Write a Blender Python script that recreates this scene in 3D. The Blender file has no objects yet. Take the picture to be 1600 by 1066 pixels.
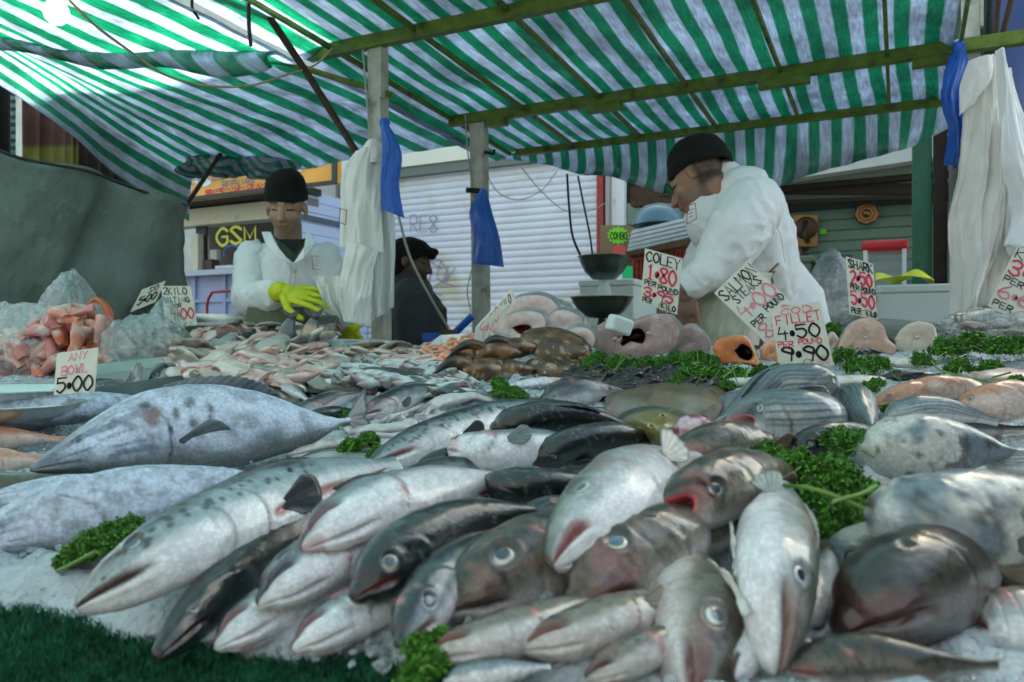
import bpy, bmesh, math, random
import numpy as np
from mathutils import Vector, Matrix
random.seed(7); rng = np.random.default_rng(7)
R = math.radians
scene = bpy.context.scene
C = scene.collection

# ---------------------------------------------------------------- camera
FPX, CX, CY, CZ = 1216.0, 800.0, 533.0, 1.10
cam = bpy.data.cameras.new('camera'); camo = bpy.data.objects.new('camera', cam); C.objects.link(camo)
camo.location = (0, 0, CZ); camo.rotation_euler = (R(90), 0, 0)
cam.sensor_width = 36; cam.lens = 36*FPX/1600; cam.clip_start = 0.02; cam.clip_end = 500
cam.dof.use_dof = True; cam.dof.focus_distance = 1.35; cam.dof.aperture_fstop = 8.5
scene.camera = camo
# ---------------------------------------------------------------- light
SUN_EL, SUN_AZ = 40.0, 22.0          # azimuth clockwise from +Y
w = bpy.data.worlds.new('World'); scene.world = w; w.use_nodes = True
nt = w.node_tree; bg = nt.nodes['Background']
sky = nt.nodes.new('ShaderNodeTexSky'); sky.sky_type = 'NISHITA'; sky.sun_disc = False
sky.sun_elevation = R(SUN_EL); sky.sun_rotation = R(SUN_AZ); sky.air_density = 1.0; sky.dust_density = 3.5; sky.ozone_density = .6
tint = nt.nodes.new('ShaderNodeVectorMath'); tint.operation = 'MULTIPLY'; tint.inputs[1].default_value = (1.06, 1.06, .86); nt.links.new(sky.outputs[0], tint.inputs[0]); nt.links.new(tint.outputs[0], bg.inputs[0]); bg.inputs[1].default_value = 0.078
sl = bpy.data.lights.new('sun', 'SUN'); sl.energy = 5; sl.angle = R(0.5); sl.color = (1, .93, .8)
so = bpy.data.objects.new('sun', sl); C.objects.link(so); so.location = (0, 0, 12)
sd = Vector((math.sin(R(SUN_AZ))*math.cos(R(SUN_EL)), math.cos(R(SUN_AZ))*math.cos(R(SUN_EL)), math.sin(R(SUN_EL))))
so.rotation_euler = sd.to_track_quat('Z', 'Y').to_euler()
scene.view_settings.view_transform = 'Standard'; scene.view_settings.look = 'None'
scene.view_settings.exposure = 3.18; scene.view_settings.gamma = 1
scene.cycles.max_bounces = 10; scene.cycles.diffuse_bounces = 5; scene.cycles.transparent_max_bounces = 24
scene.cycles.use_denoising = True

# ---------------------------------------------------------------- frames of reference
E1 = np.array([.894, -.448, 0.]); E2 = np.array([.448, .894, 0.])   # along the stall, into the stall
def P(px, py, d): return Vector(((px-CX)/FPX*d, d, CZ-(py-CY)/FPX*d))
def dS(px, s): return s/(.448*(px-CX)/FPX+.894)
def PS(px, py, s): return P(px, py, dS(px, s))                       # on the vertical plane s = const
def dA(px, a): return a/(.894*(px-CX)/FPX-.448)
def PA(px, py, a): return P(px, py, dA(px, a))
def A(a, s, z): return Vector((E1[0]*a+E2[0]*s, E1[1]*a+E2[1]*s, z))
S0, Z0, SL = .39, -.21, .114                                          # the display board
def zS(s): return CZ+Z0+SL*(s-S0)
def dT(px, py, h=0.):
    m = .448*(px-CX)/FPX+.894
    return (Z0-SL*S0+h)/(-(py-CY)/FPX-SL*m)
def T(px, py, h=0.): return P(px, py, dT(px, py, h))                  # point h above the display board
NB = Vector((-E2[0]*SL, -E2[1]*SL, 1)).normalized()

# ---------------------------------------------------------------- noise
def _h(i, j, k, s):
    n = (i*374761393+j*668265263+k*1274126177+s*974634777) & 0xffffffff
    n = ((n ^ (n >> 13))*1274126177) & 0xffffffff
    return ((n ^ (n >> 16)) & 0xffff)/65535.0
def vn(p, seed=0):
    p = np.asarray(p, float); f = np.floor(p); i = f.astype(np.int64); t = p-f; t = t*t*(3-2*t); o = 0
    for a in (0, 1):
        for b in (0, 1):
            for c in (0, 1):
                wgt = (t[:, 0] if a else 1-t[:, 0])*(t[:, 1] if b else 1-t[:, 1])*(t[:, 2] if c else 1-t[:, 2])
                o = o+wgt*_h(i[:, 0]+a, i[:, 1]+b, i[:, 2]+c, seed)
    return o*2-1
def fbm(p, sc, oct=3, seed=0):
    p = np.asarray(p, float)*sc; o = 0; am = 1; tot = 0
    for k in range(oct):
        o = o+am*vn(p, seed+k*17); tot += am; am *= .5; p = p*2.03
    return o/tot
def sm(x, xs, ys):
    xs = np.array(xs, float); ys = np.array(ys, float); m = np.gradient(ys, xs)
    x = np.clip(x, xs[0], xs[-1]); k = np.clip(np.searchsorted(xs, x, side='right')-1, 0, len(xs)-2)
    hh = xs[k+1]-xs[k]; t = (x-xs[k])/hh
    return (2*t**3-3*t**2+1)*ys[k]+(t**3-2*t**2+t)*hh*m[k]+(-2*t**3+3*t**2)*ys[k+1]+(t**3-t**2)*hh*m[k+1]
def ss(a, b, x): t = np.clip((x-a)/(b-a), 0, 1); return t*t*(3-2*t)
def mixc(a, b, t): return a*(1-t[:, None])+b*t[:, None]
def curve(pts, n):
    pts = np.array([tuple(p) for p in pts], float)
    if len(pts) == 1: return np.repeat(pts, n, 0)
    L = np.r_[0, np.cumsum(np.linalg.norm(np.diff(pts, axis=0), axis=1))]; L = L/L[-1]
    t = np.linspace(0, 1, n)
    if len(pts) == 2: return pts[0]+(pts[1]-pts[0])*t[:, None]
    return np.stack([sm(t, L, pts[:, k]) for k in range(pts.shape[1])], 1)

# ---------------------------------------------------------------- objects
def nm(o, label=None, cat=None, group=None, kind=None):
    if label: o['label'] = label
    if cat: o['category'] = cat
    if group: o['group'] = group
    if kind: o['kind'] = kind
    return o
def thing(name, label, cat, loc=(0, 0, 0), group=None):
    o = bpy.data.objects.new(name, None); C.objects.link(o); o.location = loc; o.empty_display_size = .05
    return nm(o, label, cat, group)
def mo(name, V, Fc, mat, root=None, col=None, uv=None, smooth=True, loc=None):
    V = np.array([tuple(v) for v in V], float) if not isinstance(V, np.ndarray) else V.copy()
    off = np.array(root.location if root is not None else (loc if loc is not None else V.mean(0)*[1, 1, 0]+[0, 0, V[:, 2].min()]), float)
    if root is not None and root.parent is not None: off = off+np.array(root.parent.location)
    me = bpy.data.meshes.new(name); me.from_pydata((V-off).tolist(), [], [tuple(int(i) for i in f) for f in Fc]); me.update()
    if smooth: me.polygons.foreach_set('use_smooth', [True]*len(me.polygons))
    if col is not None:
        col = np.asarray(col, float)
        if col.ndim == 1: col = np.repeat(col[None], len(V), 0)
        ca = me.color_attributes.new('Col', 'FLOAT_COLOR', 'POINT')
        ca.data.foreach_set('color', np.c_[np.clip(col, 0, 1), np.ones(len(V))].ravel())
    if uv is not None:
        ul = me.uv_layers.new(name='UVMap'); idx = np.zeros(len(me.loops), int); me.loops.foreach_get('vertex_index', idx)
        ul.data.foreach_set('uv', np.asarray(uv, float)[idx].ravel())
    me.materials.append(mat)
    o = bpy.data.objects.new(name, me); C.objects.link(o)
    if root is not None: o.parent = root
    else: o.location = off
    return o
def gf(n, m, wu=False, wv=False, off=0, flip=False):
    i, j = np.meshgrid(np.arange(n if wu else n-1), np.arange(m if wv else m-1), indexing='ij')
    a = i*m+j; b = ((i+1) % n)*m+j; c = ((i+1) % n)*m+(j+1) % m; d = i*m+(j+1) % m
    f = np.stack([a, b, c, d], -1).reshape(-1, 4)+off
    return (f[:, ::-1] if flip else f).tolist()
class MB:
    def __init__(s): s.V = []; s.F = []; s.K = []; s.n = 0
    def add(s, V, F, col=(1, 1, 1)):
        V = np.array([tuple(v) for v in V], float) if not isinstance(V, np.ndarray) else V
        s.V.append(V); s.F += [tuple(i+s.n for i in f) for f in F]
        c = np.asarray(col, float); s.K.append(np.repeat(c[None], len(V), 0) if c.ndim == 1 else c); s.n += len(V); return s
    def box(s, c, sz, ax=None, col=(1, 1, 1)):                        # ax = three axes (rows)
        ax = np.eye(3) if ax is None else np.array([tuple(a) for a in ax]); sz = np.array(sz)/2
        q = np.array([[x, y, z] for x in (-1, 1) for y in (-1, 1) for z in (-1, 1)], float)*sz
        return s.add(np.array(tuple(c))+q@ax, [(0, 1, 3, 2), (4, 6, 7, 5), (0, 4, 5, 1), (2, 3, 7, 6), (0, 2, 6, 4), (1, 5, 7, 3)], col)
    def tube(s, pts, r, n=10, seg=None, col=(1, 1, 1), flat=1.):
        pts = np.array([tuple(p) for p in pts], float)
        if seg: pts = curve(pts, seg)
        k = len(pts); r = np.interp(np.linspace(0, 1, k), np.linspace(0, 1, len(r)), r) if np.ndim(r) else np.full(k, r)
        t = np.gradient(pts, axis=0); t /= np.linalg.norm(t, axis=1)[:, None]+1e-9
        up = np.array([0, 0, 1.]); 
        if abs(t[0]@up) > .9: up = np.array([1., 0, 0])
        V = []
        for i in range(k):
            b = np.cross(t[i], up); b /= np.linalg.norm(b)+1e-9; u2 = np.cross(b, t[i]); up = u2
            an = np.linspace(0, 2*np.pi, n, endpoint=False)
            V.append(pts[i]+r[i]*(np.cos(an)[:, None]*b+flat*np.sin(an)[:, None]*u2))
        V = np.concatenate(V); f = gf(k, n, wv=True)+[tuple(range(n))[::-1], tuple(range((k-1)*n, k*n))]
        return s.add(V, f, col)
    def ball(s, c, r, n=14, m=9, ax=None, col=(1, 1, 1)):
        th = np.linspace(0, np.pi, m); ph = np.linspace(0, 2*np.pi, n, endpoint=False)
        q = np.stack([np.outer(np.sin(th), np.cos(ph)), np.outer(np.sin(th), np.sin(ph)), np.outer(np.cos(th), np.ones(n))], -1).reshape(-1, 3)
        q = q*(np.ones(3)*np.array(r)); ax = np.eye(3) if ax is None else np.array([tuple(a) for a in ax])
        return s.add(np.array(tuple(c))+q@ax, gf(m, n, wv=True), col)
    def lathe(s, c, prof, n=28, ax=None, col=(1, 1, 1)):              # prof = (radius, height)
        ph = np.linspace(0, 2*np.pi, n, endpoint=False); pr = np.array(prof, float)
        q = np.stack([np.outer(pr[:, 0], np.cos(ph)), np.outer(pr[:, 0], np.sin(ph)), np.outer(pr[:, 1], np.ones(n))], -1).reshape(-1, 3)
        ax = np.eye(3) if ax is None else np.array([tuple(a) for a in ax])
        return s.add(np.array(tuple(c))+q@ax, gf(len(pr), n, wv=True), col)
    def slab(s, pts, off, col=(1, 1, 1)):                             # polygon + thickness vector
        p = np.array([tuple(q) for q in pts]); n = len(p); off = np.array(tuple(off))
        return s.add(np.r_[p, p+off], [tuple(range(n)), tuple(range(n, 2*n))[::-1]]+[(i, i+n, (i+1) % n+n, (i+1) % n) for i in range(n)], col)
    def out(s, name, mat, root=None, smooth=False, bevel=0, **k):
        o = mo(name, np.concatenate(s.V), s.F, mat, root, col=np.concatenate(s.K), smooth=smooth, **k)
        if bevel:
            b = o.modifiers.new('b', 'BEVEL'); b.width = bevel; b.segments = 2; b.limit_method = 'ANGLE'
        return o

# ---------------------------------------------------------------- materials
MATS = {}
def mat(name, col=(.5, .5, .5), rough=.6, metal=0, attr=False, nz=0, nsc=20, bump=0, bsc=60, coat=0, trans=0, sss=0, spec=.5, emit=None, alpha=1, ior=1.45, vor=0, vsc=40, dirt=None, dsc=4, dth=.6, dist=.002):
    if name in MATS: return MATS[name]
    m = bpy.data.materials.new(name); m.use_nodes = True; MATS[name] = m
    t = m.node_tree; N = t.nodes; L = t.links; b = N['Principled BSDF']
    tc = N.new('ShaderNodeTexCoord'); co = tc.outputs['Object']
    if attr: a = N.new('ShaderNodeAttribute'); a.attribute_name = 'Col'; cur = a.outputs['Color']
    else: a = N.new('ShaderNodeRGB'); a.outputs[0].default_value = (*col, 1); cur = a.outputs[0]
    if nz:
        n = N.new('ShaderNodeTexNoise'); n.inputs['Scale'].default_value = nsc; n.inputs['Detail'].default_value = 5; L.new(co, n.inputs['Vector'])
        mr = N.new('ShaderNodeMapRange'); mr.inputs[1].default_value = .25; mr.inputs[2].default_value = .75; mr.inputs[3].default_value = 1-nz; mr.inputs[4].default_value = 1+nz
        L.new(n.outputs['Fac'], mr.inputs[0]); mx = N.new('ShaderNodeVectorMath'); mx.operation = 'SCALE'; L.new(cur, mx.inputs[0]); L.new(mr.outputs[0], mx.inputs['Scale']); cur = mx.outputs[0]
    if dirt:
        n = N.new('ShaderNodeTexNoise'); n.inputs['Scale'].default_value = dsc; n.inputs['Detail'].default_value = 6; L.new(co, n.inputs['Vector'])
        mr = N.new('ShaderNodeMapRange'); mr.inputs[1].default_value = dth; mr.inputs[2].default_value = dth+.15; L.new(n.outputs['Fac'], mr.inputs[0])
        mx = N.new('ShaderNodeMix'); mx.data_type = 'RGBA'; L.new(mr.outputs[0], mx.inputs[0]); L.new(cur, mx.inputs[6]); mx.inputs[7].default_value = (*dirt, 1); cur = mx.outputs[2]
    L.new(cur, b.inputs['Base Color'])
    b.inputs['Roughness'].default_value = rough; b.inputs['Metallic'].default_value = metal; b.inputs['Coat Weight'].default_value = coat; b.inputs['Coat Roughness'].default_value = .12
    b.inputs['Transmission Weight'].default_value = trans; b.inputs['Specular IOR Level'].default_value = spec; b.inputs['IOR'].default_value = ior; b.inputs['Alpha'].default_value = alpha
    if sss: b.inputs['Subsurface Weight'].default_value = sss; b.inputs['Subsurface Radius'].default_value = (.01, .004, .003); b.inputs['Subsurface Scale'].default_value = 1
    if emit: b.inputs['Emission Color'].default_value = (*emit[:3], 1); b.inputs['Emission Strength'].default_value = emit[3]
    prev = None
    if bump:
        n = N.new('ShaderNodeTexNoise'); n.inputs['Scale'].default_value = bsc; n.inputs['Detail'].default_value = 4; L.new(co, n.inputs['Vector'])
        bp = N.new('ShaderNodeBump'); bp.inputs['Strength'].default_value = bump; bp.inputs['Distance'].default_value = dist; L.new(n.outputs['Fac'], bp.inputs['Height']); L.new(bp.outputs[0], b.inputs['Normal']); prev = bp
    if vor:
        v = N.new('ShaderNodeTexVoronoi'); v.inputs['Scale'].default_value = vsc; L.new(tc.outputs['UV'], v.inputs['Vector'])
        bp = N.new('ShaderNodeBump'); bp.inputs['Strength'].default_value = vor; bp.inputs['Distance'].default_value = .0006; L.new(v.outputs['Distance'], bp.inputs['Height'])
        if prev: L.new(prev.outputs[0], bp.inputs['Normal'])
        L.new(bp.outputs[0], b.inputs['Normal'])
        # scale-by-scale tone
        mr = N.new('ShaderNodeMapRange'); mr.inputs[1].default_value = .0; mr.inputs[2].default_value = .6; mr.inputs[3].default_value = 1.12; mr.inputs[4].default_value = .8; L.new(v.outputs['Distance'], mr.inputs[0])
        mx = N.new('ShaderNodeVectorMath'); mx.operation = 'SCALE'; L.new(cur, mx.inputs[0]); L.new(mr.outputs[0], mx.inputs['Scale']); L.new(mx.outputs[0], b.inputs['Base Color'])
    return m
def tarp_mat(name, green, white, tr=.55):
    m = bpy.data.materials.new(name); m.use_nodes = True; t = m.node_tree; N = t.nodes; L = t.links
    for n in list(N): N.remove(n)
    out = N.new('ShaderNodeOutputMaterial'); uv = N.new('ShaderNodeTexCoord'); sp = N.new('ShaderNodeSeparateXYZ'); L.new(uv.outputs['UV'], sp.inputs[0])
    fr = N.new('ShaderNodeMath'); fr.operation = 'FRACT'; L.new(sp.outputs['X'], fr.inputs[0])
    cr = N.new('ShaderNodeValToRGB'); e = cr.color_ramp.elements; e[0].position = 0; e[0].color = (*green, 1); e[1].position = .44; e[1].color = (*green, 1)
    for p, c in ((.50, white), (.95, white), (1.0, green)): x = e.new(p); x.color = (*c, 1)
    L.new(fr.outputs[0], cr.inputs[0])
    # woven threads and grime
    n1 = N.new('ShaderNodeTexNoise'); n1.inputs['Scale'].default_value = 1; n1.inputs['Detail'].default_value = 4
    mp = N.new('ShaderNodeMapping'); mp.inputs['Scale'].default_value = (14, 1.2, 1); L.new(uv.outputs['UV'], mp.inputs[0]); L.new(mp.outputs[0], n1.inputs['Vector'])
    n2 = N.new('ShaderNodeTexNoise'); n2.inputs['Scale'].default_value = 3.5; n2.inputs['Detail'].default_value = 7; n2.inputs['Roughness'].default_value = .65; L.new(uv.outputs['Object'], n2.inputs['Vector'])
    m1 = N.new('ShaderNodeMapRange'); m1.inputs[1].default_value = .3; m1.inputs[2].default_value = .7; m1.inputs[3].default_value = .7; m1.inputs[4].default_value = 1.12; L.new(n1.outputs[0], m1.inputs[0])
    m2 = N.new('ShaderNodeMapRange'); m2.inputs[1].default_value = .32; m2.inputs[2].default_value = .62; m2.inputs[3].default_value = .55; m2.inputs[4].default_value = 1.05; L.new(n2.outputs[0], m2.inputs[0])
    mm = N.new('ShaderNodeMath'); mm.operation = 'MULTIPLY'; L.new(m1.outputs[0], mm.inputs[0]); L.new(m2.outputs[0], mm.inputs[1])
    sc = N.new('ShaderNodeVectorMath'); sc.operation = 'SCALE'; L.new(cr.outputs[0], sc.inputs[0]); L.new(mm.outputs[0], sc.inputs['Scale'])
    n3 = N.new('ShaderNodeTexNoise'); n3.inputs['Scale'].default_value = 26; n3.inputs['Detail'].default_value = 6; n3.inputs['Distortion'].default_value = .6; L.new(uv.outputs['Object'], n3.inputs['Vector'])
    bp = N.new('ShaderNodeBump'); bp.inputs['Strength'].default_value = .55; bp.inputs['Distance'].default_value = .012; L.new(n3.outputs[0], bp.inputs['Height'])
    d = N.new('ShaderNodeBsdfDiffuse'); tl = N.new('ShaderNodeBsdfTranslucent'); gl = N.new('ShaderNodeBsdfGlossy'); gl.inputs['Roughness'].default_value = .35
    for q in (d, tl): L.new(sc.outputs[0], q.inputs['Color'])
    for q in (d, tl, gl): L.new(bp.outputs[0], q.inputs['Normal'])
    a = N.new('ShaderNodeMixShader'); a.inputs[0].default_value = tr; L.new(d.outputs[0], a.inputs[1]); L.new(tl.outputs[0], a.inputs[2])
    b = N.new('ShaderNodeMixShader'); b.inputs[0].default_value = .05; L.new(a.outputs[0], b.inputs[1]); L.new(gl.outputs[0], b.inputs[2]); L.new(b.outputs[0], out.inputs[0])
    return m
def film_mat(name, tint, dens=.25, rough=.15):
    m = bpy.data.materials.new(name); m.use_nodes = True; t = m.node_tree; N = t.nodes; L = t.links
    for n in list(N): N.remove(n)
    out = N.new('ShaderNodeOutputMaterial'); tr = N.new('ShaderNodeBsdfTransparent'); df = N.new('ShaderNodeBsdfDiffuse'); tl = N.new('ShaderNodeBsdfTranslucent'); gl = N.new('ShaderNodeBsdfGlossy'); gl.inputs['Roughness'].default_value = rough
    df.inputs[0].default_value = (*tint, 1); tl.inputs[0].default_value = (*tint, 1)
    lw = N.new('ShaderNodeLayerWeight'); lw.inputs[0].default_value = .35
    tc = N.new('ShaderNodeTexCoord'); nn = N.new('ShaderNodeTexNoise'); nn.inputs['Scale'].default_value = 30; nn.inputs['Detail'].default_value = 5; nn.inputs['Distortion'].default_value = 1.5; L.new(tc.outputs['Object'], nn.inputs[0])
    bp = N.new('ShaderNodeBump'); bp.inputs['Strength'].default_value = .8; bp.inputs['Distance'].default_value = .01; L.new(nn.outputs[0], bp.inputs['Height']); L.new(bp.outputs[0], gl.inputs['Normal']); L.new(bp.outputs[0], df.inputs['Normal'])
    m0 = N.new('ShaderNodeMixShader'); m0.inputs[0].default_value = .5; L.new(df.outputs[0], m0.inputs[1]); L.new(tl.outputs[0], m0.inputs[2])
    ad = N.new('ShaderNodeMath'); ad.operation = 'MULTIPLY_ADD'; ad.inputs[1].default_value = .2; ad.inputs[2].default_value = dens; L.new(lw.outputs['Facing'], ad.inputs[0])
    cn = N.new('ShaderNodeTexNoise'); cn.inputs['Scale'].default_value = 11; cn.inputs['Detail'].default_value = 5; cn.inputs['Distortion'].default_value = 2.5; L.new(tc.outputs['Object'], cn.inputs[0])
    c1 = N.new('ShaderNodeMath'); c1.operation = 'SUBTRACT'; c1.inputs[1].default_value = .5; L.new(cn.outputs[0], c1.inputs[0]); c2 = N.new('ShaderNodeMath'); c2.operation = 'ABSOLUTE'; L.new(c1.outputs[0], c2.inputs[0])
    c3_ = N.new('ShaderNodeMapRange'); c3_.inputs[1].default_value = 0; c3_.inputs[2].default_value = .035; c3_.inputs[3].default_value = .35; c3_.inputs[4].default_value = 0; L.new(c2.outputs[0], c3_.inputs[0])  # thin opaque lines paint white crease highlights into the film
    a2 = N.new('ShaderNodeMath'); a2.operation = 'ADD'; a2.use_clamp = True; L.new(ad.outputs[0], a2.inputs[0]); L.new(c3_.outputs[0], a2.inputs[1]); ad = a2
    m1 = N.new('ShaderNodeMixShader'); L.new(ad.outputs[0], m1.inputs[0]); L.new(tr.outputs[0], m1.inputs[1]); L.new(m0.outputs[0], m1.inputs[2])
    m2 = N.new('ShaderNodeMixShader'); m2.inputs[0].default_value = .2; L.new(m1.outputs[0], m2.inputs[1]); L.new(gl.outputs[0], m2.inputs[2]); L.new(m2.outputs[0], out.inputs[0])
    return m
M_FISH = mat('fish skin', attr=True, rough=.30, coat=.5, nz=.12, nsc=130, bump=.35, bsc=90, vor=.4, vsc=3.4, spec=.6, dist=.0012)
M_SMALL = mat('small fish skin', attr=True, rough=.28, coat=.4, nz=.12, nsc=200, bump=.2, bsc=200, spec=.6)
M_FROST = mat('frosted skin', attr=True, rough=.62, nz=.3, nsc=240, bump=.8, bsc=220, spec=.4)
M_FIN = mat('fin', attr=True, rough=.35, coat=.3, nz=.25, nsc=120, bump=.4, bsc=200)
M_EYE = mat('fish eye', attr=True, rough=.06, coat=1)
M_MEAT = mat('fish flesh', attr=True, rough=.33, coat=.35, nz=.14, nsc=90, bump=.5, bsc=120, sss=.15)
M_ICE2 = mat('wet ice', (.75, .82, .86), rough=.08, trans=.75, ior=1.31, bump=.3, bsc=200)
M_ICE = mat('crushed ice', (.62, .68, .72), rough=.2, nz=.1, nsc=60, bump=1, bsc=170, trans=.25, spec=.6, ior=1.31, dist=.006)
M_TURF = mat('artificial turf', (.006, .06, .03), rough=.7, nz=.5, nsc=90)
M_PARS = mat('parsley leaf', attr=True, rough=.42, nz=.25, nsc=150)
M_WOOD = mat('weathered wood', (.46, .46, .40), rough=.8, nz=.25, nsc=18, bump=.5, bsc=70, dirt=(.08, .075, .06), dsc=9, dth=.56)
M_GRN = mat('green painted steel', (.10, .16, .014), rough=.5, nz=.35, nsc=25, dirt=(.05, .03, .01), dsc=14, dth=.58, bump=.3, bsc=50)
M_RUST = mat('rusty iron', (.045, .025, .015), rough=.75, nz=.4, nsc=40, bump=.5)
M_CARD = mat('price card', (.74, .72, .62), rough=.55, dirt=(.5, .45, .33), dsc=20, dth=.62, nz=.05, nsc=60)
M_INKB = mat('black marker', (.012, .012, .012), rough=.5)
M_INKR = mat('red marker', (.72, .05, .10), rough=.5, nz=.25, nsc=90)
M_INKP = mat('pink marker', (.78, .25, .32), rough=.5, nz=.25, nsc=90)
M_STEEL = mat('dull steel', (.33, .36, .33), rough=.35, metal=.85, nz=.15, nsc=20, bump=.1)
M_POLY = mat('polystyrene', (.62, .68, .66), rough=.8, nz=.06, nsc=120, bump=.5, bsc=300, dist=.0008)
M_COAT = mat('white cotton coat', (.82, .84, .85), rough=.85, nz=.05, nsc=12, bump=.3, bsc=25, dist=.006)
M_DIRTY = mat('stained white cotton', (.78, .77, .73), rough=.9, dirt=(.42, .33, .20), dsc=8, dth=.60, nz=.1, nsc=9, bump=.4, bsc=30, dist=.006)
M_BLUE = mat('blue plastic', (.015, .11, .5), rough=.4, nz=.2, nsc=10, bump=.4, bsc=20, dist=.006)
M_SKIN = mat('skin', attr=True, rough=.5, sss=.1, nz=.06, nsc=50, bump=.15, bsc=150)
M_BLACK = mat('black knit', (.006, .006, .006), rough=.95, bump=1, bsc=160, dist=.003)
M_DARK = mat('dark cloth', (.012, .015, .017), rough=.9, bump=.4, bsc=30)
M_YEL = mat('yellow rubber', (.62, .68, .02), rough=.4, bump=.3, bsc=40)
M_VC = mat('painted', attr=True, rough=.6, nz=.1, nsc=14, bump=.15, bsc=40)
M_PLAST = mat('plastic film grey', (.5, .6, .6), rough=.3)
M_FILM = film_mat('clear bag film', (.7, .74, .74), .03)
M_FILM2 = film_mat('cloudy bag film', (.5, .58, .58), .10)
M_TARP = tarp_mat('striped tarpaulin', (.065, .44, .31), (.64, .73, .86), .66)

# ================================================================ the setting
g = MB(); g.slab([(-25, -12, 0), (25, -12, 0), (25, 30, 0), (-25, 30, 0)], (0, 0, -.2))
nm(g.out('ground', mat('asphalt', (.06, .06, .06), rough=.9, nz=.3, nsc=8, bump=.6, bsc=50)), kind='structure')
AX = [E1, E2, (0, 0, 1)]
pv = MB(); pv.box(A(0, 6.3, .06), (14, 2.2, .12), AX); nm(pv.out('pavement', mat('paving stone', (.22, .21, .2), rough=.85, nz=.2, nsc=5, bump=.4)), kind='structure')

# ---- buildings behind. Main shop row (s = SW)
SW = 6.3
def aS(px, s): return dS(px, s)*(.894*(px-CX)/FPX-.448)
def zat(px, py, s): return CZ-(py-CY)/FPX*dS(px, s)
M_WALL = mat('pale render', (.55, .57, .5), rough=.85, nz=.12, nsc=5, dirt=(.25, .25, .22), dsc=3, dth=.62)
M_SHUT = mat('roller shutter white', (.74, .77, .82), rough=.5, nz=.06, nsc=4, dirt=(.62, .6, .45), dsc=2.2, dth=.56)
shop = thing('shop_building', 'pale shop with a wide white roller shutter behind the market stall', 'shop', A(-1, SW, 0))
aL, aR = aS(560, SW), aS(934, SW)
def shutter(root, a0, a1, z0, z1, s, m, per=.062):
    n = int((z1-z0)/per); pr = []
    for i in range(n):
        z = z0+i*per; pr += [(0, z), (-.010, z+per*.2), (-.013, z+per*.5), (-.008, z+per*.82), (.004, z+per*.95)]
    k = len(pr); V = [A(a, s+o, z) for a in (a0, a1) for o, z in pr]
    return mo('roller_shutter', V, gf(2, k), m, root, smooth=False)
sh = shutter(shop, aL, aR, .12, zat(700, 262, SW), SW, M_SHUT)
b = MB(); zt = zat(700, 270, SW)
b.box(A((aL+aR)/2, SW-.02, zt+.035), (aR-aL+.1, .12, .09), AX); b.out('shutter_box', mat('grey green trim', (.16, .2, .17), rough=.7), shop)
b = MB(); b.box(A((aL+aR)/2, SW+.15, zt+.3), (aR-aL+.4, .5, .44), AX); b.out('fascia', mat('cream fascia', (.8, .8, .66), rough=.6, nz=.04, nsc=2), shop)
b = MB(); b.box(A((aR+.05+aL-7)/2, SW+1.6, 2.85), (aR+.05-aL+7, 2.8, 5.7), AX); b.out('wall', M_WALL, shop)
# the houses across the street, behind the camera
opp = thing('terrace_house', 'brick terrace across the street behind the camera', 'house', A(0, -6, 0))
b = MB(); b.box(A(0, -8, 4.6), (30, 5, 9.2), AX); b.out('wall', mat('dark grey render', (.055, .065, .075), rough=.9, nz=.2, nsc=6), opp)  # dark bluish grey so the sunlit wall bounces little warm light
b = MB()
for i in range(-6, 7):
    for z_ in (3.9, 6.9): b.box(A(i*2.1, -5.5, z_), (1.0, .04, 1.5), AX)
b.out('window', mat('dark window glass', (.02, .025, .03), rough=.08), opp)
# graffiti on the shutter
def rib(mb, pts, w, col=(1, 1, 1), nrm=(0, -1, 0), lift=0):
    p = np.array([tuple(q) for q in pts], float)
    if len(p) < 2: return
    nrm = np.array(tuple(nrm), float); nrm /= np.linalg.norm(nrm); t = np.gradient(p, axis=0); t /= np.linalg.norm(t, axis=1)[:, None]+1e-9
    sd = np.cross(t, nrm); p = p+nrm*lift; p[0] -= t[0]*w*.4; p[-1] += t[-1]*w*.4
    ww = np.full(len(p), w/2.); ww[0] *= .7; ww[-1] *= .7
    mb.add(np.stack([p-sd*ww[:, None], p+sd*ww[:, None]], 1).reshape(-1, 3), gf(len(p), 2), col)
def cat2(pts, n=6):
    p = [np.array(q, float) for q in pts]
    if len(p) < 3: return p
    closed = np.allclose(p[0], p[-1]); o = []
    for i in range(len(p)-1):
        a = p[i-1] if i else (p[-2] if closed else p[0]); b_, c_ = p[i], p[i+1]; d_ = p[i+2] if i+2 < len(p) else (p[1] if closed else p[-1])
        for k in range(n):
            t = k/n; o.append(.5*(2*b_+(c_-a)*t+(2*a-5*b_+4*c_-d_)*t*t+(3*b_-a-3*c_+d_)*t**3))
    o.append(p[-1]); return o
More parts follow.
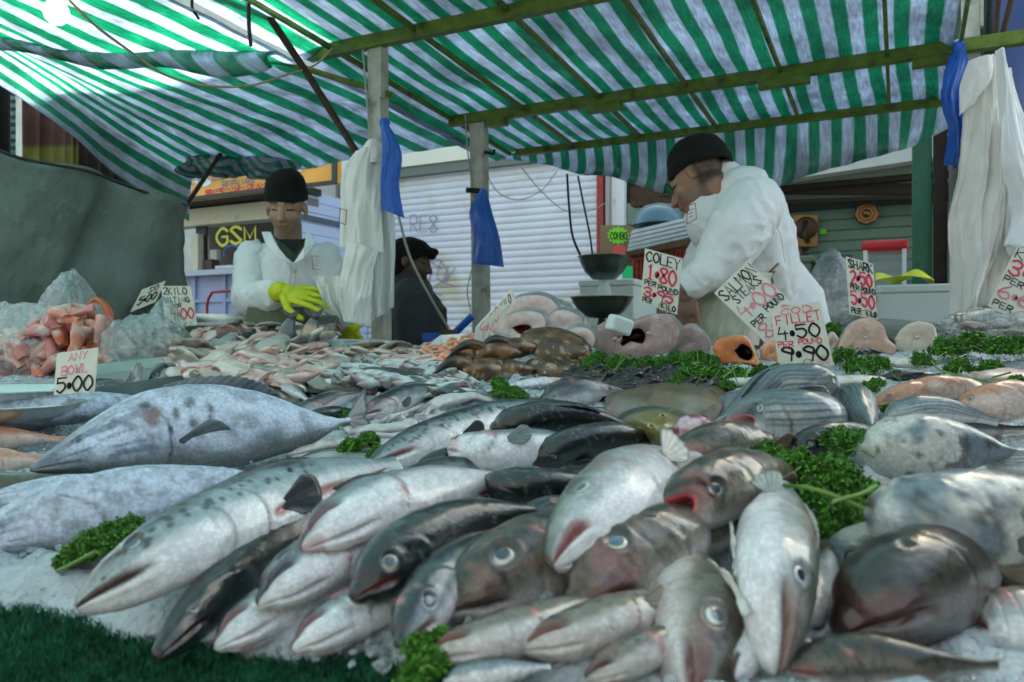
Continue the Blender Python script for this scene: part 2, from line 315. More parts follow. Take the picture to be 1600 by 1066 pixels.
FONT = {'A': '00 26 40|12 32', 'B': '00 06|~06 36 45 33 03|~03 33 42 41 30 00', 'C': '~45 26 04 02 20 41', 'D': '00 06|~06 26 44 42 20 00', 'E': '46 06 00 40|03 33', 'F': '46 06 00|03 33',
        'G': '~45 26 04 02 20 41 43|43 23', 'H': '00 06|40 46|03 43', 'I': '20 26', 'K': '00 06|46 03 40', 'L': '06 00 40', 'M': '00 06 22 46 40', 'N': '00 06 40 46', 'O': '~26 04 02 20 42 44 26',
        'P': '00 06|~06 36 45 33 03', 'R': '00 06|~06 36 45 33 03|13 40', 'S': '~45 26 05 14 32 41 20 01', 'T': '06 46|26 20', 'U': '~06 02 20 42 46', 'W': '06 10 24 30 46', 'Y': '06 23 46|23 20',
        '0': '~26 04 02 20 42 44 26', '1': '15 26 20|10 30', '2': '~05 26 45 33 00|00 40', '3': '~05 26 45 33 13|~13 33 41 20 01', '4': '16 03 43|34 30', '5': '46 06 04|~04 34 42 20 01',
        '6': '~36 03 01 20 41 33 02', '7': '06 46 10', '8': '~23 05 26 45 23 01 20 41 23', '9': '~43 14 05 26 45 43|45 30', 'o': '~23 11 10 30 31 23', '.': '.'}
def strokes(ch):
    for i, s in enumerate(FONT[ch].split('|')):
        if s == '.': yield [np.array((2+1.1*math.cos(t), 2.6+.9*math.sin(t))) for t in np.linspace(0, 2*math.pi, 9)], True; continue
        sm_ = s[0] == '~'; pts = [np.array((int(q[0]), int(q[1])), float) for q in s.strip('~').split()]
        yield (cat2(pts) if sm_ else pts), False
def write(mb, text, fn, u0, u1, v0, v1, w, nrm, jit=.25, seed=1, lift=.0007):
    r = random.Random(seed); n = len(text); adv = sum(.5 if c in '. ' else 1 for c in text); x = 0; k = 0
    for c in text:
        a = .5 if c in '. ' else 1
        if c != ' ':
            dy = r.uniform(-.04, .04); sh = r.uniform(-.05, .05)
            for pts, dot in strokes(c):
                q = []
                for p in pts:
                    fx = (p[0]+r.uniform(-jit, jit)*.25)/4; fy = (p[1]+r.uniform(-jit, jit)*.25)/6
                    q.append(fn(u0+(u1-u0)*(x+a*(.1+.74*fx+sh*fy))/adv, v1+(v0-v1)*(fy+dy)))
                k += 1; rib(mb, q, w*(1.5 if dot else 1), nrm=nrm, lift=lift+.00012*k)
        x += a
def quadfn(c): 
    c = [np.array(tuple(q)) for q in c]
    return lambda u, v: (c[0]*(1-u)+c[1]*u)*(1-v)+(c[3]*(1-u)+c[2]*u)*v
gq = quadfn([PS(640, 336, SW-.03), PS(685, 336, SW-.03), PS(685, 362, SW-.03), PS(640, 362, SW-.03)])
gr = MB(); write(gr, 'RE8', gq, 0, 1, 0, 1, .012, -E2, seed=4)
gq = lambda px, py: PS(px, py, SW-.022)
for st in ([(668, 402), (672, 440), (660, 460)], [(664, 415), (684, 405), (700, 430), (676, 452), (690, 462)], [(690, 405), (684, 435), (712, 448)], [(700, 415), (694, 440), (712, 418)], [(655, 450), (675, 428), (668, 408), (690, 420)]):
    rib(gr, cat2([gq(*q) for q in st]), .011, nrm=-E2, lift=.004)
gr.out('graffiti', mat('grey graffiti', (.3, .31, .42), rough=.6), shop)

# ---- phone kiosk, left
KS = 5.4
kiosk = thing('phone_kiosk', 'cream and blue phone repair kiosk with a counter window behind the left fishmonger', 'kiosk', A(-3, KS, 0))
b = MB(); M_CREAM = mat('cream paint', (.55, .56, .42), rough=.6, nz=.06, nsc=3, dirt=(.3, .3, .2), dsc=6, dth=.62)
def sbox(mb, x0, y0, x1, y1, s, th, col=(1, 1, 1), push=0):
    mb.slab([PS(x0, y0, s), PS(x1, y0, s), PS(x1, y1, s), PS(x0, y1, s)], E2*th, col)
xm = 478
a0, a1 = aS(200, KS), aS(xm, KS)
b.box(A((a0+a1)/2, KS+.1, zat(390, 330, KS)), (a1-a0, .16, .17), AX); b.out('cornice', M_CREAM, kiosk, bevel=.01)
b = MB(); b.box(A((a0+a1)/2, KS+.0, zat(390, 308, KS)), (a1-a0+.1, .3, .06), AX); b.out('canopy_edge', mat('dark trim', (.03, .035, .025), rough=.7), kiosk)
b = MB(); b.box(A(aS(300, KS), KS+.1, 1.2), (.09, .14, 1.9), AX); b.out('pilaster', M_CREAM, kiosk)
b = MB(); sbox(b, 306, 347, xm, 425, KS+.55, .03); b.out('window_back', mat('dark brown panel', (.03, .022, .012), rough=.5, nz=.4, nsc=6), kiosk)
b = MB(); sbox(b, 306, 347, 322, 425, KS+.1, .02); b.out('window_frame', mat('dark frame', (.01, .01, .008), rough=.5), kiosk)
b = MB(); b.box(A((a0+a1)/2, KS+.1, zat(390, 424, KS)), (a1-a0, .4, .05), AX); b.out('counter_shelf', mat('pale blue laminate', (.4, .45, .55), rough=.5), kiosk)
b = MB(); zt = zat(390, 428, KS); b.box(A((a0+a1)/2, KS+.06, zt/2), (a1-a0, .1, zt), AX)
for px in (305, 352, 398, 440): b.box(A(aS(px, KS), KS-.003, zt/2), (.035, .03, zt), AX)
b.box(A((a0+a1)/2, KS-.004, zat(390, 468, KS)), (a1-a0, .02, .03), AX)
b.out('lower_panel', mat('pale blue paint', (.3, .36, .55), rough=.55, nz=.08, nsc=4), kiosk)
b = MB(); fq = quadfn([PS(338, 357, KS+.05), PS(404, 353, KS+.05), PS(404, 379, KS+.05), PS(338, 384, KS+.05)])
write(b, 'GSM', fq, 0, 1.0, 0, 1, .028, -E2, jit=0, lift=.01); b.out('lettering', mat('yellow vinyl', (.6, .6, .02), rough=.4), kiosk)
b = MB(); fq = [PS(364+14*math.cos(t), 398-14*math.sin(t) if True else 0, KS+.3) for t in np.linspace(-.2, 3.3, 14)]; b.tube(fq, .012, 8, col=(.1, .2, .6)); nm(b.out('blue_hoop', M_VC, smooth=True), 'small blue hoop on the kiosk counter shelf', 'hoop')
for nm_, px_, py_, ss_, sz_, cl_, lb_ in (('dark_carton', 330, 414, .12, (.12, .1, .1), (.06, .04, .03), 'small dark carton on the kiosk counter shelf'), ('paper_tray', 358, 418, .1, (.25, .12, .03), (.6, .6, .6), 'flat white paper tray on the kiosk counter shelf'), ('card_holder', 400, 410, .14, (.2, .1, .07), (.5, .5, .45), 'cream card holder behind the left fishmonger'), ('window_notice', 336, 400, .4, (.1, .05, .12), (.5, .5, .45), 'cream notice standing at the back of the kiosk window')):
    b = MB(); b.box(PS(px_, py_, KS+ss_), sz_, AX, cl_); nm(b.out(nm_, M_VC, bevel=.004), lb_, nm_.replace('_', ' '))
# side wall of the kiosk: white slatted, running into the picture
ka = a1; s1 = None
mm_ = lambda px: dA(px, ka)
kd = 0
b = MB(); d0, d1 = dA(474, ka), dA(572, ka)
sa, sb = [(.448*(q-CX)/FPX+.894)*dd for q, dd in ((474, d0), (572, d1))]
ztop = CZ-(291-CY)/FPX*d0
n = int((ztop-.1)/.098); pr = []
for i in range(n):
    z = .1+i*.098; pr += [(0, z+.004), (-.012, z+.006), (-.012, z+.094), (0, z+.096)]
V = [A(ka+.0-o, s_, z) for s_ in (sa-.05, sb) for o, z in pr]; k = len(pr)
b.add(V, gf(2, k)); b.out('side_cladding', mat('white blue cladding', (.55, .62, .85), rough=.5, nz=.05, nsc=4), kiosk)
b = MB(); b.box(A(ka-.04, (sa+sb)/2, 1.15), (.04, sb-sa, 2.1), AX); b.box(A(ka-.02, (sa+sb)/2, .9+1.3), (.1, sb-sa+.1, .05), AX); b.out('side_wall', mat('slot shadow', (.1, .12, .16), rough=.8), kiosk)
b = MB(); b.box(A(a0+.6, KS+1.0, 1.5), (2.6, .05, 3), AX); b.out('back_wall', M_WALL, kiosk)
b = MB(); q = quadfn([PA(480, 308, ka+.016), PA(498, 312, ka+.016), PA(498, 324, ka+.016), PA(480, 320, ka+.016)])
b.slab([q(0, 0), q(1, 0), q(1, 1), q(0, 1)], -E1*.004); b.out('vent_cover', mat('grey vent', (.2, .2, .2)), kiosk)
# the big yellow sign
sg = thing('shop_sign', 'yellow and orange phone repairs signboard with a red telephone strip, above the kiosk', 'shop sign', PS(400, 310, KS-.25))
SGS = KS-.25
def onb(mb, pts, s, th, col=(1, 1, 1)): mb.slab([PS(x, y, s) for x, y in pts], E2*th, col)
b = MB(); onb(b, [(220, 250), (524, 224), (524, 285), (220, 322)], SGS, .08); b.out('board', mat('yellow orange sign', (.75, .36, .05), rough=.4, nz=.3, nsc=2.5), sg)
b = MB(); onb(b, [(225, 316), (524, 281), (524, 287), (225, 322)], SGS-.02, .02); onb(b, [(518, 225), (525, 224), (525, 286), (518, 287)], SGS-.024, .02); b.out('frame', mat('sign frame dark', (.04, .05, .04)), sg)
b = MB()
for cx, cy, rx, ry in ((300, 276, 22, 10), (288, 292, 12, 14), (318, 284, 12, 8), (478, 250, 22, 14), (462, 262, 12, 8), (500, 244, 10, 12)):
    onb(b, [(cx+rx*math.cos(t), cy+ry*math.sin(t)) for t in np.linspace(0, 2*np.pi, 18, endpoint=False)][::-1], SGS-.004-.0007*len(b.V), .002)
b.out('cloud_shape', mat('sign white', (.8, .8, .75)), sg)
b = MB(); onb(b, [(320, 297), (440, 281), (440, 290), (322, 306)], SGS-.006, .003); b.out('red_strip', mat('sign red', (.6, .06, .05)), sg)
b = MB(); fq = quadfn([PS(330, 295.5, SGS-.008), PS(420, 284, SGS-.008), PS(420, 291.5, SGS-.008), PS(330, 303, SGS-.008)]); write(b, 'TEL 0207 284 3709', fq, 0, 1, .05, .95, .009, -E2, jit=0); b.out('telephone_lettering', mat('sign orange ink', (.8, .5, .1)), sg)
b = MB(); fq = quadfn([PS(292, 278, SGS-.008), PS(350, 272, SGS-.008), PS(350, 280, SGS-.008), PS(292, 287, SGS-.008)]); write(b, 'PHONES', fq, 0, 1, 0, 1, .011, -E2, jit=0)
fq = quadfn([PS(346, 284, SGS-.008), PS(398, 277, SGS-.008), PS(398, 286, SGS-.008), PS(346, 294, SGS-.008)]); write(b, 'REPAIRS', fq, 0, 1, 0, 1, .011, -E2, jit=0); b.out('name_lettering', mat('sign grey ink', (.2, .2, .25)), sg)
ch = thing('hand_cart', 'red tubular steel hand cart handle standing by the kiosk panels', 'cart', PS(345, 520, 4.6)*1.0)
ch.location.z = 0
b = MB(); q = lambda x, y, s=4.6: PS(x, y, s); b.tube([q(326, 700), q(326, 520), q(326, 466), q(330, 458), q(345, 456), q(366, 457), q(372, 463), q(372, 520), q(372, 700)], .012, 8, seg=40); b.tube([q(326, 600), q(372, 600)], .01, 8)
b.tube([q(355, 530, 4.5), q(376, 490, 4.6)], .012, 8); b.out('frame', mat('dark red paint', (.25, .012, .015), rough=.4), ch, smooth=True)
b = MB(); b.box(ch.location+Vector((0, 0, .05)), (.4, .3, .03), AX); b.tube([ch.location+Vector((-.2, .1, .06)), ch.location+Vector((.2, 0, .06))], .06, 14); b.out('base_plate', M_DARK, ch)

# ---- the right shop: open stall front, green slatted back wall
RS = 6.5
rshop = thing('open_shop', 'open fronted green shop with slatted back wall at the right', 'shop', A(1.5, RS, 0))
M_SLAT = mat('green slat wall', (.10, .165, .12), rough=.6, nz=.08, nsc=3)
ra, rb = aS(905, RS), aS(1800, RS); z0, z1 = .1, zat(1320, 305, RS)
n = int((z1-z0)/.086); pr = []
for i in range(n):
    z = z0+i*.086; pr += [(0, z+.002), (-.012, z+.008), (-.012, z+.078), (0, z+.084)]
mo('slatted_wall', [A(a, RS+.3+o, z) for a in (ra, rb) for o, z in pr], gf(2, len(pr)), M_SLAT, rshop, smooth=False)
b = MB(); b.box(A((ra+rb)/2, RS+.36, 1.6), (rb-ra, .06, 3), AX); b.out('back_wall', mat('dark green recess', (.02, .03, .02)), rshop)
b = MB(); sbox(b, 1205, 286, 1800, 303, RS+.15, .05); b.out('lower_beam', mat('brown beam', (.05, .035, .02), rough=.8), rshop)
b = MB(); b.slab([PS(1090, 318, RS+.1), PS(1500, 301, RS+.1), PS(1500, 307, RS+.1), PS(1090, 325, RS+.1)], E2*.05); b.slab([PS(1060, 300, RS), PS(1500, 262, RS), PS(1500, 273, RS), PS(1060, 312, RS)], E2*.1); b.out('upper_beam', mat('dark brown beam', (.03, .022, .014), rough=.8), rshop)
b = MB(); b.slab([PS(1060, 288, RS-.02), PS(1500, 240, RS-.02), PS(1500, 264, RS-.02), PS(1060, 304, RS-.02)], E2*.1); b.slab([PS(1090, 300, RS+.2), PS(1500, 272, RS+.2), PS(1500, 302, RS+.2), PS(1090, 320, RS+.2)], E2*.05); b.out('header_board', mat('grey green board', (.17, .22, .17), rough=.6, nz=.1, nsc=4), rshop)
b = MB(); b.slab([PS(1180, 272, RS-.2), PS(1500, 205, RS-.2), PS(1500, 240, RS-.2), PS(1180, 288, RS-.2)], E2*.15); b.out('roof_edge', mat('pale corrugated edge', (.5, .52, .48), rough=.7, nz=.1, nsc=8), rshop)
b = MB(); b.box(A((ra+rb)/2+1, RS+2.0, 3.4), (rb-ra+1.5, 3.0, 6.8), AX); b.out('wall', M_WALL, rshop)
M_PG = mat('green painted timber', (.03, .13, .075), rough=.55, nz=.2, nsc=12, dirt=(.04, .06, .04), dsc=12, dth=.62)
def post(label, x0, x1, s, m, ztop=2.5, name='timber_post'):
    b = MB(); a_, b_ = aS(x0, s), aS(x1, s); b.box(A((a_+b_)/2, s, ztop/2), (b_-a_, .07, ztop), AX); return nm(b.out(name, m, bevel=.004), label, 'post')
post('green painted square post left of the hanging white coats', 1425, 1456, 4.6, M_PG)
post('dark brown timber post just right of the green post', 1458, 1480, 4.55, mat('old brown timber', (.03, .018, .012), rough=.85, nz=.4, nsc=20))
post('grey weathered timber post behind the blue apron', 1483, 1496, 4.5, mat('grey timber', (.13, .13, .12), rough=.85, nz=.2, nsc=20))
post('dark narrow timber post nearest the white coats', 1500, 1516, 4.45, mat('old brown timber', (.03, .018, .012)))
post('red painted post at the right end of the white shutter', 934, 945, SW-.05, mat('red paint', (.33, .04, .03), rough=.5, nz=.2, nsc=12), 3)
post('thin pale downpipe between the red post and the white post', 948, 953, SW-.1, mat('pale pipe', (.4, .36, .34)), 3, 'downpipe')
post('white painted pillar beside the red post', 957, 977, SW-.05, mat('white paint', (.75, .76, .78), rough=.5, dirt=(.4, .4, .4), dsc=8, dth=.63), 3)
# wares on the right wall
def plaque(px, py, s, rad, n, label, mt, group=None):
    r_ = thing('wall_plaque', label, 'ornament', PS(px, py, s)); c = PS(px, py, s)
    ax = [E1, (0, 0, 1), -E2]; b = MB(); b.lathe(c, [(0.001, .008), (rad*.6, .010), (rad*.66, .016), (rad*.9, .016), (rad, .006), (rad, 0), (0.001, 0)], n, ax); b.out('plate', mt, r_)
    b = MB(); b.ball(c-Vector(E2*.02), (rad*.35, rad*.35, .02), ax=ax); b.out('boss', mt, r_, smooth=True)
M_COP = mat('copper', (.2, .11, .05), rough=.35, metal=1, bump=.5, bsc=60)
plaque(1354, 334, RS+.24, .092, 8, 'octagonal brass plaque on the green slatted wall', M_COP)
r_ = thing('copper_picture', 'embossed copper relief picture with wooden stand on the green wall', 'picture', PS(1258, 385, RS+.2))
b = MB(); sbox(b, 1240, 335, 1278, 386, RS+.2, .02); b.out('sheet', M_COP, r_, bevel=.004)
b = MB(); b.ball(PS(1259, 356, RS+.18), (.09, .015, .09), ax=AX); b.tube([PS(1259, 345, RS+.17), PS(1256, 365, RS+.17), PS(1262, 378, RS+.17)], .02, 8); b.out('relief', mat('dark bronze', (.05, .03, .02), rough=.4, metal=.6), r_, smooth=True)
b = MB(); b.tube([PS(1258, 386, RS+.1), PS(1257, 396, RS+.1), PS(1259, 405, RS+.1)], [.04, .015, .06], 8, seg=8); b.out('stand', mat('dark bronze'), r_, smooth=True)
b = MB(); sbox(b, 1281, 358, 1291, 366, RS+.25, .005); nm(b.out('price_tag', mat('lime card', (.1, .5, .03))), 'small lime green price tag beside the copper picture', 'tag')
rc = thing('display_case', 'white framed glass case with a red lid behind the polystyrene box', 'display case', PS(1380, 450, 4.9)); rc.location.z = .9
b = MB(); c0, c1 = aS(1345, 4.9), aS(1420, 4.9); zc = zat(1382, 383, 4.9); b.box(A((c0+c1)/2, 5.05, zc), (c1-c0, .3, .06), AX); b.out('lid', mat('red plastic', (.5, .012, .02), rough=.35), rc, bevel=.02)
b = MB()
for px in (1352, 1413):
    for s_ in (4.92, 5.18): b.box(A(aS(px, 4.9), s_, zc/2+.42), (.022, .022, zc-.85), AX)
b.out('frame', mat('white frame', (.75, .75, .75)), rc)
b = MB(); b.box(A((c0+c1)/2, 5.05, (zc+.9)/2), (c1-c0-.05, .24, zc-.95), AX); b.out('glass', mat('case glass', (.35, .42, .42), rough=.1, alpha=.45), rc)
b = MB()
for i in range(14): b.box(A(c0+.06+random.random()*(c1-c0-.12), 4.98+random.random()*.14, 1.12+random.random()*.2), (.05, .04, .05), AX, (random.uniform(.2, .8),)*3)
b.out('contents', M_VC, rc)
tb = thing('back_table', 'plain plank table behind the right fishmonger carrying boxes and scales', 'table', A(1, 4.0, 0))
b = MB(); t0, t1 = aS(860, 4.0), aS(1560, 4.0); b.box(A((t0+t1)/2, 4.4, .88), (t1-t0, 1.4, .04), AX); b.out('table_top', M_WOOD, tb)
for aa in (t0+.05, t1-.05):
    for s_ in (3.8, 5.0): b = MB(); b.box(A(aa, s_, .43), (.06, .06, .86), AX); b.out('leg', M_WOOD, tb)
def polybox(label, x0, y0, x1, y1, s, dep, m=None, col=None, lid=True, name='polystyrene_box'):
    r_ = thing(name, label, 'box', PS((x0+x1)/2, y1, s)); a_, b_ = aS(x0, s), aS(x1, s); zt_, zb_ = zat((x0+x1)/2, y0, s), max(zat((x0+x1)/2, y1, s), .9)
    r_.location.z = zb_; b = MB(); lh = .035 if lid else 0; b.box(A((a_+b_)/2, s+dep/2, (zt_-lh+zb_)/2), (b_-a_, dep, zt_-lh-zb_), AX); b.out('box', m or M_POLY, r_, bevel=.008)
    if lid: b = MB(); b.box(A((a_+b_)/2, s+dep/2, zt_-lh/2+.001), (b_-a_+.012, dep+.012, lh), AX); b.out('lid', m or M_POLY, r_, bevel=.008)
    return r_
polybox('white polystyrene fish box topped with yellow gloves behind the shark sign', 1370, 445, 1490, 505, 3.9, .4)
polybox('white polystyrene box standing behind the two scale pans', 905, 437, 990, 520, 4.1, .45)
polybox('dark grey crate on the table behind the right fishmonger', 1280, 398, 1330, 470, 4.4, .3, mat('grey crate', (.06, .07, .065)), name='crate')
polybox('sage green carton beside the dark crate', 1246, 400, 1268, 470, 4.45, .25, mat('sage card', (.16, .22, .16)), name='carton')
# yellow gloves
V = []; n = 26
for i in range(n):
    for j in range(12):
        u, v = i/(n-1), j/11; p = PS(1368+92*u, 448, 3.95+.28*v); V.append(np.array(p)+np.array([0, 0, .03+.035*math.sin(u*9+v*3)*math.sin(v*3.1)+.02*math.sin(u*3.1)]))
nm(mo('rubber_gloves', V, gf(n, 12), M_YEL), 'crumpled yellow rubber gloves lying on the polystyrene box', 'gloves')
# bluish plastic bag
def bagmesh(c, rx, ry, rz, seed, top=0., n=40, m=30, amp=.16):
    th = np.linspace(0.02, np.pi-.02, m); ph = np.linspace(0, 2*np.pi, n, endpoint=False)
    q = np.stack([np.outer(np.sin(th), np.cos(ph)), np.outer(np.sin(th), np.sin(ph)), np.outer(np.cos(th), np.ones(n))], -1).reshape(-1, 3)
    k = 1+amp*fbm(q+seed, 2.3, 4, seed)+amp*1.1*(.4-np.abs(fbm(q+seed+.15*q[:, ::-1], 3.2, 4, seed+5))); q = q*k[:, None]
    if top: q[:, 2] += top*np.maximum(0, q[:, 2])**2; q[:, :2] *= (1-.35*np.maximum(0, q[:, 2]/(1+top)))[:, None]
    return q*np.array([rx, ry, rz])+np.array(tuple(c)), gf(m, n, wv=True)
V, Fq = bagmesh(PS(1300, 455, 3.4), .11, .1, .14, 3, .1); nm(mo('plastic_bag', V, Fq, M_FILM2), 'pale blue plastic bag slumped beside the shark sign', 'bag')
V, Fq = bagmesh(PS(1316, 478, 3.3), .06, .06, .06, 9); nm(mo('plastic_bag', V, Fq, M_FILM2), 'small clouded plastic bag at the foot of the shark sign', 'bag')
# shelf with dome, papers, basket, cardboard, star cards
sb = thing('produce_basket', 'orange red lattice basket under a heap of papers', 'basket', PS(1020, 445, 4.6)); sb.location.z = .9
b = MB(); qa, qb = aS(984, 4.6), aS(1075, 4.6); zb1, zb0 = zat(1030, 392, 4.6), zat(1030, 446, 4.6)
for i in range(16):
    a_ = qa+(qb-qa)*i/15; b.box(A(a_, 4.6, (zb1+zb0)/2), (.01, .01, zb1-zb0), AX)
for i in range(6): b.box(A((qa+qb)/2, 4.6, zb0+(zb1-zb0)*i/5), (qb-qa, .008, .012), AX)
b.box(A((qa+qb)/2, 4.8, (zb1+zb0)/2), (qb-qa-.03, .34, zb1-zb0), AX, (.1, .1, .1)); b.out('lattice', mat('orange red plastic', (.33, .05, .02), rough=.5), sb)
b = MB(); b.slab([PS(978, 393, 4.5), PS(1080, 370, 4.5), PS(1080, 382, 4.5), PS(978, 400, 4.5)], E2*.5); nm(b.out('shelf_board', mat('brown shelf', (.1, .05, .02), rough=.7, nz=.3, nsc=12)), 'tilted brown shelf board on the red basket', 'board')
b = MB()
for i in range(5): b.slab([PS(980+i*2, 388-i*7, 4.5+.01*i), PS(1082, 366-i*7, 4.5+.01*i), PS(1082, 371-i*7, 4.5+.01*i), PS(980+i, 394-i*7, 4.5+.01*i)], E2*(.4+.02*i), (.5+.05*i, .55+.04*i, .53+.04*i))
nm(b.out('wrapping_paper', mat('paper', attr=True, rough=.7, nz=.1, nsc=14)), 'stack of white wrapping paper sheets under the grey domed lid', 'paper')
b = MB(); b.lathe(PS(1030, 352, 4.75), [(.17, 0), (.165, .03), (.14, .08), (.09, .12), (.03, .135), (.001, .137)], 32, AX); nm(b.out('domed_lid', mat('blue grey steel', (.1, .17, .2), rough=.3, metal=.5), smooth=True), 'blue grey domed lid resting on the wrapping paper', 'lid')
b = MB(); sbox(b, 938, 352, 982, 400, 4.9, .25); nm(b.out('cardboard_box', mat('cardboard', (.28, .19, .1), rough=.8, nz=.1, nsc=10)), 'brown cardboard box carrying star shaped neon cards', 'box')
def star(cx, cy, r, s, m, label, txt=None, n=14):
    r_ = thing('star_card', label, 'card', PS(cx, cy, s)); b = MB(); k = n*2
    V = [PS(cx+(r if i % 2 else r*.78)*math.cos(6.283*i/k), cy+.8*(r if i % 2 else r*.78)*math.sin(6.283*i/k), s) for i in range(k)]
    b.add([PS(cx, cy, s)]+V, [(0, i+1, (i+1) % k+1) for i in range(k)]); o = b.out('card', m, r_); so_ = o.modifiers.new('s', 'SOLIDIFY'); so_.thickness = .003
    if txt: b = MB(); write(b, txt, quadfn([PS(cx-r*.7, cy-5, s-.003), PS(cx+r*.8, cy-5, s-.003), PS(cx+r*.8, cy+6, s-.003), PS(cx-r*.7, cy+6, s-.003)]), 0, 1, 0, 1, .006, -E2, lift=.002); b.out('lettering', M_INKB, r_)
star(966, 368, 18, 4.8, mat('neon lime card', (.25, .8, .03)), 'lime green star card with black writing on the cardboard box', 'COMBO')
star(968, 392, 13, 4.78, mat('neon coral card', (.8, .12, .1)), 'coral red star card below the lime green one')
b = MB(); sbox(b, 972, 416, 988, 437, 4.5, .01); nm(b.out('price_card', mat('neon green card', (.02, .6, .2))), 'small green card behind the upper scale pan', 'card')
b = MB(); sbox(b, 985, 292, 1045, 322, 5.6, .1); nm(b.out('wooden_crate', mat('brown crate', (.06, .03, .012), rough=.8, nz=.4, nsc=20)), 'dark wooden crate hanging high in the open shop', 'crate')
b = MB(); sbox(b, 1030, 300, 1088, 306, 5.3, .06); nm(b.out('wooden_rail', mat('brown crate')), 'thin brown rail beside the hanging crate', 'rail')
b = MB(); sbox(b, 980, 318, 1090, 350, 5.9, .1); nm(b.out('rolled_cloth', mat('sage cloth', (.2, .26, .18), rough=.9, nz=.1, nsc=8)), 'pale sage cloth draped behind the domed lid', 'cloth')
# scale pans and weighing scale
def pan(label, px, py, w, hgt, d, m=M_STEEL):
    r_ = thing('scale_pan', label, 'scale pan', P(px, py+hgt, d)); R0 = w/2/FPX*d; hh = hgt/FPX*d; b = MB(); c = P(px, py+hgt, d)
    b.lathe(c, [(.001, .0), (R0*.45, .004), (R0*.75, hh*.35), (R0*.93, hh*.75), (R0, hh), (R0*1.05, hh+.004), (R0*.97, hh-.002), (R0*.7, hh*.4), (R0*.4, .012), (.001, .01)], 36); b.out('pan', m, r_, smooth=True)
    return r_, c, R0, hh
M_PAN = mat('grey green steel pan', (.14, .18, .15), rough=.3, metal=.8, nz=.1, nsc=14)
pan('round metal bowl of the upper weighing pan by the white box', 944, 402, 80, 36, 3.6, M_PAN)
r_, c, _, _ = pan('wide shallow weighing pan on a stem in front of the polystyrene box', 940, 466, 96, 32, 3.0, M_PAN)
b = MB(); b.tube([c+Vector((0, 0, .005)), c-Vector((0, 0, .12))], [.012, .03], 12); b.out('stem', M_PAN, r_, smooth=True)
b = MB(); b.box(c-Vector((0, -.02, .2)), (.2, .2, .16)); b.out('scale_body', M_DARK, r_, bevel=.01)
up = bpy.data.objects['scale_pan']; cu = up.location
b = MB(); b.tube([cu+Vector((0, 0, .004)), cu-Vector((0, 0, .1))], [.02, .04], 12); b.box(cu-Vector((0, -.02, .22)), (.2, .2, .24)); b.out('scale_body', M_POLY, up)
def wire(label, pts, r=.004, m=None, name='cable', cat='cable'):
    b = MB(); b.tube(pts, r, 6, seg=40); return nm(b.out(name, m or M_DARK, smooth=True), label, cat)
wire('black cable hanging to the left rim of the upper scale pan', [P(886, 272, 3.75), P(889, 320, 3.75), P(895, 370, 3.7), P(908, 402, 3.62)], .006)
wire('black cable hanging beside its neighbour above the upper scale pan', [P(903, 275, 3.75), P(912, 320, 3.75), P(922, 370, 3.7), P(926, 402, 3.62)], .005)
M_CORD = mat('pale cord', (.4, .42, .36), rough=.8)
wire('thin grey string swagged in front of the white shutter', [P(756, 262, 4), P(778, 300, 4.1), P(815, 312, 4.2), P(848, 296, 4.2), P(870, 268, 4.2)], .0025, M_CORD, 'string', 'string')
wire('thin knotted string crossing the shutter towards the red post', [P(815, 262, 4), P(845, 298, 4.1), P(885, 330, 4.2), P(920, 330, 4.3), P(950, 315, 4.4)], .0025, M_CORD, 'string', 'string')
wire('pale cord slanting down from the blue apron past the bystander', [P(622, 335, 3.3), P(640, 400, 3.35), P(670, 460, 3.4), P(702, 515, 3.5)], .006, M_CORD, 'cord', 'cord')
wire('loose string dangling by the second post in front of the shutter', [P(740, 300, 3.8), P(737, 420, 3.85), P(730, 460, 3.9), P(736, 486, 3.9)], .003, M_CORD, 'string', 'string')
b = MB(); b.tube([P(705, 526, 3.6), P(738, 494, 3.55)], .018, 8); b.box(P(685, 527, 3.6), (.14, .1, .04)); nm(b.out('blue_brush', mat('bright blue plastic', (.02, .13, .6), rough=.4)), 'bright blue hand brush lying at the back of the stall', 'brush')
b = MB(); b.box(P(701, 523, 3.5), (.07, .06, .045)); nm(b.out('small_carton', mat('brown carton', (.1, .05, .03))), 'small brown carton beside the blue brush', 'carton')

# ================================================================ the stall: roof frame, tarpaulins, posts
def zr(s): return CZ+1.142-.052*(s-2.45)
AL, AR = -2.0, aS(1478, 3.34)
RAF = [-2.0]+[aS(x, 3.34) for x in (820, 938, 1073, 1220, 1386)]
stall = thing('stall_frame', 'green painted steel roof frame carrying the striped tarpaulin over the fish', 'stall frame', A(-.9, 2.4, 0))
for s_, h_, e0, e1 in ((2.42, .05, -2.12, .45), (3.34, .05, -2.02, .62), (3.95, .035, -1.95, .32), (.9, .05, -2.1, .3)):
    b = MB(); b.box(A((e0+e1)/2, s_, zr(s_)), (e1-e0, .035, h_), AX)
    if s_ > 3: b.box(A((e0+e1)/2, s_-.001, zr(s_)-h_/2+.004), (e1-e0-.02, .042, .006), AX)
    b.out('cross_beam', M_GRN, stall)
for s_, px, wpx in ((3.34, 1225, .2), (3.34, 1453, .12), (3.34, 945, .16), (3.34, 778, .1)):
    b = MB(); b.box(A(aS(px, s_), s_-.005, zr(s_)-.042), (wpx, .045, .03), AX); b.out('splice_plate', M_GRN, stall)
for a_ in RAF+[aS(1500, 3.34)]:
    b = MB(); b.slab([A(a_-.007, -.6, zr(-.6)+.015), A(a_+.007, -.6, zr(-.6)+.015), A(a_+.007, 3.97, zr(3.97)+.015), A(a_-.007, 3.97, zr(3.97)+.015)], (0, 0, -.02)); b.out('rafter', M_GRN, stall)
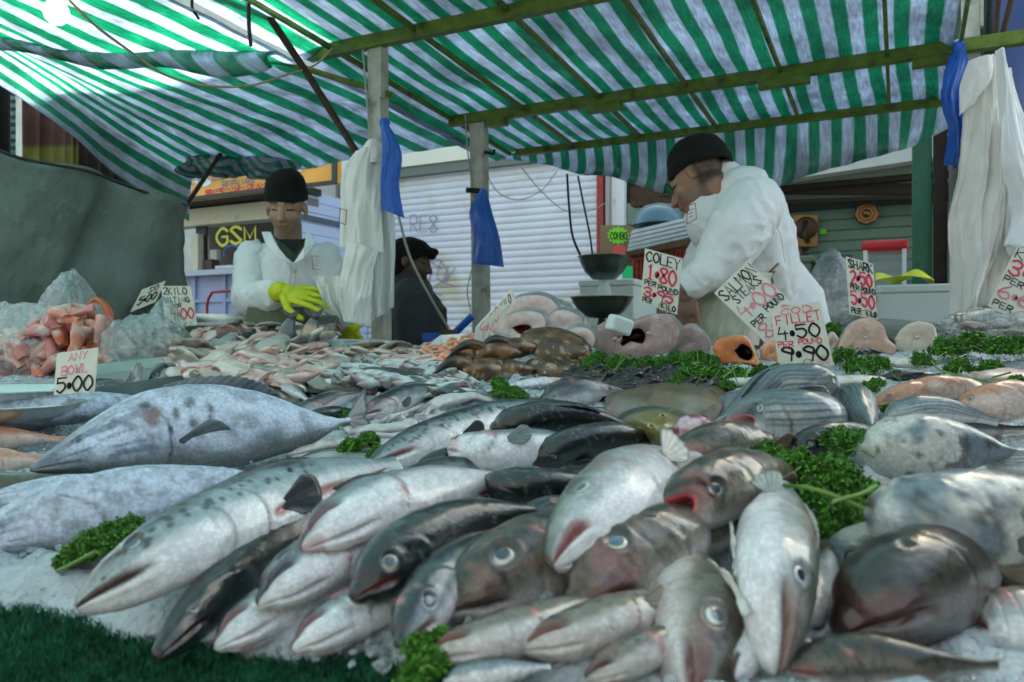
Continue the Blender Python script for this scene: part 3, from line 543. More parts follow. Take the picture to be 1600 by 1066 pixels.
b = MB(); b.tube([P(383, -30, 2.75), P(480, 115, 2.9), P(560, 243, 3.02)], .014, 8); b.out('brace', M_RUST, stall, smooth=True)
b = MB(); b.tube([A(-1.75, 2.46, zr(2.42)-.2), A(-2.35, 2.3, zr(2.42)+.02)], .012, 8); b.out('brace', M_GRN, stall)
def wpost(label, px0, py0, px1, d0, d1, w, hooks=()):
    r_ = thing('wooden_post', label, 'post', P(px1, 540, d1)); r_.location.z = 0
    t_, b_ = P(px0, py0, d0), P(px1, 540, d1); b_.z = 0; ax = Vector(E1); b = MB()
    V = []
    for p, q in ((b_, 1), (t_, 1)):
        for i, j in ((-1, -1), (1, -1), (1, 1), (-1, 1)): V.append(p+ax*i*w/2+Vector(E2)*j*w/2)
    b.add(V, [(0, 1, 5, 4), (1, 2, 6, 5), (2, 3, 7, 6), (3, 0, 4, 7), (4, 5, 6, 7)]); b.out('shaft', M_WOOD, r_, bevel=.003)
    b = MB(); b.slab([t_+ax*w*.52-Vector(E2)*w*.6-Vector((0, 0, .0)), t_+ax*w*.70-Vector(E2)*w*.6, t_+ax*w*.70-Vector(E2)*w*.6-Vector((0, 0, .22)), t_+ax*w*.52-Vector(E2)*w*.6-Vector((0, 0, .22))], Vector(E2)*.03); b.out('side_batten', M_WOOD, r_)
    return r_
p1 = wpost('grey timber post carrying the stained white coat and blue glove', 590, 68, 602, 3.0, 3.02, .058)
p2 = wpost('thinner grey timber post with the folded blue apron', 748, 176, 757, 3.85, 3.88, .07)
p3 = wpost('white painted timber post at the right end of the stall', 1516, -40, 1522, 3.03, 3.03, .06)
b = MB(); b.tube([P(728, 297, 3.8), P(757, 299, 3.8)], .013, 8); b.out('hanging_peg', M_DARK, p2)
b = MB(); b.tube([P(758, 238, 3.8), P(772, 241, 3.78), P(772, 234, 3.78)], .008, 6); b.out('metal_hook', M_DARK, p2)
wire('pale string tied down the left side of the first timber post', [P(567, 78, 2.98), P(571, 130, 2.98), P(576, 190, 2.97), P(580, 240, 2.96)], .004, M_CORD, 'string', 'string')
wire('pale string tied down the left side of the second timber post', [P(727, 180, 3.83), P(730, 230, 3.83), P(738, 290, 3.83)], .004, M_CORD, 'string', 'string')
# main roof
def cloth(name, V, n, m, mt, uv=None, root=None, th=.0015, smooth=True):
    o = mo(name, V, gf(n, m), mt, root, uv=uv, smooth=smooth)
    s_ = o.modifiers.new('s', 'SOLIDIFY'); s_.thickness = th; s_.offset = 0; return o
PER = .1
awn = thing('striped_awning', 'green and white striped tarpaulin roof of the fish stall with hanging back flap', 'awning', A(-.9, 3, 2.2))
na, ns = 170, 190
ga, gs = np.meshgrid(np.linspace(-2.13, AR+.02, na), np.linspace(-1.5, 3.99, ns), indexing='ij'); ga = ga.ravel(); gs = gs.ravel()
q = np.stack([ga, gs, 0*ga], 1)
z = np.array([zr(s) for s in gs])+.022+.012*(fbm(q, 2.2, 4, 3)+.6)-.018*np.abs(np.sin((gs-2.42)*3.4))*(.5+.5*fbm(q, 1.1, 2, 9))
z -= .05*ss(-1.98, -2.13, ga)+.1*ss(AR-.03, AR+.02, ga)*.3
z += .006*np.sin(ga*38+2*fbm(q, .9, 2, 4)*3)*fbm(q, .8, 2, 8)
W = E1*(ga+.012*fbm(q, 1.3, 3, 5))[:, None]+E2*gs[:, None]; W[:, 2] = z
warp = .035*fbm(q*[1, .6, 1], 1.2, 2, 21)
cloth('roof_sheet', W, na, ns, M_TARP, uv=np.stack([(ga+warp)/PER, gs/PER], 1), root=awn)
# back flap hanging behind the last beam
pxs = np.linspace(776, 1482, 200); by = sm(pxs, [776, 840, 900, 960, 1040, 1130, 1220, 1300, 1390, 1482], [235, 252, 270, 279, 303, 312, 288, 264, 240, 200])
V = []; uv = []; nv = 16
for i, px in enumerate(pxs):
    a_ = aS(px, 3.98); top = np.array(A(a_, 3.985, zr(3.98)+.015)); px2 = px; bot = np.array(PS(px2, by[i], 4.10))
    for j in range(nv):
        v = j/(nv-1); p = top*(1-v)+bot*v; w_ = math.sin(a_*19)*.6+math.sin(a_*11+1)*.8+math.sin(a_*47)*.25
        p = p+E2*(.05*math.sin(v*3.1)+.035*v*w_)+np.array([0, 0, -.03*math.sin(v*3.14)]); V.append(p); uv.append(((a_+.02*v*w_)/PER+.1*v, v*3))
cloth('back_flap', np.array(V), 200, nv, M_TARP, uv=np.array(uv), root=awn)
# neighbour's sagging tarpaulin on the left
aw2 = thing('striped_awning', 'sagging sunlit striped tarpaulin over the neighbouring pitch at the left', 'awning', A(-3, 2.5, 2.2))
def left_surf(k, s):                                    # k 0 right .. 1 left
    k = np.asarray(k, float); s = np.asarray(s, float)
    zl = CZ+1.03+.25*(3.4-s); zrr = CZ+1.075-.01*(s-3.5)+.0
    s_ = s+(-.22*k)*ss(2.0, 3.6, s)
    q = np.stack([k*3, s, 0*s], 1)
    z = zrr*(1-k)+zl*k-(.16*np.sin(np.pi*k)**1.0*ss(3.7, 1.2, s)*.6)+.022*fbm(q, 1.8, 4, 31)+.012*np.sin(k*24+s*2.2)*fbm(q, .7, 2, 33)
    a_ = -2.1-1.85*k+.03*fbm(q, .9, 2, 37)
    W = E1*a_[:, None]+E2*s_[:, None]; W[:, 2] = z; return W
n1, n2 = 130, 170
gk, gs = np.meshgrid(np.r_[np.linspace(0, 1, n1-24), 1+.22*np.arange(1, 25)/24], np.linspace(-.5, 3.66, n2), indexing='ij'); gk, gs = gk.ravel(), gs.ravel()
qq = np.stack([gk*3, gs, 0*gk], 1)
Wl = left_surf(np.minimum(gk, 1), gs); over = np.maximum(gk-1, 0)/.22; Wl[:, 2] += (.04+.045*(3.66-gs))*ss(.6, 1, gk)*(1-over*1.05)-(.015+.15*np.maximum(gs-2.3, -1.5))*over; Wl -= E1*(.05*np.sin(over*1.57))[:, None]; Wl -= E1*(over*.03*np.sin(gs*6+1))[:, None]
cloth('roof_sheet', Wl, n1, n2, M_TARP, uv=np.stack([gk*1.85/.165+.5+.5*fbm(qq, .8, 2, 41), gs/PER], 1), root=aw2)
n1, n2 = 120, 8; V = []; uv = []
kk = np.linspace(-.05, 1, n1)
for i, k in enumerate(kk):
    s_ = 2.22-.62*k; base = left_surf([max(k, 0)], [s_])[0]; hgt = .062+.025*math.sin(k*5+1)+.012*math.sin(k*13)+.012*math.sin(k*23)
    for j in range(n2):
        v = j/(n2-1); V.append(base+np.array([0, 0, -hgt*v*1.1])-E2*(.05*math.sin(v*3.14)+.06*v)); uv.append(((k*1.85+.12*v)/.165, v))
cloth('hanging_fold', np.array(V), n1, n2, M_TARP, uv=np.array(uv), root=aw2)
for (x, y, rx, rz, sd_) in ((345, 260, .20, .055, 5), (420, 254, .17, .085, 8), (300, 268, .08, .03, 2)):
    V, Fq = bagmesh(P(x, y, 4.5), rx, .1, rz, sd_, n=60, m=36, amp=.3); c = V-np.array(P(x, y, 4.5))
    mo('gathered_end', V, Fq, M_TARP, aw2, uv=np.stack([(c[:, 0]*1.2+c[:, 2]*1.4+.1*fbm(c, 9, 2, 2))/PER, c[:, 1]], 1))
b = MB(); b.tube([P(275, 345, 3.95), P(345, 240, 4.4)], .012, 8); nm(b.out('prop_pole', M_RUST), 'slanting dark pole propping the corner of the left tarpaulin', 'pole')
# blue tarp and poles at the far right
V = []; n = 24
for i in range(n):
    for j in range(n):
        u, v = i/(n-1), j/(n-1); V.append(np.array(P(1552+190*u, -60+285*v, 3.6+.25*u))+E2*(.03*math.sin(u*9+v*4)))
cloth('blue_tarpaulin', np.array(V), n, n, mat('dark blue tarp', (.02, .045, .16), rough=.6, nz=.1, nsc=4, bump=.3, bsc=12), th=.002); nm(bpy.data.objects['blue_tarpaulin'], 'dark blue tarpaulin of the next stall at the upper right', 'tarpaulin')
V = []
for i in range(n):
    for j in range(n):
        u, v = i/(n-1), j/(n-1); V.append(np.array(P(1484+80*u, -60+180*v-60*u*0, 3.75))+E2*(.03*math.sin(u*14+v*2)))
cloth('dark_green_tarpaulin', np.array(V), n, n, mat('dark green tarp', (.03, .06, .04), rough=.7, nz=.3, nsc=9), th=.002); nm(bpy.data.objects['dark_green_tarpaulin'], 'dark green tarpaulin hanging behind the white painted post', 'tarpaulin')
for k_, (x0, y0, x1, y1) in enumerate(((1562, -40, 1552, 100), (1590, -40, 1560, 80))):
    b = MB(); b.tube([P(x0, y0, 2.9), P(x1, y1, 2.95)], .011, 8); nm(b.out('iron_rod', M_RUST), ['upright rusty rod beside the white painted post', 'slanting rusty rod at the edge of the blue tarpaulin'][k_], 'rod')
b = MB(); b.tube([P(1500, 75, 2.98), P(1565, 62, 2.95)], .02, 8); nm(b.out('iron_bracket', M_RUST), 'rusty bracket holding the beam end to the white post', 'bracket')
# counter
tbl = thing('market_counter', 'long sloping counter board covered with green artificial turf', 'counter', A(-.6, 1.1, 0))
def board(a0, a1, s0, s1, z_off, th): return [A(a0, s0, zS(s0)+z_off), A(a1, s0, zS(s0)+z_off), A(a1, s1, zS(s1)+z_off), A(a0, s1, zS(s1)+z_off)], (0, 0, -th)
b = MB(); b.slab(*board(-2.7, 1.25, .12, 2.15, -.012, .03)); b.out('board', M_WOOD, tbl)
b = MB(); b.slab(*board(-2.72, 1.27, .10, 2.17, -.004, .008)); b.slab([A(-2.72, .10, zS(.1)-.012), A(1.27, .10, zS(.1)-.012), A(1.27, .095, .15), A(-2.72, .095, .15)], E2*-.006); b.out('turf_cover', M_TURF, tbl)
for a_ in (-2.5, -.7, 1.1):
    for s_ in (.25, 2.0): b = MB(); b.box(A(a_, s_, (zS(s_)-.04)/2), (.06, .06, zS(s_)-.045), AX); b.out('leg', M_WOOD, tbl)
# turf fibres near the lens
n = 42000; px = rng.uniform(-120, 800, n); py = rng.uniform(880, 1090, n); V = []; Fq = []
for i in range(n):
    p = T(px[i], py[i], -.003); s_ = p.x*.448+p.y*.894
    if s_ > .5 or s_ < .12: continue
    k = len(V); a_ = rng.uniform(0, 6.28); c = Vector((math.cos(a_), math.sin(a_), 0))*.0011; h = Vector((rng.normal(0, .0022), rng.normal(0, .0022), rng.uniform(.004, .008)))
    V += [p-c, p+c, p+h]; Fq.append((k, k+1, k+2))
nm(mo('turf_fibres', V, Fq, mat('turf blade', (.01, .11, .05), rough=.6, nz=.6, nsc=60), smooth=False), 'tufted fibres of the green artificial turf along the counter front', 'artificial turf', kind='stuff')

# ---------------------------------------------------------------- hanging cloths
def hang(name, label, cat, L, Rr, d, mt, nf=4, amp=.03, seed=1, root=None, n=60, m=60, th=.002, bow=0):
    r_ = root or (thing(name, label, cat, P((L[0][0]+Rr[0][0])/2, L[0][1], d)) if label else None)
    cl, cr = curve([(*q, 0) for q in L], m), curve([(*q, 0) for q in Rr], m); V = []
    for i in range(n):
        u = i/(n-1)
        for j in range(m):
            v = j/(m-1); x = cl[j][0]*(1-u)+cr[j][0]*u; y = cl[j][1]*(1-u)+cr[j][1]*u
            f = 0
            V.append(np.array(P(x, y, d))+np.array([0, amp*(.25+.75*v)*f-bow*math.sin(u*3.14), 0]))
    V = np.array(V); uu_ = np.repeat(np.linspace(0, 1, n), m); vv_ = np.tile(np.linspace(0, 1, m), n); q_ = np.stack([uu_*nf*1.5+.5*vv_, vv_*1.1, 0*uu_+seed], 1)
    f_ = (1-2*np.abs(fbm(q_, 1, 2, seed)))*1.3+fbm(q_*[2.3, 2.2, 1], 1.2, 3, seed+4)*.9; V[:, 1] -= amp*(.35+.65*vv_)*f_*1.3; V[:, 1] += amp*.3*fbm(V, 18, 3, seed); V[:, 0] += amp*.25*fbm(q_, 1.7, 2, seed+2); V[:, 2] += amp*.35*fbm(V, 9, 2, seed+2)
    return cloth(name if root is None else name, V, n, m, mt, root=r_, th=th)
co_ = thing('hanging_coat', 'stained white coat hanging from the first timber post', 'coat', P(572, 240, 2.9))
hang('coat_body', None, None, [(578, 232), (560, 300), (562, 400), (566, 512)], [(600, 225), (612, 300), (617, 380), (616, 480)], 2.93, M_COAT, 3, .02, 2, co_)
hang('sleeve', None, None, [(556, 240), (540, 262), (532, 330), (531, 385)], [(594, 236), (596, 290), (598, 340), (601, 398)], 2.85, M_DIRTY, 2, .018, 4, co_, bow=.05)
hang('folded_skirt', None, None, [(541, 378), (535, 420), (531, 470), (536, 502)], [(592, 392), (586, 420), (582, 470), (580, 512)], 2.82, M_DIRTY, 2, .016, 7, co_, bow=.04)
hang('collar', None, None, [(570, 226), (566, 240), (572, 256)], [(594, 215), (600, 235), (596, 255)], 2.83, M_DIRTY, 1, .008, 3, co_, bow=.03)
fq = quadfn([P(533, 327, 2.80), P(543, 330, 2.80), P(541, 352, 2.80), P(531, 348, 2.80)]); b = MB()
for e in (((0, 0), (1, 0)), ((1, 0), (1, 1)), ((1, 1), (0, 1)), ((0, 1), (0, 0))): rib(b, [fq(*e[0]), fq(*e[1])], .004, nrm=(0, -1, 0), lift=.012)
b.out('badge_outline', mat('dark red thread', (.2, .03, .03)), co_)
hang('blue_glove', 'long blue plastic glove tied to the first timber post', 'glove', [(596, 192), (598, 230), (595, 290), (597, 328)], [(606, 190), (624, 225), (628, 240), (624, 290), (632, 341)], 2.80, M_BLUE, 1.2, .012, 3, bow=.02)
b = MB(); b.ball(P(601, 192, 2.80), (.02, .015, .018), col=(0, 0, 0)); b.out('knot', M_BLUE, bpy.data.objects.get('blue_glove'), smooth=True)
hang('blue_apron', 'folded blue plastic apron hanging from the peg on the second post', 'apron', [(750, 296), (734, 330), (740, 370), (739, 414)], [(762, 300), (768, 330), (780, 372), (787, 419)], 3.74, M_BLUE, 1.1, .018, 5, bow=.06)
ar = thing('blue_apron', 'twisted blue plastic apron knotted to the white post at the right', 'apron', P(1490, 70, 2.9))
hang('apron_sheet', None, None, [(1494, 72), (1474, 110), (1470, 170), (1480, 200), (1470, 262)], [(1502, 70), (1512, 100), (1500, 150), (1498, 210), (1490, 266)], 2.86, M_BLUE, 1.6, .02, 8, ar, bow=.03)
b = MB(); b.ball(P(1498, 74, 2.85), (.022, .02, .03)); b.out('knot', M_BLUE, ar, smooth=True)
cr_ = thing('hanging_coat', 'long grubby white coat hanging at the right beside the blue apron', 'coat', P(1525, 95, 2.7))
hang('coat_body', None, None, [(1515, 100), (1500, 180), (1489, 280), (1476, 350), (1486, 420), (1490, 492)], [(1553, 92), (1562, 170), (1566, 260), (1560, 340), (1538, 420), (1506, 492)], 2.68, M_DIRTY, 3.3, .028, 3, cr_, bow=.05)
hang('coat_back', None, None, [(1535, 110), (1530, 200), (1535, 300), (1530, 400), (1522, 478)], [(1575, 110), (1600, 250), (1600, 350), (1600, 400), (1570, 470)], 2.74, M_DIRTY, 3, .03, 6, cr_)
hang('collar', None, None, [(1512, 96), (1500, 130), (1496, 182)], [(1550, 88), (1548, 120), (1520, 160)], 2.62, M_DIRTY, 1, .01, 2, cr_, bow=.03)
cs = thing('hanging_coat', 'clean white coat at the right edge overlapping the grubby one', 'coat', P(1570, 85, 2.6))
hang('coat_body', None, None, [(1553, 82), (1556, 150), (1560, 250), (1576, 340), (1560, 385)], [(1562, 82), (1600, 190), (1640, 300), (1660, 340), (1640, 400)], 2.58, M_COAT, 1.6, .022, 9, cs, bow=.04)
hang('sleeve', None, None, [(1575, 255), (1568, 320), (1572, 400)], [(1620, 240), (1640, 320), (1620, 402)], 2.66, M_COAT, 2, .02, 5, cs)
# tarp wall on the left and the clothes behind it
SA = -3.15
lt = curve([(-240, 165, 0), (0, 232, 0), (36, 246, 0), (130, 262, 0), (205, 290, 0), (290, 318, 0)], 60); V = []; m = 40; uv = []
for i in range(60):
    for j in range(m):
        v = j/(m-1); p = PA(lt[i][0], lt[i][1], SA); bz = .35; z_ = p.z*(1-v)+bz*v; u = i/59
        V.append(np.array([p.x, p.y, z_])-E1*(.03*math.sin(u*7+v*5)+.05*v*math.sin(u*17)*ss(.6, 1, u)-.06*ss(.8, 1, u)*v-.07*ss(.10, .0, abs(u-.93+.28*v))+.05*ss(.06,0,abs(u-.80+.35*v))))
V = np.array(V); V -= E1[None]*(.07*fbm(V, 2.2, 4, 6)+.03*(1-2*np.abs(fbm(V*[1,1,2.2], 2.4, 3, 16))))[:, None]; V[:, 2] += .012*fbm(V, 5, 2, 8)
cloth('side_tarpaulin', V, 60, m, mat('grey green canvas', (.17, .21, .185), rough=.85, nz=.3, nsc=3, bump=.9, bsc=14, dirt=(.03, .04, .03), dsc=7, dth=.66, dist=.02), th=.003)
nm(bpy.data.objects['side_tarpaulin'], 'grey green canvas sheet closing off the left side of the stall', 'tarpaulin')
wire('dark rope along the top edge of the grey green canvas', [PA(x_, y_+3, SA+.03) for x_, y_, _ in lt[::6]]+[PA(290, 321, SA+.03)], .007, mat('dark rope', (.05, .05, .04), rough=.9), 'rope', 'rope')
for k_, (x0, x1, y0, y1, c, label, cat_) in enumerate(((-60, 16, 60, 300, (.008, .006, .006), 'black garment hanging at the far left edge behind the canvas', 'garment'), (34, 122, 100, 252, (.10, .045, .035), 'dusty pink garment with a yellow hem hanging behind the canvas', 'garment'),
     (118, 196, 130, 285, (.022, .013, .008), 'dark brown pleated garment between the pink and the red one', 'garment'), (190, 218, 180, 295, (.22, .006, .008), 'narrow red garment hanging between two dark ones', 'garment'), (212, 282, 190, 315, (.012, .006, .005), 'very dark garment nearest the end of the canvas', 'garment'))):
    aa = -4.18-.03*k_; L_ = PA(x0, y0, aa); R_ = PA(x1, y0, aa); zb_ = [PA(x0, y1, aa).z-.1, PA(x1, y1, aa).z-.1]; V = []; n = 50
    for i in range(n):
        for j in range(24):
            u, v = i/(n-1), j/23; p = L_.lerp(R_, u); z_ = p.z*(1-v)+(zb_[0]*(1-u)+zb_[1]*u)*v; V.append(np.array([p.x, p.y, z_])+E1*(.022*math.sin(u*9+k_*2+1.5*math.sin(u*13+k_))+.008*math.sin(u*31+v)))
    V = np.array(V); col = np.repeat(np.array([c]), len(V), 0)
    if k_ == 1: col[(np.arange(len(V)) % 24) >= 17] = (.2, .18, .04)
    o = mo('garment', V, gf(n, 24), mat('garment cloth', attr=True, rough=.9, nz=.2, nsc=14), col=col); o.modifiers.new('s', 'SOLIDIFY').thickness = .004; nm(o, label, cat_, 'clothes hanging behind the left canvas')
b = MB(); b.tube([A(-4.2, 1.4, 2.5), A(-4.2, 3.9, 2.3)], .012, 8); nm(b.out('clothes_rail', M_RUST), 'dark rail from which the clothes behind the canvas hang', 'rail')
V = []
for i in range(12):
    for j in range(30): V.append(np.array(PA(14+12*i/11, 120+130*j/29, -4.4))+E1*.01*math.sin(i))
cloth('striped_curtain', np.array(V), 12, 30, M_TARP, uv=np.array([(j*.37, i*.1) for i in range(12) for j in range(30)])); nm(bpy.data.objects['striped_curtain'], 'narrow green and white striped strip beside the black garment', 'curtain')
# unseen dark canvas added at the right to shade the counter front
V = []
for i in range(40):
    for j in range(30): s_ = -1.2+3.3*i/39; V.append(np.array(A(1.42+.03*math.sin(i*.5+j*.2), s_, .3+1.9*j/29)))
cloth('light_blocking_canvas', np.array(V), 40, 30, mat('dark canvas', (.03, .045, .05), rough=.9, nz=.2, nsc=5), th=.003); nm(bpy.data.objects['light_blocking_canvas'], 'unseen dark canvas sheet added to cut light from the right', 'tarpaulin')
# bulb, wires and hooks
bl = thing('light_bulb', 'frosted pear shaped bulb hanging at the upper left', 'light bulb', P(88, 18, 2.1)); c = P(88, 20, 2.1); k = 2.1/FPX
b = MB(); b.lathe(c, [(.001, -19*k), (9*k, -17*k), (16*k, -10*k), (19*k, 0), (17*k, 9*k), (11*k, 18*k), (8*k, 26*k)], 28); b.out('glass', mat('lit frosted glass', (.8, .75, .6), rough=.3, emit=(1, .8, .5, .35)), bl, smooth=True)
b = MB(); b.lathe(c+Vector((0, 0, 26*k)), [(8*k, 0), (9*k, 8*k), (9*k, 24*k), (4*k, 30*k), (.001, 31*k)], 18); b.out('socket', M_DARK, bl, smooth=True)
wire('pale flex swagged from the bulb across the left tarpaulin to the stall beam', [P(96, -12, 2.1), P(140, 32, 2.2), (P(200, 78, 2.35)), P(260, 118, 2.5), P(330, 135, 2.65), P(390, 134, 2.75), P(450, 116, 2.85), P(495, 100, 2.92), P(520, 75, 2.95)], .0042, mat('flex', (.33, .3, .17), rough=.6), 'electric_flex', 'cable')
wire('short bent wire hook dangling from the left tarpaulin', [P(301, -10, 2.6), P(301, 14, 2.6), P(311, 30, 2.6)], .005, M_DARK, 'wire_hook', 'hook')
wire('long straight iron hook hanging from the stall frame', [P(389, -5, 2.7), P(389, 40, 2.7), P(392, 72, 2.7)], .007, M_RUST, 'iron_hook', 'hook')

# ================================================================ people
def remesh(mb, vox, smooth=6):
    me = bpy.data.meshes.new('tmp'); me.from_pydata(np.concatenate(mb.V).tolist(), [], mb.F); me.update()
    o = bpy.data.objects.new('tmp', me); C.objects.link(o); m = o.modifiers.new('r', 'REMESH'); m.mode = 'VOXEL'; m.voxel_size = vox
    if smooth: s_ = o.modifiers.new('s', 'SMOOTH'); s_.iterations = smooth; s_.factor = .5
    dg = bpy.context.evaluated_depsgraph_get(); e = o.evaluated_get(dg).to_mesh(); n = len(e.vertices); V = np.empty(n*3); e.vertices.foreach_get('co', V); F = [tuple(p.vertices) for p in e.polygons]
    V = V.reshape(-1, 3); N = np.empty(n*3); e.vertices.foreach_get('normal', N); o.evaluated_get(dg).to_mesh_clear(); bpy.data.objects.remove(o); bpy.data.meshes.remove(me)
    return V, F, N.reshape(-1, 3)
def cap(mb, a, b_, r0, r1, flat=1.):
    a, b_ = Vector(a), Vector(b_); mb.tube([a, b_], [r0, r1], 14, seg=4); mb.ball(a, r0, 14, 9); mb.ball(b_, r1, 14, 9)
def chain(mb, pts, rr):
    for i in range(len(pts)-1): cap(mb, pts[i], pts[i+1], rr[i], rr[i+1])
def frame(f, up=(0, 0, 1)):
    f = Vector(f).normalized(); x = f.cross(Vector(up)).normalized(); return x, f, x.cross(f)      # right, forward, up
def head_prims(mb, c, fr):
    x, f, u = fr; L = lambda a, b_, d: c+x*a+f*b_+u*d; ax = [x, f, u]
    mb.ball(L(0, -.015, .03), (.077, .095, .088), 24, 16, ax); mb.ball(L(0, .025, -.03), (.06, .066, .08), 20, 14, ax); mb.ball(L(0, .055, -.088), (.03, .026, .022), ax=ax)
    mb.ball(L(.038, .05, -.028), (.026, .026, .03), ax=ax); mb.ball(L(-.038, .05, -.028), (.026, .026, .03), ax=ax); mb.ball(L(0, .07, .028), (.052, .018, .014), ax=ax)
    mb.tube([L(0, .078, .022), L(0, .093, -.012), L(0, .104, -.033)], [.009, .011, .014], 10); mb.ball(L(0, .103, -.034), (.014, .014, .012), ax=ax); mb.ball(L(.013, .092, -.038), (.009, .011, .008), ax=ax); mb.ball(L(-.013, .092, -.038), (.009, .011, .008), ax=ax)
    mb.ball(L(0, .085, -.06), (.024, .011, .006), ax=ax); mb.ball(L(0, .083, -.070), (.021, .011, .007), ax=ax)
    for s_ in (1, -1): mb.ball(L(.08*s_, -.012, -.01), (.010, .020, .032), ax=ax); mb.ball(L(.033*s_, .066, .006), (.015, .014, .011), ax=ax)
def head_col(V, c, fr, base, stub=.0):
    x, f, u = (np.array(q) for q in fr); q = V-np.array(c); a, b_, d = q@x, q@f, q@u; n_ = fbm(V, 60, 3, 2)
    col = np.array(base)[None]*(1+.12*n_)[:, None]
    front = b_ > .04; lip = front & (np.abs(a) < .026-.2*np.abs(d+.065)) & (np.abs(d+.065) < .011); col[lip] = np.array(base)*[.9, .66, .62]; col[lip & (np.abs(d+.0655) < .002)] = np.array(base)*.3
    br = front & (np.abs(np.abs(a)-.034) < .02) & (np.abs(d-.034+.15*np.abs(np.abs(a)-.03)) < .0062); col[br] = (.02, .013, .01)
    ey = front & (np.abs(np.abs(a)-.033) < .014) & (np.abs(d-.001+6*(np.abs(a)-.033)**2) < .0034); col[ey] = (.015, .01, .01)
    k = ss(-.03, -.055, d)*ss(.0, .02, b_+.04)*stub*(~lip); col = col*(1-k[:, None]*np.array([[.5, .42, .36]]))
    return col
def hand_prims(mb, w, palm_dir, back, curl, thumb_side, s=1., spread=1., fing=(.9, 1, .95, .78)):
    """w wrist; palm_dir along the hand; back = normal of the back of the hand; curl per joint in radians"""
    p = Vector(palm_dir).normalized(); b_ = (Vector(back)-p*Vector(back).dot(p)).normalized(); x = p.cross(b_)*thumb_side; w = Vector(w)
    mb.ball(w+p*.045*s, (.038*s, .052*s, .017*s), 16, 10, [x, p, b_])
    cap(mb, w-p*.02*s, w+p*.02*s, .026*s, .027*s)
    for i in range(4):
        off = (1.5-i)*.0195*s*spread; o = w+p*.082*s*(1-.05*abs(i-1))+x*off; d_ = (p+x*(1.5-i)*.06*spread).normalized(); r0 = .0098*s; an = curl*.5; ln = .040*s*fing[i]
        cap(mb, w+p*.045*s+x*off*.8, o, r0*1.2, r0*1.1)
        for k in range(3):
            dd = d_*math.cos(an)-b_*math.sin(an); q = o+dd*ln; cap(mb, o, q, r0, r0*.9); o = q; r0 *= .9; an += curl; ln *= .72
    o = w+p*.02*s+x*.03*s; q = o+(p*.55+x*.75-b_*.25).normalized()*.045*s; cap(mb, o, q, .015*s, .0125*s); q2 = q+(p*.9+x*.25-b_*.35).normalized()*.034*s; cap(mb, q, q2, .0115*s, .0105*s); cap(mb, q2, q2+(p*.9-b_*.45).normalized()*.02*s, .0105*s, .009*s)
def surfpt(V, px, py, up=.003):
    qx = CX+V[:, 0]/V[:, 1]*FPX; qy = CY-(V[:, 2]-CZ)/V[:, 1]*FPX; m_ = (qx-px)**2+(qy-py)**2 < 36
    return P(px, py, (V[m_, 1].min() if m_.any() else 3.1)-up)
def wrinkle(V, N, amp, sc, seed, str_=(1, 1, 1)):
    q = V*np.array(str_); q = q+.05*np.stack([fbm(q, sc*.7, 2, seed+40+i) for i in range(3)], 1); o = 0
    for a_, st in ((.7, (1.5, 1, .45)), (-.7, (1.5, 1, .5)), (1.45, (1.3, 1, .6))):
        m_ = np.array(Matrix.Rotation(a_, 3, 'Y')); p_ = (q@m_)*np.array(st); r_ = 1-np.abs(fbm(p_, sc, 2, seed+int(a_*9)))*3.2; o = o+np.clip(r_, 0, 1)**1.6*(.5+.5*fbm(q, sc*.4, 2, seed+5))
    return V+N*(amp*(o-.4))[:, None]
SK = (.42, .25, .17)
# ---- left fishmonger
D = 3.35
mg = thing('person', 'fishmonger in black beanie, white coat and yellow rubber gloves looking down at his hands', 'person', P(450, 540, 3.42)); mg.location.z = 0
hc = P(447, 325, D); fr = frame((.06, -1, -.30)); nk = P(450, 392, D+.07); hip = Vector((P(445, 560, D+.1).x, D+.12, 1.0))
shR, shL = P(393, 402, D+.06), P(507, 402, D+.08); elR, wrR = P(390, 468, D-.05), P(438, 456, D-.27); elL, wrL = P(534, 480, D-.02), P(548, 512, D-.1)
b = MB(); head_prims(b, hc, fr); cap(b, hc+Vector((0, .03, -.06)), nk, .058, .062); chain(b, [nk+Vector((0, .02, -.05)), P(449, 470, D+.1), hip], [.07, .12, .13])
for sh_, el_, wr_ in ((shR, elR, wrR), (shL, elL, wrL)): chain(b, [nk+Vector((0, .02, -.06)), sh_+Vector((0, .02, -.03)), el_, wr_], [.05, .045, .042, .03])
for s_ in (-1, 1): chain(b, [hip+Vector((.08*s_, 0, 0)), hip+Vector((.1*s_, -.02, -.48)), hip+Vector((.1*s_, .02, -.92))], [.09, .065, .05]); cap(b, hip+Vector((.1*s_, .02, -.95)), hip+Vector((.11*s_, -.14, -.96)), .04, .035)

V, Fq, N = remesh(b, .0042, 3); mo('body', V, Fq, M_SKIN, mg, col=head_col(V, hc, fr, SK, .8))
def beanie(root, c, fr, sc=1.0, cuff=.055, back=.0):
    x, f, u = fr; b = MB(); prof = [(.0895, .012), (.097, .014), (.101, .03), (.1, .05), (.0945, .058), (.095, .062), (.092, .085), (.083, .11), (.064, .132), (.036, .146), (.001, .149)]
    b.lathe(c-f*.008, [(r*sc, z*sc) for r, z in prof], 44, [x*.92, f*1.1, u]); V = np.concatenate(b.V); q = V-np.array(c); V = V+(fbm(V, 16, 3, 3)*.006)[:, None]*(q/np.linalg.norm(q, axis=1)[:, None])
    mo('beanie', V, b.F, M_BLACK, root)
beanie(mg, hc+fr[2]*.017-fr[1]*.012, fr, .99)
b = MB(); chain(b, [nk+Vector((0, 0, -.05)), P(449, 460, D+.1), hip+Vector((0, 0, -.12)), hip+Vector((0, 0, -.35))], [.11, .15, .16, .18])
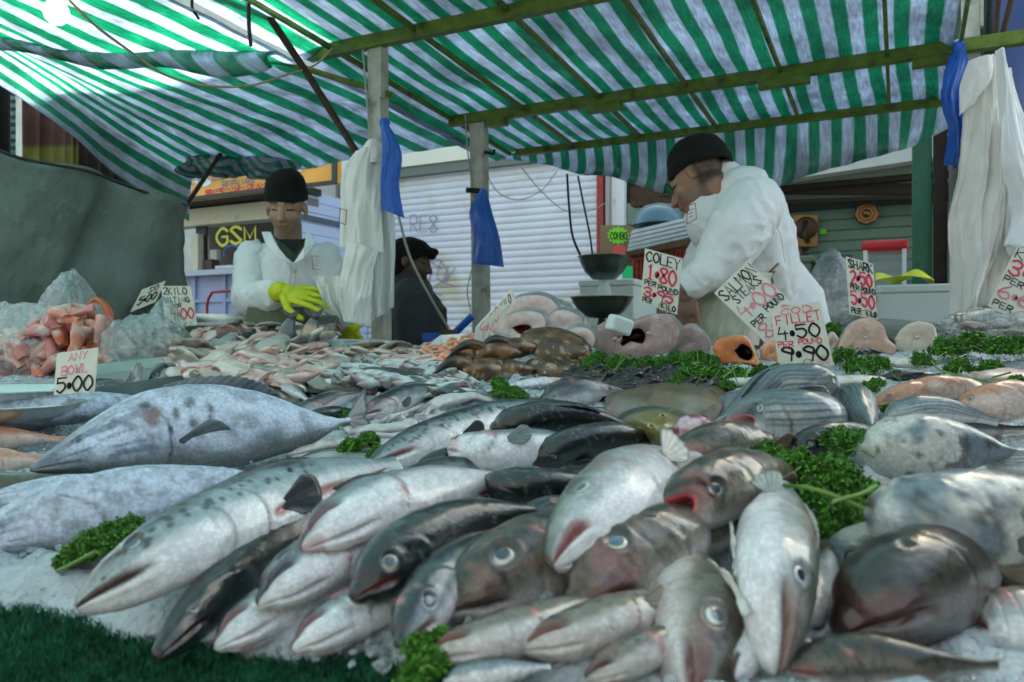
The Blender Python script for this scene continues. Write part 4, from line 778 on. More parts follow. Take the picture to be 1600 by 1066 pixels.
for sh_, el_, wr_ in ((shR, elR, wrR), (shL, elL, wrL)): chain(b, [nk+Vector((0, 0, -.06)), sh_+Vector((0, .01, -.01))], [.09, .072])
b.ball(P(449, 440, D+.06), (.185, .12, .15))
V, Fq, N = remesh(b, .009, 4); V = wrinkle(V, N, .020, 5.5, 4, (1, 1, .7)); V = wrinkle(V, N, .008, 14, 9); mo('coat', V, Fq, M_COAT, mg); VC = V
for sh_, el_, wr_, sd2 in ((shR, elR, wrR, 1), (shL, elL, wrL, 5)):
    b = MB(); cf = wr_.lerp(el_, .22); chain(b, [sh_+Vector((0, -.005, -.012)), sh_.lerp(el_, .5)+Vector((0, -.01, 0)), el_, el_.lerp(cf, .6), cf], [.076, .072, .075, .062, .056]); V, Fq, N = remesh(b, .007, 4); V = wrinkle(V, N, .012, 6.5, 31+sd2, (1, 1, .8)); V = wrinkle(V, N, .007, 15, 37+sd2); mo('coat_sleeve', V, Fq, M_COAT, mg)
b = MB(); rib(b, [surfpt(VC, x, y) for x, y in ((455, 414), (454, 430), (452, 446), (450, 462), (449, 478))], .0022, nrm=(0, -1, 0), lift=.001); rib(b, [surfpt(VC, x, y) for x, y in ((463, 416), (462, 432), (460, 448), (458, 464), (457, 480))], .0022, nrm=(0, -1, 0), lift=.001); b.out('placket_seam', mat('seam grey', (.35, .36, .37)), mg)
for x, y in ((459, 424), (457, 450), (455, 474)): b = MB(); b.ball(surfpt(VC, x, y), (.007, .004, .007), col=(.6, .6, .58)); b.out('button', M_VC, mg, smooth=True)
b = MB(); b.slab([P(422, 366, 3.21), P(432, 372, 3.2), P(459, 396, 3.16), P(470, 374, 3.2), P(478, 372, 3.23), P(476, 390, 3.18), P(456, 409, 3.145), P(434, 390, 3.16)], (0, .03, 0)); o = b.out('shirt_collar', mat('olive shirt', (.05, .065, .045), rough=.9), mg)
b = MB(); b.slab([P(434, 374, 3.225), P(470, 374, 3.225), P(458, 394, 3.18)], (0, .03, 0)); b.out('black_undershirt', M_DARK, mg)
b = MB(); b.slab([P(408, 362, 3.21), P(422, 362, 3.22), P(434, 386, 3.13), P(455, 412, 3.125), P(434, 402, 3.12), P(414, 380, 3.15)], (0, .014, 0)); b.slab([P(488, 368, 3.21), P(478, 362, 3.23), P(475, 386, 3.14), P(457, 413, 3.122), P(474, 404, 3.12), P(492, 382, 3.16)], (0, .014, 0)); b.out('coat_collar', M_COAT, mg, bevel=.004)
def badge(root, quad, w=.003, lines=True):
    fq = quadfn(quad); nr = (quad[1]-quad[0]).cross(quad[3]-quad[0]).normalized()*-1
    if nr.y > 0: nr = -nr
    b = MB()
    for e in (((0, 0), (1, 0)), ((1, 0), (1, 1)), ((1, 1), (0, 1)), ((0, 1), (0, 0))): rib(b, [fq(*e[0]), fq(*e[1])], w, nrm=nr, lift=.002)
    b.out('badge_outline', mat('red thread', (.4, .03, .03)), root)
    if lines:
        b = MB(); 
        for k in range(3): rib(b, [fq(.25, .3+.2*k), fq(.8-.1*k, .3+.2*k)], w*.8, nrm=nr, lift=.0025)
        b.out('badge_lettering', mat('blue red thread', (.2, .1, .3)), root)
badge(mg, [surfpt(VC, *q_, .010) for q_ in ((487, 400), (501, 402), (502, 422), (489, 421))])
b = MB()
hR = wrR+Vector((-.05, .02, -.0)); cap(b, elR.lerp(wrR, .55), wrR, .052, .040); hand_prims(b, wrR+Vector((.01, 0, 0)), (.9, -.15, -.16), (.1, -.75, .8), .16, 1, 1.22, 1.3)
V, Fq, N = remesh(b, .0036, 3); mo('rubber_glove', wrinkle(V, N, .002, 30, 3), Fq, M_YEL, mg)
b = MB(); cap(b, elL.lerp(wrL, .6), wrL, .05, .04); hand_prims(b, wrL, (-.25, -.1, -.9), (0, -1, .1), .4, -1, 1.1)
V, Fq, N = remesh(b, .004, 3); mo('rubber_glove', V, Fq, M_YEL, mg)
hang('apron', None, None, [(388, 480), (384, 510), (380, 560), (380, 600)], [(482, 480), (490, 510), (495, 560), (498, 600)], D-.16, mat('olive apron', (.14, .15, .10), rough=.7), 2, .012, 3, mg, bow=.05)
hang('cleaning_cloth', 'grey white cloth held in the yellow gloves of the left fishmonger', 'cloth', [(492, 432), (500, 455), (512, 475), (530, 498)], [(532, 430), (536, 455), (540, 480), (545, 498)], 3.03, M_DIRTY, 2, .02, 6)

# ---- bystander in profile behind the stall
D = 3.9; by_ = thing('person', 'bystander in dark cap and grey coat standing in profile before the shutter', 'person', P(650, 540, D)); by_.location.z = 0
hc = P(644, 408, D); fr = frame((1, -.15, -.25)); nk = P(640, 448, D+.02); hip = Vector((P(652, 560, D).x, D, .92))
b = MB(); head_prims(b, hc, fr); cap(b, hc+Vector((-.01, 0, -.06)), nk, .056, .06); chain(b, [nk, P(648, 500, D), hip], [.09, .12, .13])
for s_ in (-1, 1):
    sh_ = P(642, 460, D+.15*s_); el_ = P(640, 530, D+.17*s_); chain(b, [nk, sh_, el_, P(668, 560, D+.12*s_)], [.06, .05, .042, .03]); hand_prims(b, P(668, 560, D+.12*s_), (1, 0, -.2), (0, 0, 1), .4, 1)
    chain(b, [hip+Vector((0, .09*s_, 0)), hip+Vector((.02, .1*s_, -.45)), hip+Vector((0, .1*s_, -.86))], [.085, .06, .05]); cap(b, hip+Vector((0, .1*s_, -.88)), hip+Vector((.14, .1*s_, -.885)), .04, .03)
V, Fq, N = remesh(b, .006, 3); mo('body', V, Fq, M_SKIN, by_, col=head_col(V, hc, fr, (.12, .075, .05), .9))
b = MB(); b.ball(hc+Vector((-.012, 0, .045)), (.108, .095, .075), 20, 12); b.ball(hc+Vector((.05, 0, .045)), (.085, .075, .03)); b.ball(hc+Vector((.095, 0, .025)), (.028, .06, .018)); b.ball(hc+Vector((-.07, 0, -.02)), (.05, .08, .06)); V, Fq, N = remesh(b, .006, 4); mo('cap', wrinkle(V, N, .004, 20, 2), Fq, M_BLACK, by_)
b = MB(); cap(b, nk+Vector((0, 0, .03)), nk+Vector((0, 0, -.02)), .085, .1); chain(b, [nk+Vector((0, 0, -.05)), P(650, 500, D), hip+Vector((0, 0, -.05)), hip+Vector((0, 0, -.4))], [.12, .16, .17, .19])
for s_ in (-1, 1): chain(b, [nk+Vector((0, 0, -.05)), P(642, 462, D+.15*s_), P(640, 530, D+.17*s_), P(662, 556, D+.13*s_)], [.09, .085, .07, .055])
V, Fq, N = remesh(b, .009, 4); mo('coat', wrinkle(wrinkle(V, N, .01, 6, 4), N, .004, 16, 8), Fq, mat('grey blue wool', (.055, .06, .068), rough=.95, bump=.3, bsc=40), by_)

# ---- right fishmonger, bending to the left
D = 2.75; mr_ = thing('person', 'fishmonger in black beanie and white coat bending to the left with his back half turned', 'person', P(1190, 540, D+.1)); mr_.location.z = 0
hc = P(1088, 284, D-.02); fr = frame((-.80, .38, -.50), (.1, .3, 1)); nk = P(1142, 298, D+.06); hip = P(1200, 540, D+.12); hip.z = 1.0
shL = P(1168, 318, D-.17); elL = P(1126, 412, D-.22); wrL = P(1072, 452, D-.24)
shR = P(1150, 315, D+.24); elR = P(1095, 420, D+.28); wrR = P(1080, 480, D+.1)
b = MB(); head_prims(b, hc, fr); cap(b, hc-fr[1]*.03-fr[2]*.05, nk, .064, .068); chain(b, [nk, P(1172, 400, D+.08), P(1190, 470, D+.12), hip], [.09, .12, .10, .11])
for sh_, el_, wr_ in ((shL, elL, wrL), (shR, elR, wrR)): chain(b, [nk, sh_, el_, wr_], [.08, .06, .05, .034])
for s_ in (-1, 1): chain(b, [hip+Vector((.0, .1*s_, 0)), hip+Vector((-.02, .11*s_, -.48)), hip+Vector((.02, .11*s_, -.92))], [.085, .07, .055]); cap(b, hip+Vector((.02, .11*s_, -.95)), hip+Vector((-.15, .11*s_, -.96)), .04, .035)
hand_prims(b, wrL, (.02, .0, -1), (-.5, -.9, 0), .30, 1, 1.05); hand_prims(b, wrR, (0, 0, -1), (-1, 0, 0), .4, 1, 1.1)
V, Fq, N = remesh(b, .004, 3); col = head_col(V, hc, fr, (.38, .2, .13), .8)
q = V-np.array(hc); xx = q@np.array(fr[1]); uu = q@np.array(fr[2]); hw_ = ss(.0, -.03, xx)*ss(-.15, -.12, xx)*ss(-.085, -.05, uu+.25*(xx+.05))*(np.linalg.norm(q, axis=1) < .16); col = col*(1-.8*np.clip(hw_*(1+.5*fbm(V, 90, 2, 3)), 0, 1))[:, None]
mo('body', V, Fq, M_SKIN, mr_, col=col)
beanie(mr_, hc+fr[2]*.004-fr[1]*.020, frame((-.90, .36, -.34), (.1, .3, 1)), 1.05)
b = MB(); sd_ = fr[0]*-1 if fr[0].y > 0 else fr[0]; e_ = hc+sd_*.075+fr[1]*.075+fr[2]*.0
b.tube([e_+fr[1]*(.02+.016*math.cos(t))-sd_*(.02+.018*math.sin(t))*1.2+fr[2]*.014*math.sin(t*2) for t in np.linspace(0, 6.28, 14)], .0022, 6); b.out('glasses', M_INKB, mr_, smooth=True)
b = MB(); chain(b, [nk+Vector((.0, 0, -.01)), P(1158, 345, D+.05), P(1172, 400, D+.05), P(1188, 455, D+.1)], [.10, .155, .165, .155])
b.ball(P(1172, 380, D+.05), (.15, .18, .18)); b.ball(P(1145, 375, D+.02), (.125, .16, .15)); b.ball(P(1110, 345, D-.02), (.085, .12, .11)); cap(b, P(1136, 274, D-.02), P(1100, 322, D-.05), .052, .055); b.ball(P(1150, 300, D+.04), (.075, .12, .055)); cap(b, P(1165, 302, D-.1), P(1160, 302, D+.18), .085, .085)
b.ball(shL+Vector((.01, .04, -.02)), (.09, .09, .09))
chain(b, [shR, elR, wrR.lerp(elR, .3)], [.1, .08, .062])
V, Fq, N = remesh(b, .008, 5); V = wrinkle(V, N, .016, 4.2, 14, (1, 1, .8)); V = wrinkle(V, N, .008, 11, 19); mo('coat', V, Fq, M_COAT, mr_); VC = V
b = MB(); chain(b, [shL+Vector((.015, -.01, -.01)), P(1150, 365, D-.23), elL+Vector((.005, 0, .01)), P(1104, 430, D-.24), P(1086, 443, D-.24)], [.098, .098, .086, .066, .062]); V, Fq, N = remesh(b, .007, 4); V = wrinkle(V, N, .011, 5.0, 71, (1, 1, .8)); V = wrinkle(V, N, .008, 12, 73); mo('coat_sleeve', V, Fq, M_COAT, mr_); VS = V
b = MB(); rib(b, [surfpt(VC, x, y) for x, y in ((1180, 300), (1205, 330), (1220, 370), (1226, 410))], .0022, nrm=(0, -1, 0), lift=.001); b.out('back_seam', mat('seam grey'), mr_)
axn = (hc-nk).normalized(); cxn = axn.cross(Vector((0, 1, 0))).normalized(); cyn = axn.cross(cxn); b = MB(); b.tube([nk+axn*.035+cxn*.088*math.cos(t)+cyn*.088*math.sin(t) for t in np.linspace(0, 6.0, 24)], .012, 8); b.out('coat_collar', M_COAT, mr_, smooth=True)
b = MB(); chain(b, [P(1200, 425, D+.12), P(1222, 480, D+.14), P(1232, 560, D+.14), P(1235, 700, D+.14)], [.115, .155, .18, .2]); V, Fq, N = remesh(b, .01, 5); mo('coat_skirt', wrinkle(V, N, .012, 6, 24, (1, 1, .3)), Fq, M_COAT, mr_)
M_APR = mat('cream rubber apron', (.50, .50, .40), rough=.55, nz=.06, nsc=5, dirt=(.3, .28, .2), dsc=10, dth=.64)
hang('apron', None, None, [(1092, 440), (1080, 480), (1072, 530), (1070, 600)], [(1205, 428), (1196, 470), (1185, 530), (1180, 600)], D-.15, M_APR, 1.4, .02, 3, mr_, bow=.06)
b = MB(); b.tube([P(1080, 480, D-.24), P(1110, 458, D-.27), P(1150, 447, D-.26), P(1195, 430, D-.14), P(1240, 414, D+.0)], .004, 6, seg=30); b.tube([P(1200, 428, D-.13), P(1208, 420, D-.14), P(1216, 412, D-.14)], .004, 6, seg=8); b.tube([P(1203, 430, D-.13), P(1207, 440, D-.14), P(1205, 452, D-.14)], .004, 6, seg=8); b.out('apron_strings', mat('khaki tape', (.2, .17, .09), rough=.9), mr_)
badge(mr_, [P(1074, 322, D-.21), P(1087, 318, D-.235), P(1089, 342, D-.235), P(1074, 350, D-.21)], .004)

# ================================================================ fish
PROF = {
 'bass':   dict(top=[(0, .34), (.02, .54), (.05, .71), (.1, .86), (.2, .98), (.38, 1), (.55, .88), (.75, .52), (.9, .27), (1, .26)], bot=[(0, .36), (.02, .54), (.05, .70), (.1, .82), (.2, .94), (.4, .97), (.55, .85), (.75, .5), (.9, .25), (1, .26)], wid=[(0, .40), (.02, .6), (.05, .76), (.1, .9), (.2, 1), (.36, 1), (.55, .88), (.75, .5), (.9, .2), (1, .08)]),
 'cod':    dict(top=[(0, .42), (.03, .60), (.08, .77), (.15, .91), (.25, .98), (.36, 1), (.55, .78), (.75, .42), (.9, .2), (1, .2)], bot=[(0, .38), (.03, .57), (.08, .74), (.16, .90), (.26, .99), (.4, 1), (.55, .78), (.75, .4), (.9, .19), (1, .2)], wid=[(0, .42), (.03, .62), (.08, .78), (.15, .92), (.25, 1), (.36, .98), (.55, .75), (.75, .4), (.9, .16), (1, .07)]),
 'salmon': dict(top=[(0, .30), (.03, .47), (.08, .64), (.15, .80), (.25, .90), (.4, 1), (.6, .92), (.8, .55), (.93, .3), (1, .32)], bot=[(0, .32), (.03, .5), (.08, .66), (.15, .81), (.25, .92), (.4, 1), (.6, .9), (.8, .5), (.93, .28), (1, .32)], wid=[(0, .3), (.03, .46), (.08, .6), (.15, .78), (.25, .92), (.4, 1), (.6, .9), (.8, .5), (.93, .2), (1, .08)]),
 'tuna':   dict(top=[(0, .04), (.03, .15), (.08, .32), (.15, .54), (.27, .85), (.42, 1), (.6, .86), (.8, .42), (.94, .1), (1, .08)], bot=[(0, .05), (.03, .17), (.08, .34), (.15, .55), (.27, .85), (.42, 1), (.6, .85), (.8, .4), (.94, .1), (1, .08)], wid=[(0, .06), (.03, .2), (.08, .38), (.15, .6), (.27, .9), (.42, 1), (.6, .85), (.8, .42), (.94, .12), (1, .1)]),
}
def c3(*a): return np.array(a, float)
def col_fish(kind, c, u, n1, n2, th):
    one = np.ones(len(c))[:, None]
    if kind in ('bass', 'dark', 'cod', 'salmon', 'trout', 'pale'):
        P_ = {'bass': (c3(.014, .024, .028), c3(.22, .28, .30), c3(.82, .80, .82), .36, .0), 'dark': (c3(.008, .012, .013), c3(.022, .032, .036), c3(.2, .22, .23), .0, -.7), 'trout': (c3(.008, .012, .010), c3(.018, .026, .028), c3(.07, .075, .06), .0, -.8),
              'cod': (c3(.05, .045, .028), c3(.20, .18, .145), c3(.62, .57, .55), .30, -.30), 'salmon': (c3(.012, .02, .022), c3(.30, .38, .40), c3(.85, .85, .86), .46, .08), 'pale': (c3(.15, .16, .13), c3(.46, .48, .48), c3(.80, .78, .80), .42, 0)}[kind]
        bk, sd, be, t1, t2 = P_; e = c+.22*n1
        r = mixc(be*one, sd*one, ss(t2-.28, t2+.2, e)); r = mixc(r, bk*one, ss(t1-.1, t1+.42, e)); r = r*(1+.22*n2)[:, None]; n4 = fbm(np.stack([u*60, th*5, n1*3], 1), 1., 3, 77)
        if kind == 'cod': r = mixc(r, r*.35, .9*ss(.02, .3, n4)*ss(-.35, .1, c))
        if kind in ('trout', 'dark'): r = mixc(r, c3(.16, .18, .16)*one, .7*ss(.22, .5, n4)*ss(.1, .25, u))
        if kind in ('bass', 'pale'): r = mixc(r, r*.55, .6*ss(.1, .4, n4)*ss(-.1, .3, c))
        if kind in ('cod',): r = mixc(r, c3(.26, .12, .08)*one, .6*ss(.08, .5, n2)*ss(-.5, .2, c)); r = mixc(r, c3(.5, .2, .2)*one, .55*ss(.12, .5, n1)*ss(.5, .0, u))
        if kind in ('bass', 'pale'): r = mixc(r, c3(.6, .26, .27)*one, .55*ss(.22, .55, n1-n2*.3)*ss(.55, .1, u))
        return r
    if kind == 'tuna':
        e = c+.3*n1; st_ = fbm(np.stack([u*9, th*7, n1], 1), 1., 4, 55); r = mixc(c3(.20, .22, .22)*one, c3(.60, .66, .80)*one, ss(-.75, -.1, e)); r = mixc(r, c3(.12, .15, .20)*one, .75*ss(.0, .35, st_)*np.clip(ss(.34, .16, u)+.45*ss(.2, -.5, c), 0, 1)); r = mixc(r, c3(.09, .12, .15)*one, .5*ss(.0, .4, n2-.15*n1)+.0*c); r = mixc(r, c3(.16, .19, .22)*one, .6*ss(.5, .95, c)*ss(.2, -.2, n2)); r = mixc(r, c3(.11, .13, .15)*one, .75*ss(.15, .02, u)); return r
    if kind == 'mullet':
        st = .5+.5*np.sin(th*27+n1*1.5); e = c+.12*n1; r = mixc(c3(.7, .68, .68)*one, c3(.42, .46, .48)*one, ss(-.35, .05, e)); r = mixc(r, c3(.12, .16, .17)*one, ss(.3, .9, e)); r = mixc(r, c3(.05, .07, .08)*one, .8*ss(.55, .85, st)*ss(-.35, .1, c)*ss(.1, .2, u)); return r*(1+.15*n2)[:, None]
    if kind == 'grey':
        r = mixc(c3(.60, .58, .54)*one, c3(.16, .20, .23)*one, ss(-.12, .22, n1+.12*c)); r = mixc(r, c3(.04, .045, .05)*one, .8*ss(.1, .45, n2)); return mixc(r, c3(.5, .4, .15)*one, .6*ss(.3, .5, n1-n2)*ss(.2, .05, u))
    if kind == 'gurnard':
        r = mixc(c3(.66, .52, .46)*one, c3(.55, .25, .15)*one, ss(.1, .8, c+.5*n1)); return mixc(r, c3(.35, .2, .12)*one, .6*ss(.2, .6, n2))
    if kind == 'brown':
        r = mixc(c3(.3, .28, .2)*one, c3(.05, .05, .03)*one, ss(-.1, .5, c+.5*n1)); return mixc(r, c3(.2, .15, .06)*one, .5*ss(.1, .5, n2))
NF = [0]
def fish(kind, label, cat, pts, hw, wr=.68, phi=0., side=1, L=None, prof=None, mouth=.10, gape=0., mth=1.62, eye=None, ue=.085, eth=.95, gill=.24, fins='pdt', mcol=(.22, .03, .03), group=None, frost=False, slit=None, name=None, icol=(.62, .6, .5), NA=72, NU=84, deform=.02, pecup=.5, jaw=.0, lip=None, tone=1., spots=True, cut=0.):
    NF[0] += 1; seed = NF[0]*13; prof = PROF[prof or {'dark': 'bass', 'trout': 'salmon', 'pale': 'cod', 'mullet': 'bass', 'grey': 'cod', 'gurnard': 'cod', 'brown': 'bass'}.get(kind, kind)]
    w3 = [T(x, y, h/100.) for x, y, h in pts]; cp = np.array([tuple(p) for p in curve(w3, 40)])
    segl = np.linalg.norm(np.diff(cp, axis=0), axis=1).sum(); dm = w3[min(1, len(w3)-1)].y; H = hw/FPX*dm; W = H*wr
    tt = np.linspace(0, 1, NU)**1.35; ax = curve(cp, 300); idx = tt*299; i0 = np.clip(idx.astype(int), 0, 298); f = (idx-i0)[:, None]; ctr = ax[i0]*(1-f)+ax[i0+1]*f
    tg = np.gradient(ctr, axis=0); tg = -tg/np.linalg.norm(tg, axis=1)[:, None]                       # toward the head
    cc = np.array([0, 0, CZ])-ctr[NU//4]; t0 = tg[NU//4]; cc = cc-t0*(cc@t0); cc /= np.linalg.norm(cc); s2 = np.cross(t0, cc)*side
    dors = math.cos(R(phi))*s2+math.sin(R(phi))*cc
    D = dors[None]-tg*(tg@dors)[:, None]; D /= np.linalg.norm(D, axis=1)[:, None]; S = np.cross(tg, D)
    if S[NU//4]@cc < 0: S = -S                                                                          # S is the flank that faces us
    pr = [sm(tt, [a for a, _ in prof[k]], [b_ for _, b_ in prof[k]]) for k in ('top', 'bot', 'wid')]
    if gape:
        k_ = np.exp(-(tt/.05)); pr = [np.maximum(p, gape*(.85+.6*tt/.1)*(tt < .12)+p*(tt >= .12)) for p in pr]
    th = np.linspace(-np.pi, np.pi, NA, endpoint=False)
    U, TH = np.meshgrid(tt, th, indexing='ij'); cth, sth = np.cos(TH), np.sin(TH)
    ht = np.where(cth > 0, pr[0][:, None], pr[1][:, None])*H; wd = pr[2][:, None]*W*np.ones_like(TH)
    rr = np.ones_like(U); mcw = np.zeros_like(U)
    um = mouth; tm = mth+.35*(U/um)*.6
    if um: g_ = np.exp(-((np.abs(TH)-tm)/.10)**2)*ss(um*1.05, um*.6, U); rr -= .30*g_; mcw = np.maximum(mcw, g_*1.1); rr += .07*np.exp(-((np.abs(TH)-tm+.28)/.12)**2)*ss(um*1.1, um*.5, U)+.05*np.exp(-((np.abs(TH)-tm-.26)/.12)**2)*ss(um*1.1, um*.5, U)
    if jaw: rr -= jaw*.25*np.exp(-((np.abs(TH)-2.75)/.1)**2)*ss(.2, .08, U)
    ug = gill+.02-.10*(cth+.15)**2*np.where(cth > 0, 1, .6); fg = U-ug; gw = ss(1.0, .75, np.abs(cth+.05)); rr += (.055*np.exp(-(np.minimum(fg, 0)/.05)**2)*(fg < 0)-.045*np.exp(-(fg/.012)**2)*(fg >= 0))*gw
    fg2 = U-ug*.70; rr -= .028*np.exp(-(fg2/.007)**2)*gw; gl = np.exp(-((fg-.004)/.007)**2)*gw; gl2 = np.exp(-(fg2/.006)**2)*gw
    vent = ss(-.05, -.5, cth)*ss(gill, .02, U)*ss(0, .03, U)*(um > 0)*(kind not in ('salmon', 'tuna', 'trout')); jl = np.sin(TH*31+5*np.sin(U*14+seed)); rr += .013*jl*vent
    # eye socket
    if eye is None: eye = .17
    re = eye*H; eu, et = ue, eth
    sgn = np.sign(TH); de = np.sqrt(((U-eu)*segl)**2+((np.abs(TH)-et)*(H*np.interp(eu, tt, (pr[0]+pr[2])/2)))**2); rr -= .10*np.exp(-(de/(re*.9))**2); rr += .06*np.exp(-((de-re*1.35)/(re*.35))**2); ew = np.exp(-((de-re*1.15)/(re*.3))**2)
    base = ctr[:, None, :]+D[:, None, :]*(cth*ht*rr)[..., None]+S[:, None, :]*(sth*wd*rr)[..., None]
    V = base.reshape(-1, 3); nn = fbm(V-V.mean(0), 1.1/H, 3, seed); n2 = fbm(V-V.mean(0)+5, 3.2/H, 3, seed+3); ndir = (D[:, None, :]*cth[..., None]+S[:, None, :]*sth[..., None]).reshape(-1, 3)
    V = V+ndir*(deform*2*H*nn+.014*H*n2)[:, None]
    if cut: V = V-np.repeat(tg, NA, 0)*(((ndir@cc)+.3)*H*cut*ss(.16, .0, U.ravel()))[:, None]
    c = cth.ravel(); u = U.ravel(); col = col_fish(kind, c, u, nn, n2, TH.ravel())
    col = col*tone
    m_ = np.clip(mcw.ravel()*1.2, 0, 1); col = mixc(col, np.array([mcol]), m_)
    col = mixc(col, np.array([c3(.10, .04, .04) if kind != 'dark' else c3(.01, .01, .01)]), .6*gl.ravel()); col = mixc(col, col*.45, .55*gl2.ravel())
    col = mixc(col, col*.25, np.clip(.75*ew.ravel(), 0, 1))  # shade around each eye socket painted into the skin colour
    col = mixc(col, col*np.array([[.86, .72, .72]]), (.55*ss(.2, -1, jl)*vent).ravel())
    if kind in ('bass', 'cod', 'pale', 'salmon'): col = mixc(col, np.array([c3(.52, .16, .15)]), .6*np.exp(-((fg.ravel()+.012)/.022)**2)*ss(-.1, .35, nn)*gw.ravel())
    if um:
        at = np.abs(TH.ravel()); tmr = tm.ravel(); bw = {'cod': .55, 'pale': .38}.get(kind, .30); lp = ss(tmr-bw-.12, tmr-bw+.1, at)*ss(tmr+.1, tmr-.02, at)*ss(um*1.05, um*.5, u)
        col = mixc(col, np.array([np.array(lip or mcol)*.9]), .78*lp*(kind not in ('tuna',)))
    if kind == 'salmon' or kind == 'trout':
        r_ = random.Random(seed); pts_ = [(r_.uniform(.04, .6), r_.uniform(.2, 1.35)) for _ in range(90)]
        for a_, b_ in pts_:
            dd = np.sqrt(((u-a_)*segl)**2+((np.abs(TH.ravel())-b_)*H*.8)**2); col = mixc(col, col*.12, ss(.0032, .0014, dd)*.9)
    if kind == 'tuna' and spots:
        for a_, b_, r0 in ((.40, 1.25, .010), (.45, .95, .009), (.47, 1.45, .008), (.37, 1.6, .006), (.52, 1.1, .006), (.52, 1.3, .005), (.3, .9, .012)):
            dd = np.sqrt(((u-a_)*segl)**2+((TH.ravel()-b_)*H*.8)**2); col = mixc(col, np.array([c3(.04, .05, .055)]), .8*ss(r0, r0*.4, dd+.004*n2))
        dd = np.sqrt(((u-.31)*segl)**2+((TH.ravel()-1.2)*H*.8)**2); col = mixc(col, np.array([c3(.2, .09, .07)]), .8*ss(.02, .006, dd+.014*n2))
    if slit:                                                                                            # gutted belly: (u0, u1, theta)
        sl_ = np.exp(-((TH.ravel()*1-slit[2]-.15*np.sin(u*9))/.12)**2)*ss(slit[0], slit[0]+.04, u)*ss(slit[1], slit[1]-.04, u); V = V-ndir*(H*.10*sl_)[:, None]; col = mixc(col, np.array([c3(.62, .25, .22)]), np.clip(sl_*1.3, 0, 1))
    F = gf(NU, NA, wv=True); n0 = len(V); VV = [V]; CC = [col]; UV = [np.stack([u*segl*100, TH.ravel()*H*80], 1)]
    # mouth cavity (or closed tip)
    ring0 = V[:NA]; c0 = ring0.mean(0); last = 0; steps = ((.78, .008), (.6, .022), (.4, .05), (.12, .09)) if gape else ((.88, .10), (.66, .19), (.36, .25), (.04, .27))
    for k_, (q_, dp) in enumerate(steps):
        rg = c0+(ring0-c0)*q_-tg[0]*(dp*segl if gape else -dp*H*(pr[2][0]/.32)); VV.append(rg); cm = np.array(mcol)*(1.6, 1.1, .8, .4)[k_] if gape else None
        CC.append(np.repeat(cm[None], NA, 0) if gape else col[:NA]*(.85)); UV.append(UV[0][:NA])
    cur = 0
    for k_ in range(len(steps)):
        nx = n0+k_*NA
        for j in range(NA): F.append((cur+j, cur+(j+1) % NA, nx+(j+1) % NA, nx+j))
        cur = nx
    F.append(tuple(cur+j for j in range(NA))); F.append(tuple((NU-1)*NA+j for j in range(NA)))
    VV, CC, UV = np.concatenate(VV), np.concatenate(CC), np.concatenate(UV)
    low = Vector(VV[VV[:, 2].argmin()]); root = thing(name or cat.replace(' ', '_'), label, cat, Vector((ctr[NU//3][0], ctr[NU//3][1], low.z)), group)
    mo('body', VV, F, M_FROST if frost else M_FISH, root, col=CC, uv=UV)
    def surf(u_, t_, out=1.0):
        i = np.interp(u_, tt, np.arange(NU)); a_ = int(min(i, NU-2)); q = i-a_; j = int(round((t_+np.pi)/(2*np.pi)*NA)) % NA
        g_ = V.reshape(NU, NA, 3); p = g_[a_, j]*(1-q)+g_[a_+1, j]*q; ce = ctr[a_]*(1-q)+ctr[a_+1]*q; nd = p-ce; nd /= np.linalg.norm(nd); return p, nd, tg[a_]
    for sg in (1, -1):
        p, nd, tv = surf(eu, sg*et); p2 = surf(eu+.03, sg*et)[0]; p1 = surf(max(eu-.03, 0), sg*et)[0]; a_ = p1-p2; a_ /= np.linalg.norm(a_); b_ = np.cross(nd, a_); b_ /= np.linalg.norm(b_); n_ = np.cross(a_, b_); n_ *= np.sign(n_@nd)
        er = random.Random(seed); pf = er.uniform(.82, 1.12); rad = np.array([0, .3*pf, .54*pf, .6*pf, .66, .76, .88, .98, 1.08]); pc = np.array([.045, .07, .10])*er.uniform(.5, 1.9); gx, gz = er.uniform(-.1, .1), er.uniform(-.1, .1); hgt = np.array([.42, .41, .38, .36, .34, .28, .18, .04, -.3])*.6; ph = np.linspace(0, 6.2832, 24, endpoint=False)
        EV = []; EC = []; ic = np.array(icol)
        for r_, h_ in zip(rad, hgt):
            for q in ph: EV.append(p-nd*re*.03+(a_*(math.cos(q)*1.08*r_+gx*(r_ < .65))+b_*(math.sin(q)*.95*r_+gz*(r_ < .65)))*re+n_*h_*re); EC.append(tuple(pc) if r_ <= .56*pf else ((.03, .035, .04) if r_ <= .61*pf else (ic*(1.05-.25*(math.sin(q*2+seed) > .3)) if r_ < .9 else ic*.15)))
        mo('eye', np.array(EV), gf(len(rad), 24, wv=True), M_EYE, root, col=np.array(EC, float))
    def fan(nm_, org, dirs, lens, width0, colr, nrm, th_=.0007, ruff=.004, nl=10):
        # org list of base points, dirs/lens per ray
        n = len(dirs); FV = []; FC = []; r_ = random.Random(seed+len(nm_))
        for i in range(n):
            for j in range(nl):
                v = j/(nl-1); FV.append(np.array(org[i])+np.array(dirs[i])*lens[i]*v+np.array(nrm)*ruff*math.sin(i*1.1+v*2)*v+np.array(nrm)*ruff*.8*(i % 2)*v); FC.append(np.array(colr)*(1 if i % 2 else .6)*(.8+.3*v))
        o = mo(nm_, np.array(FV), gf(n, nl), M_FIN, root, col=np.array(FC)); s_ = o.modifiers.new('s', 'SOLIDIFY'); s_.thickness = th_; return o
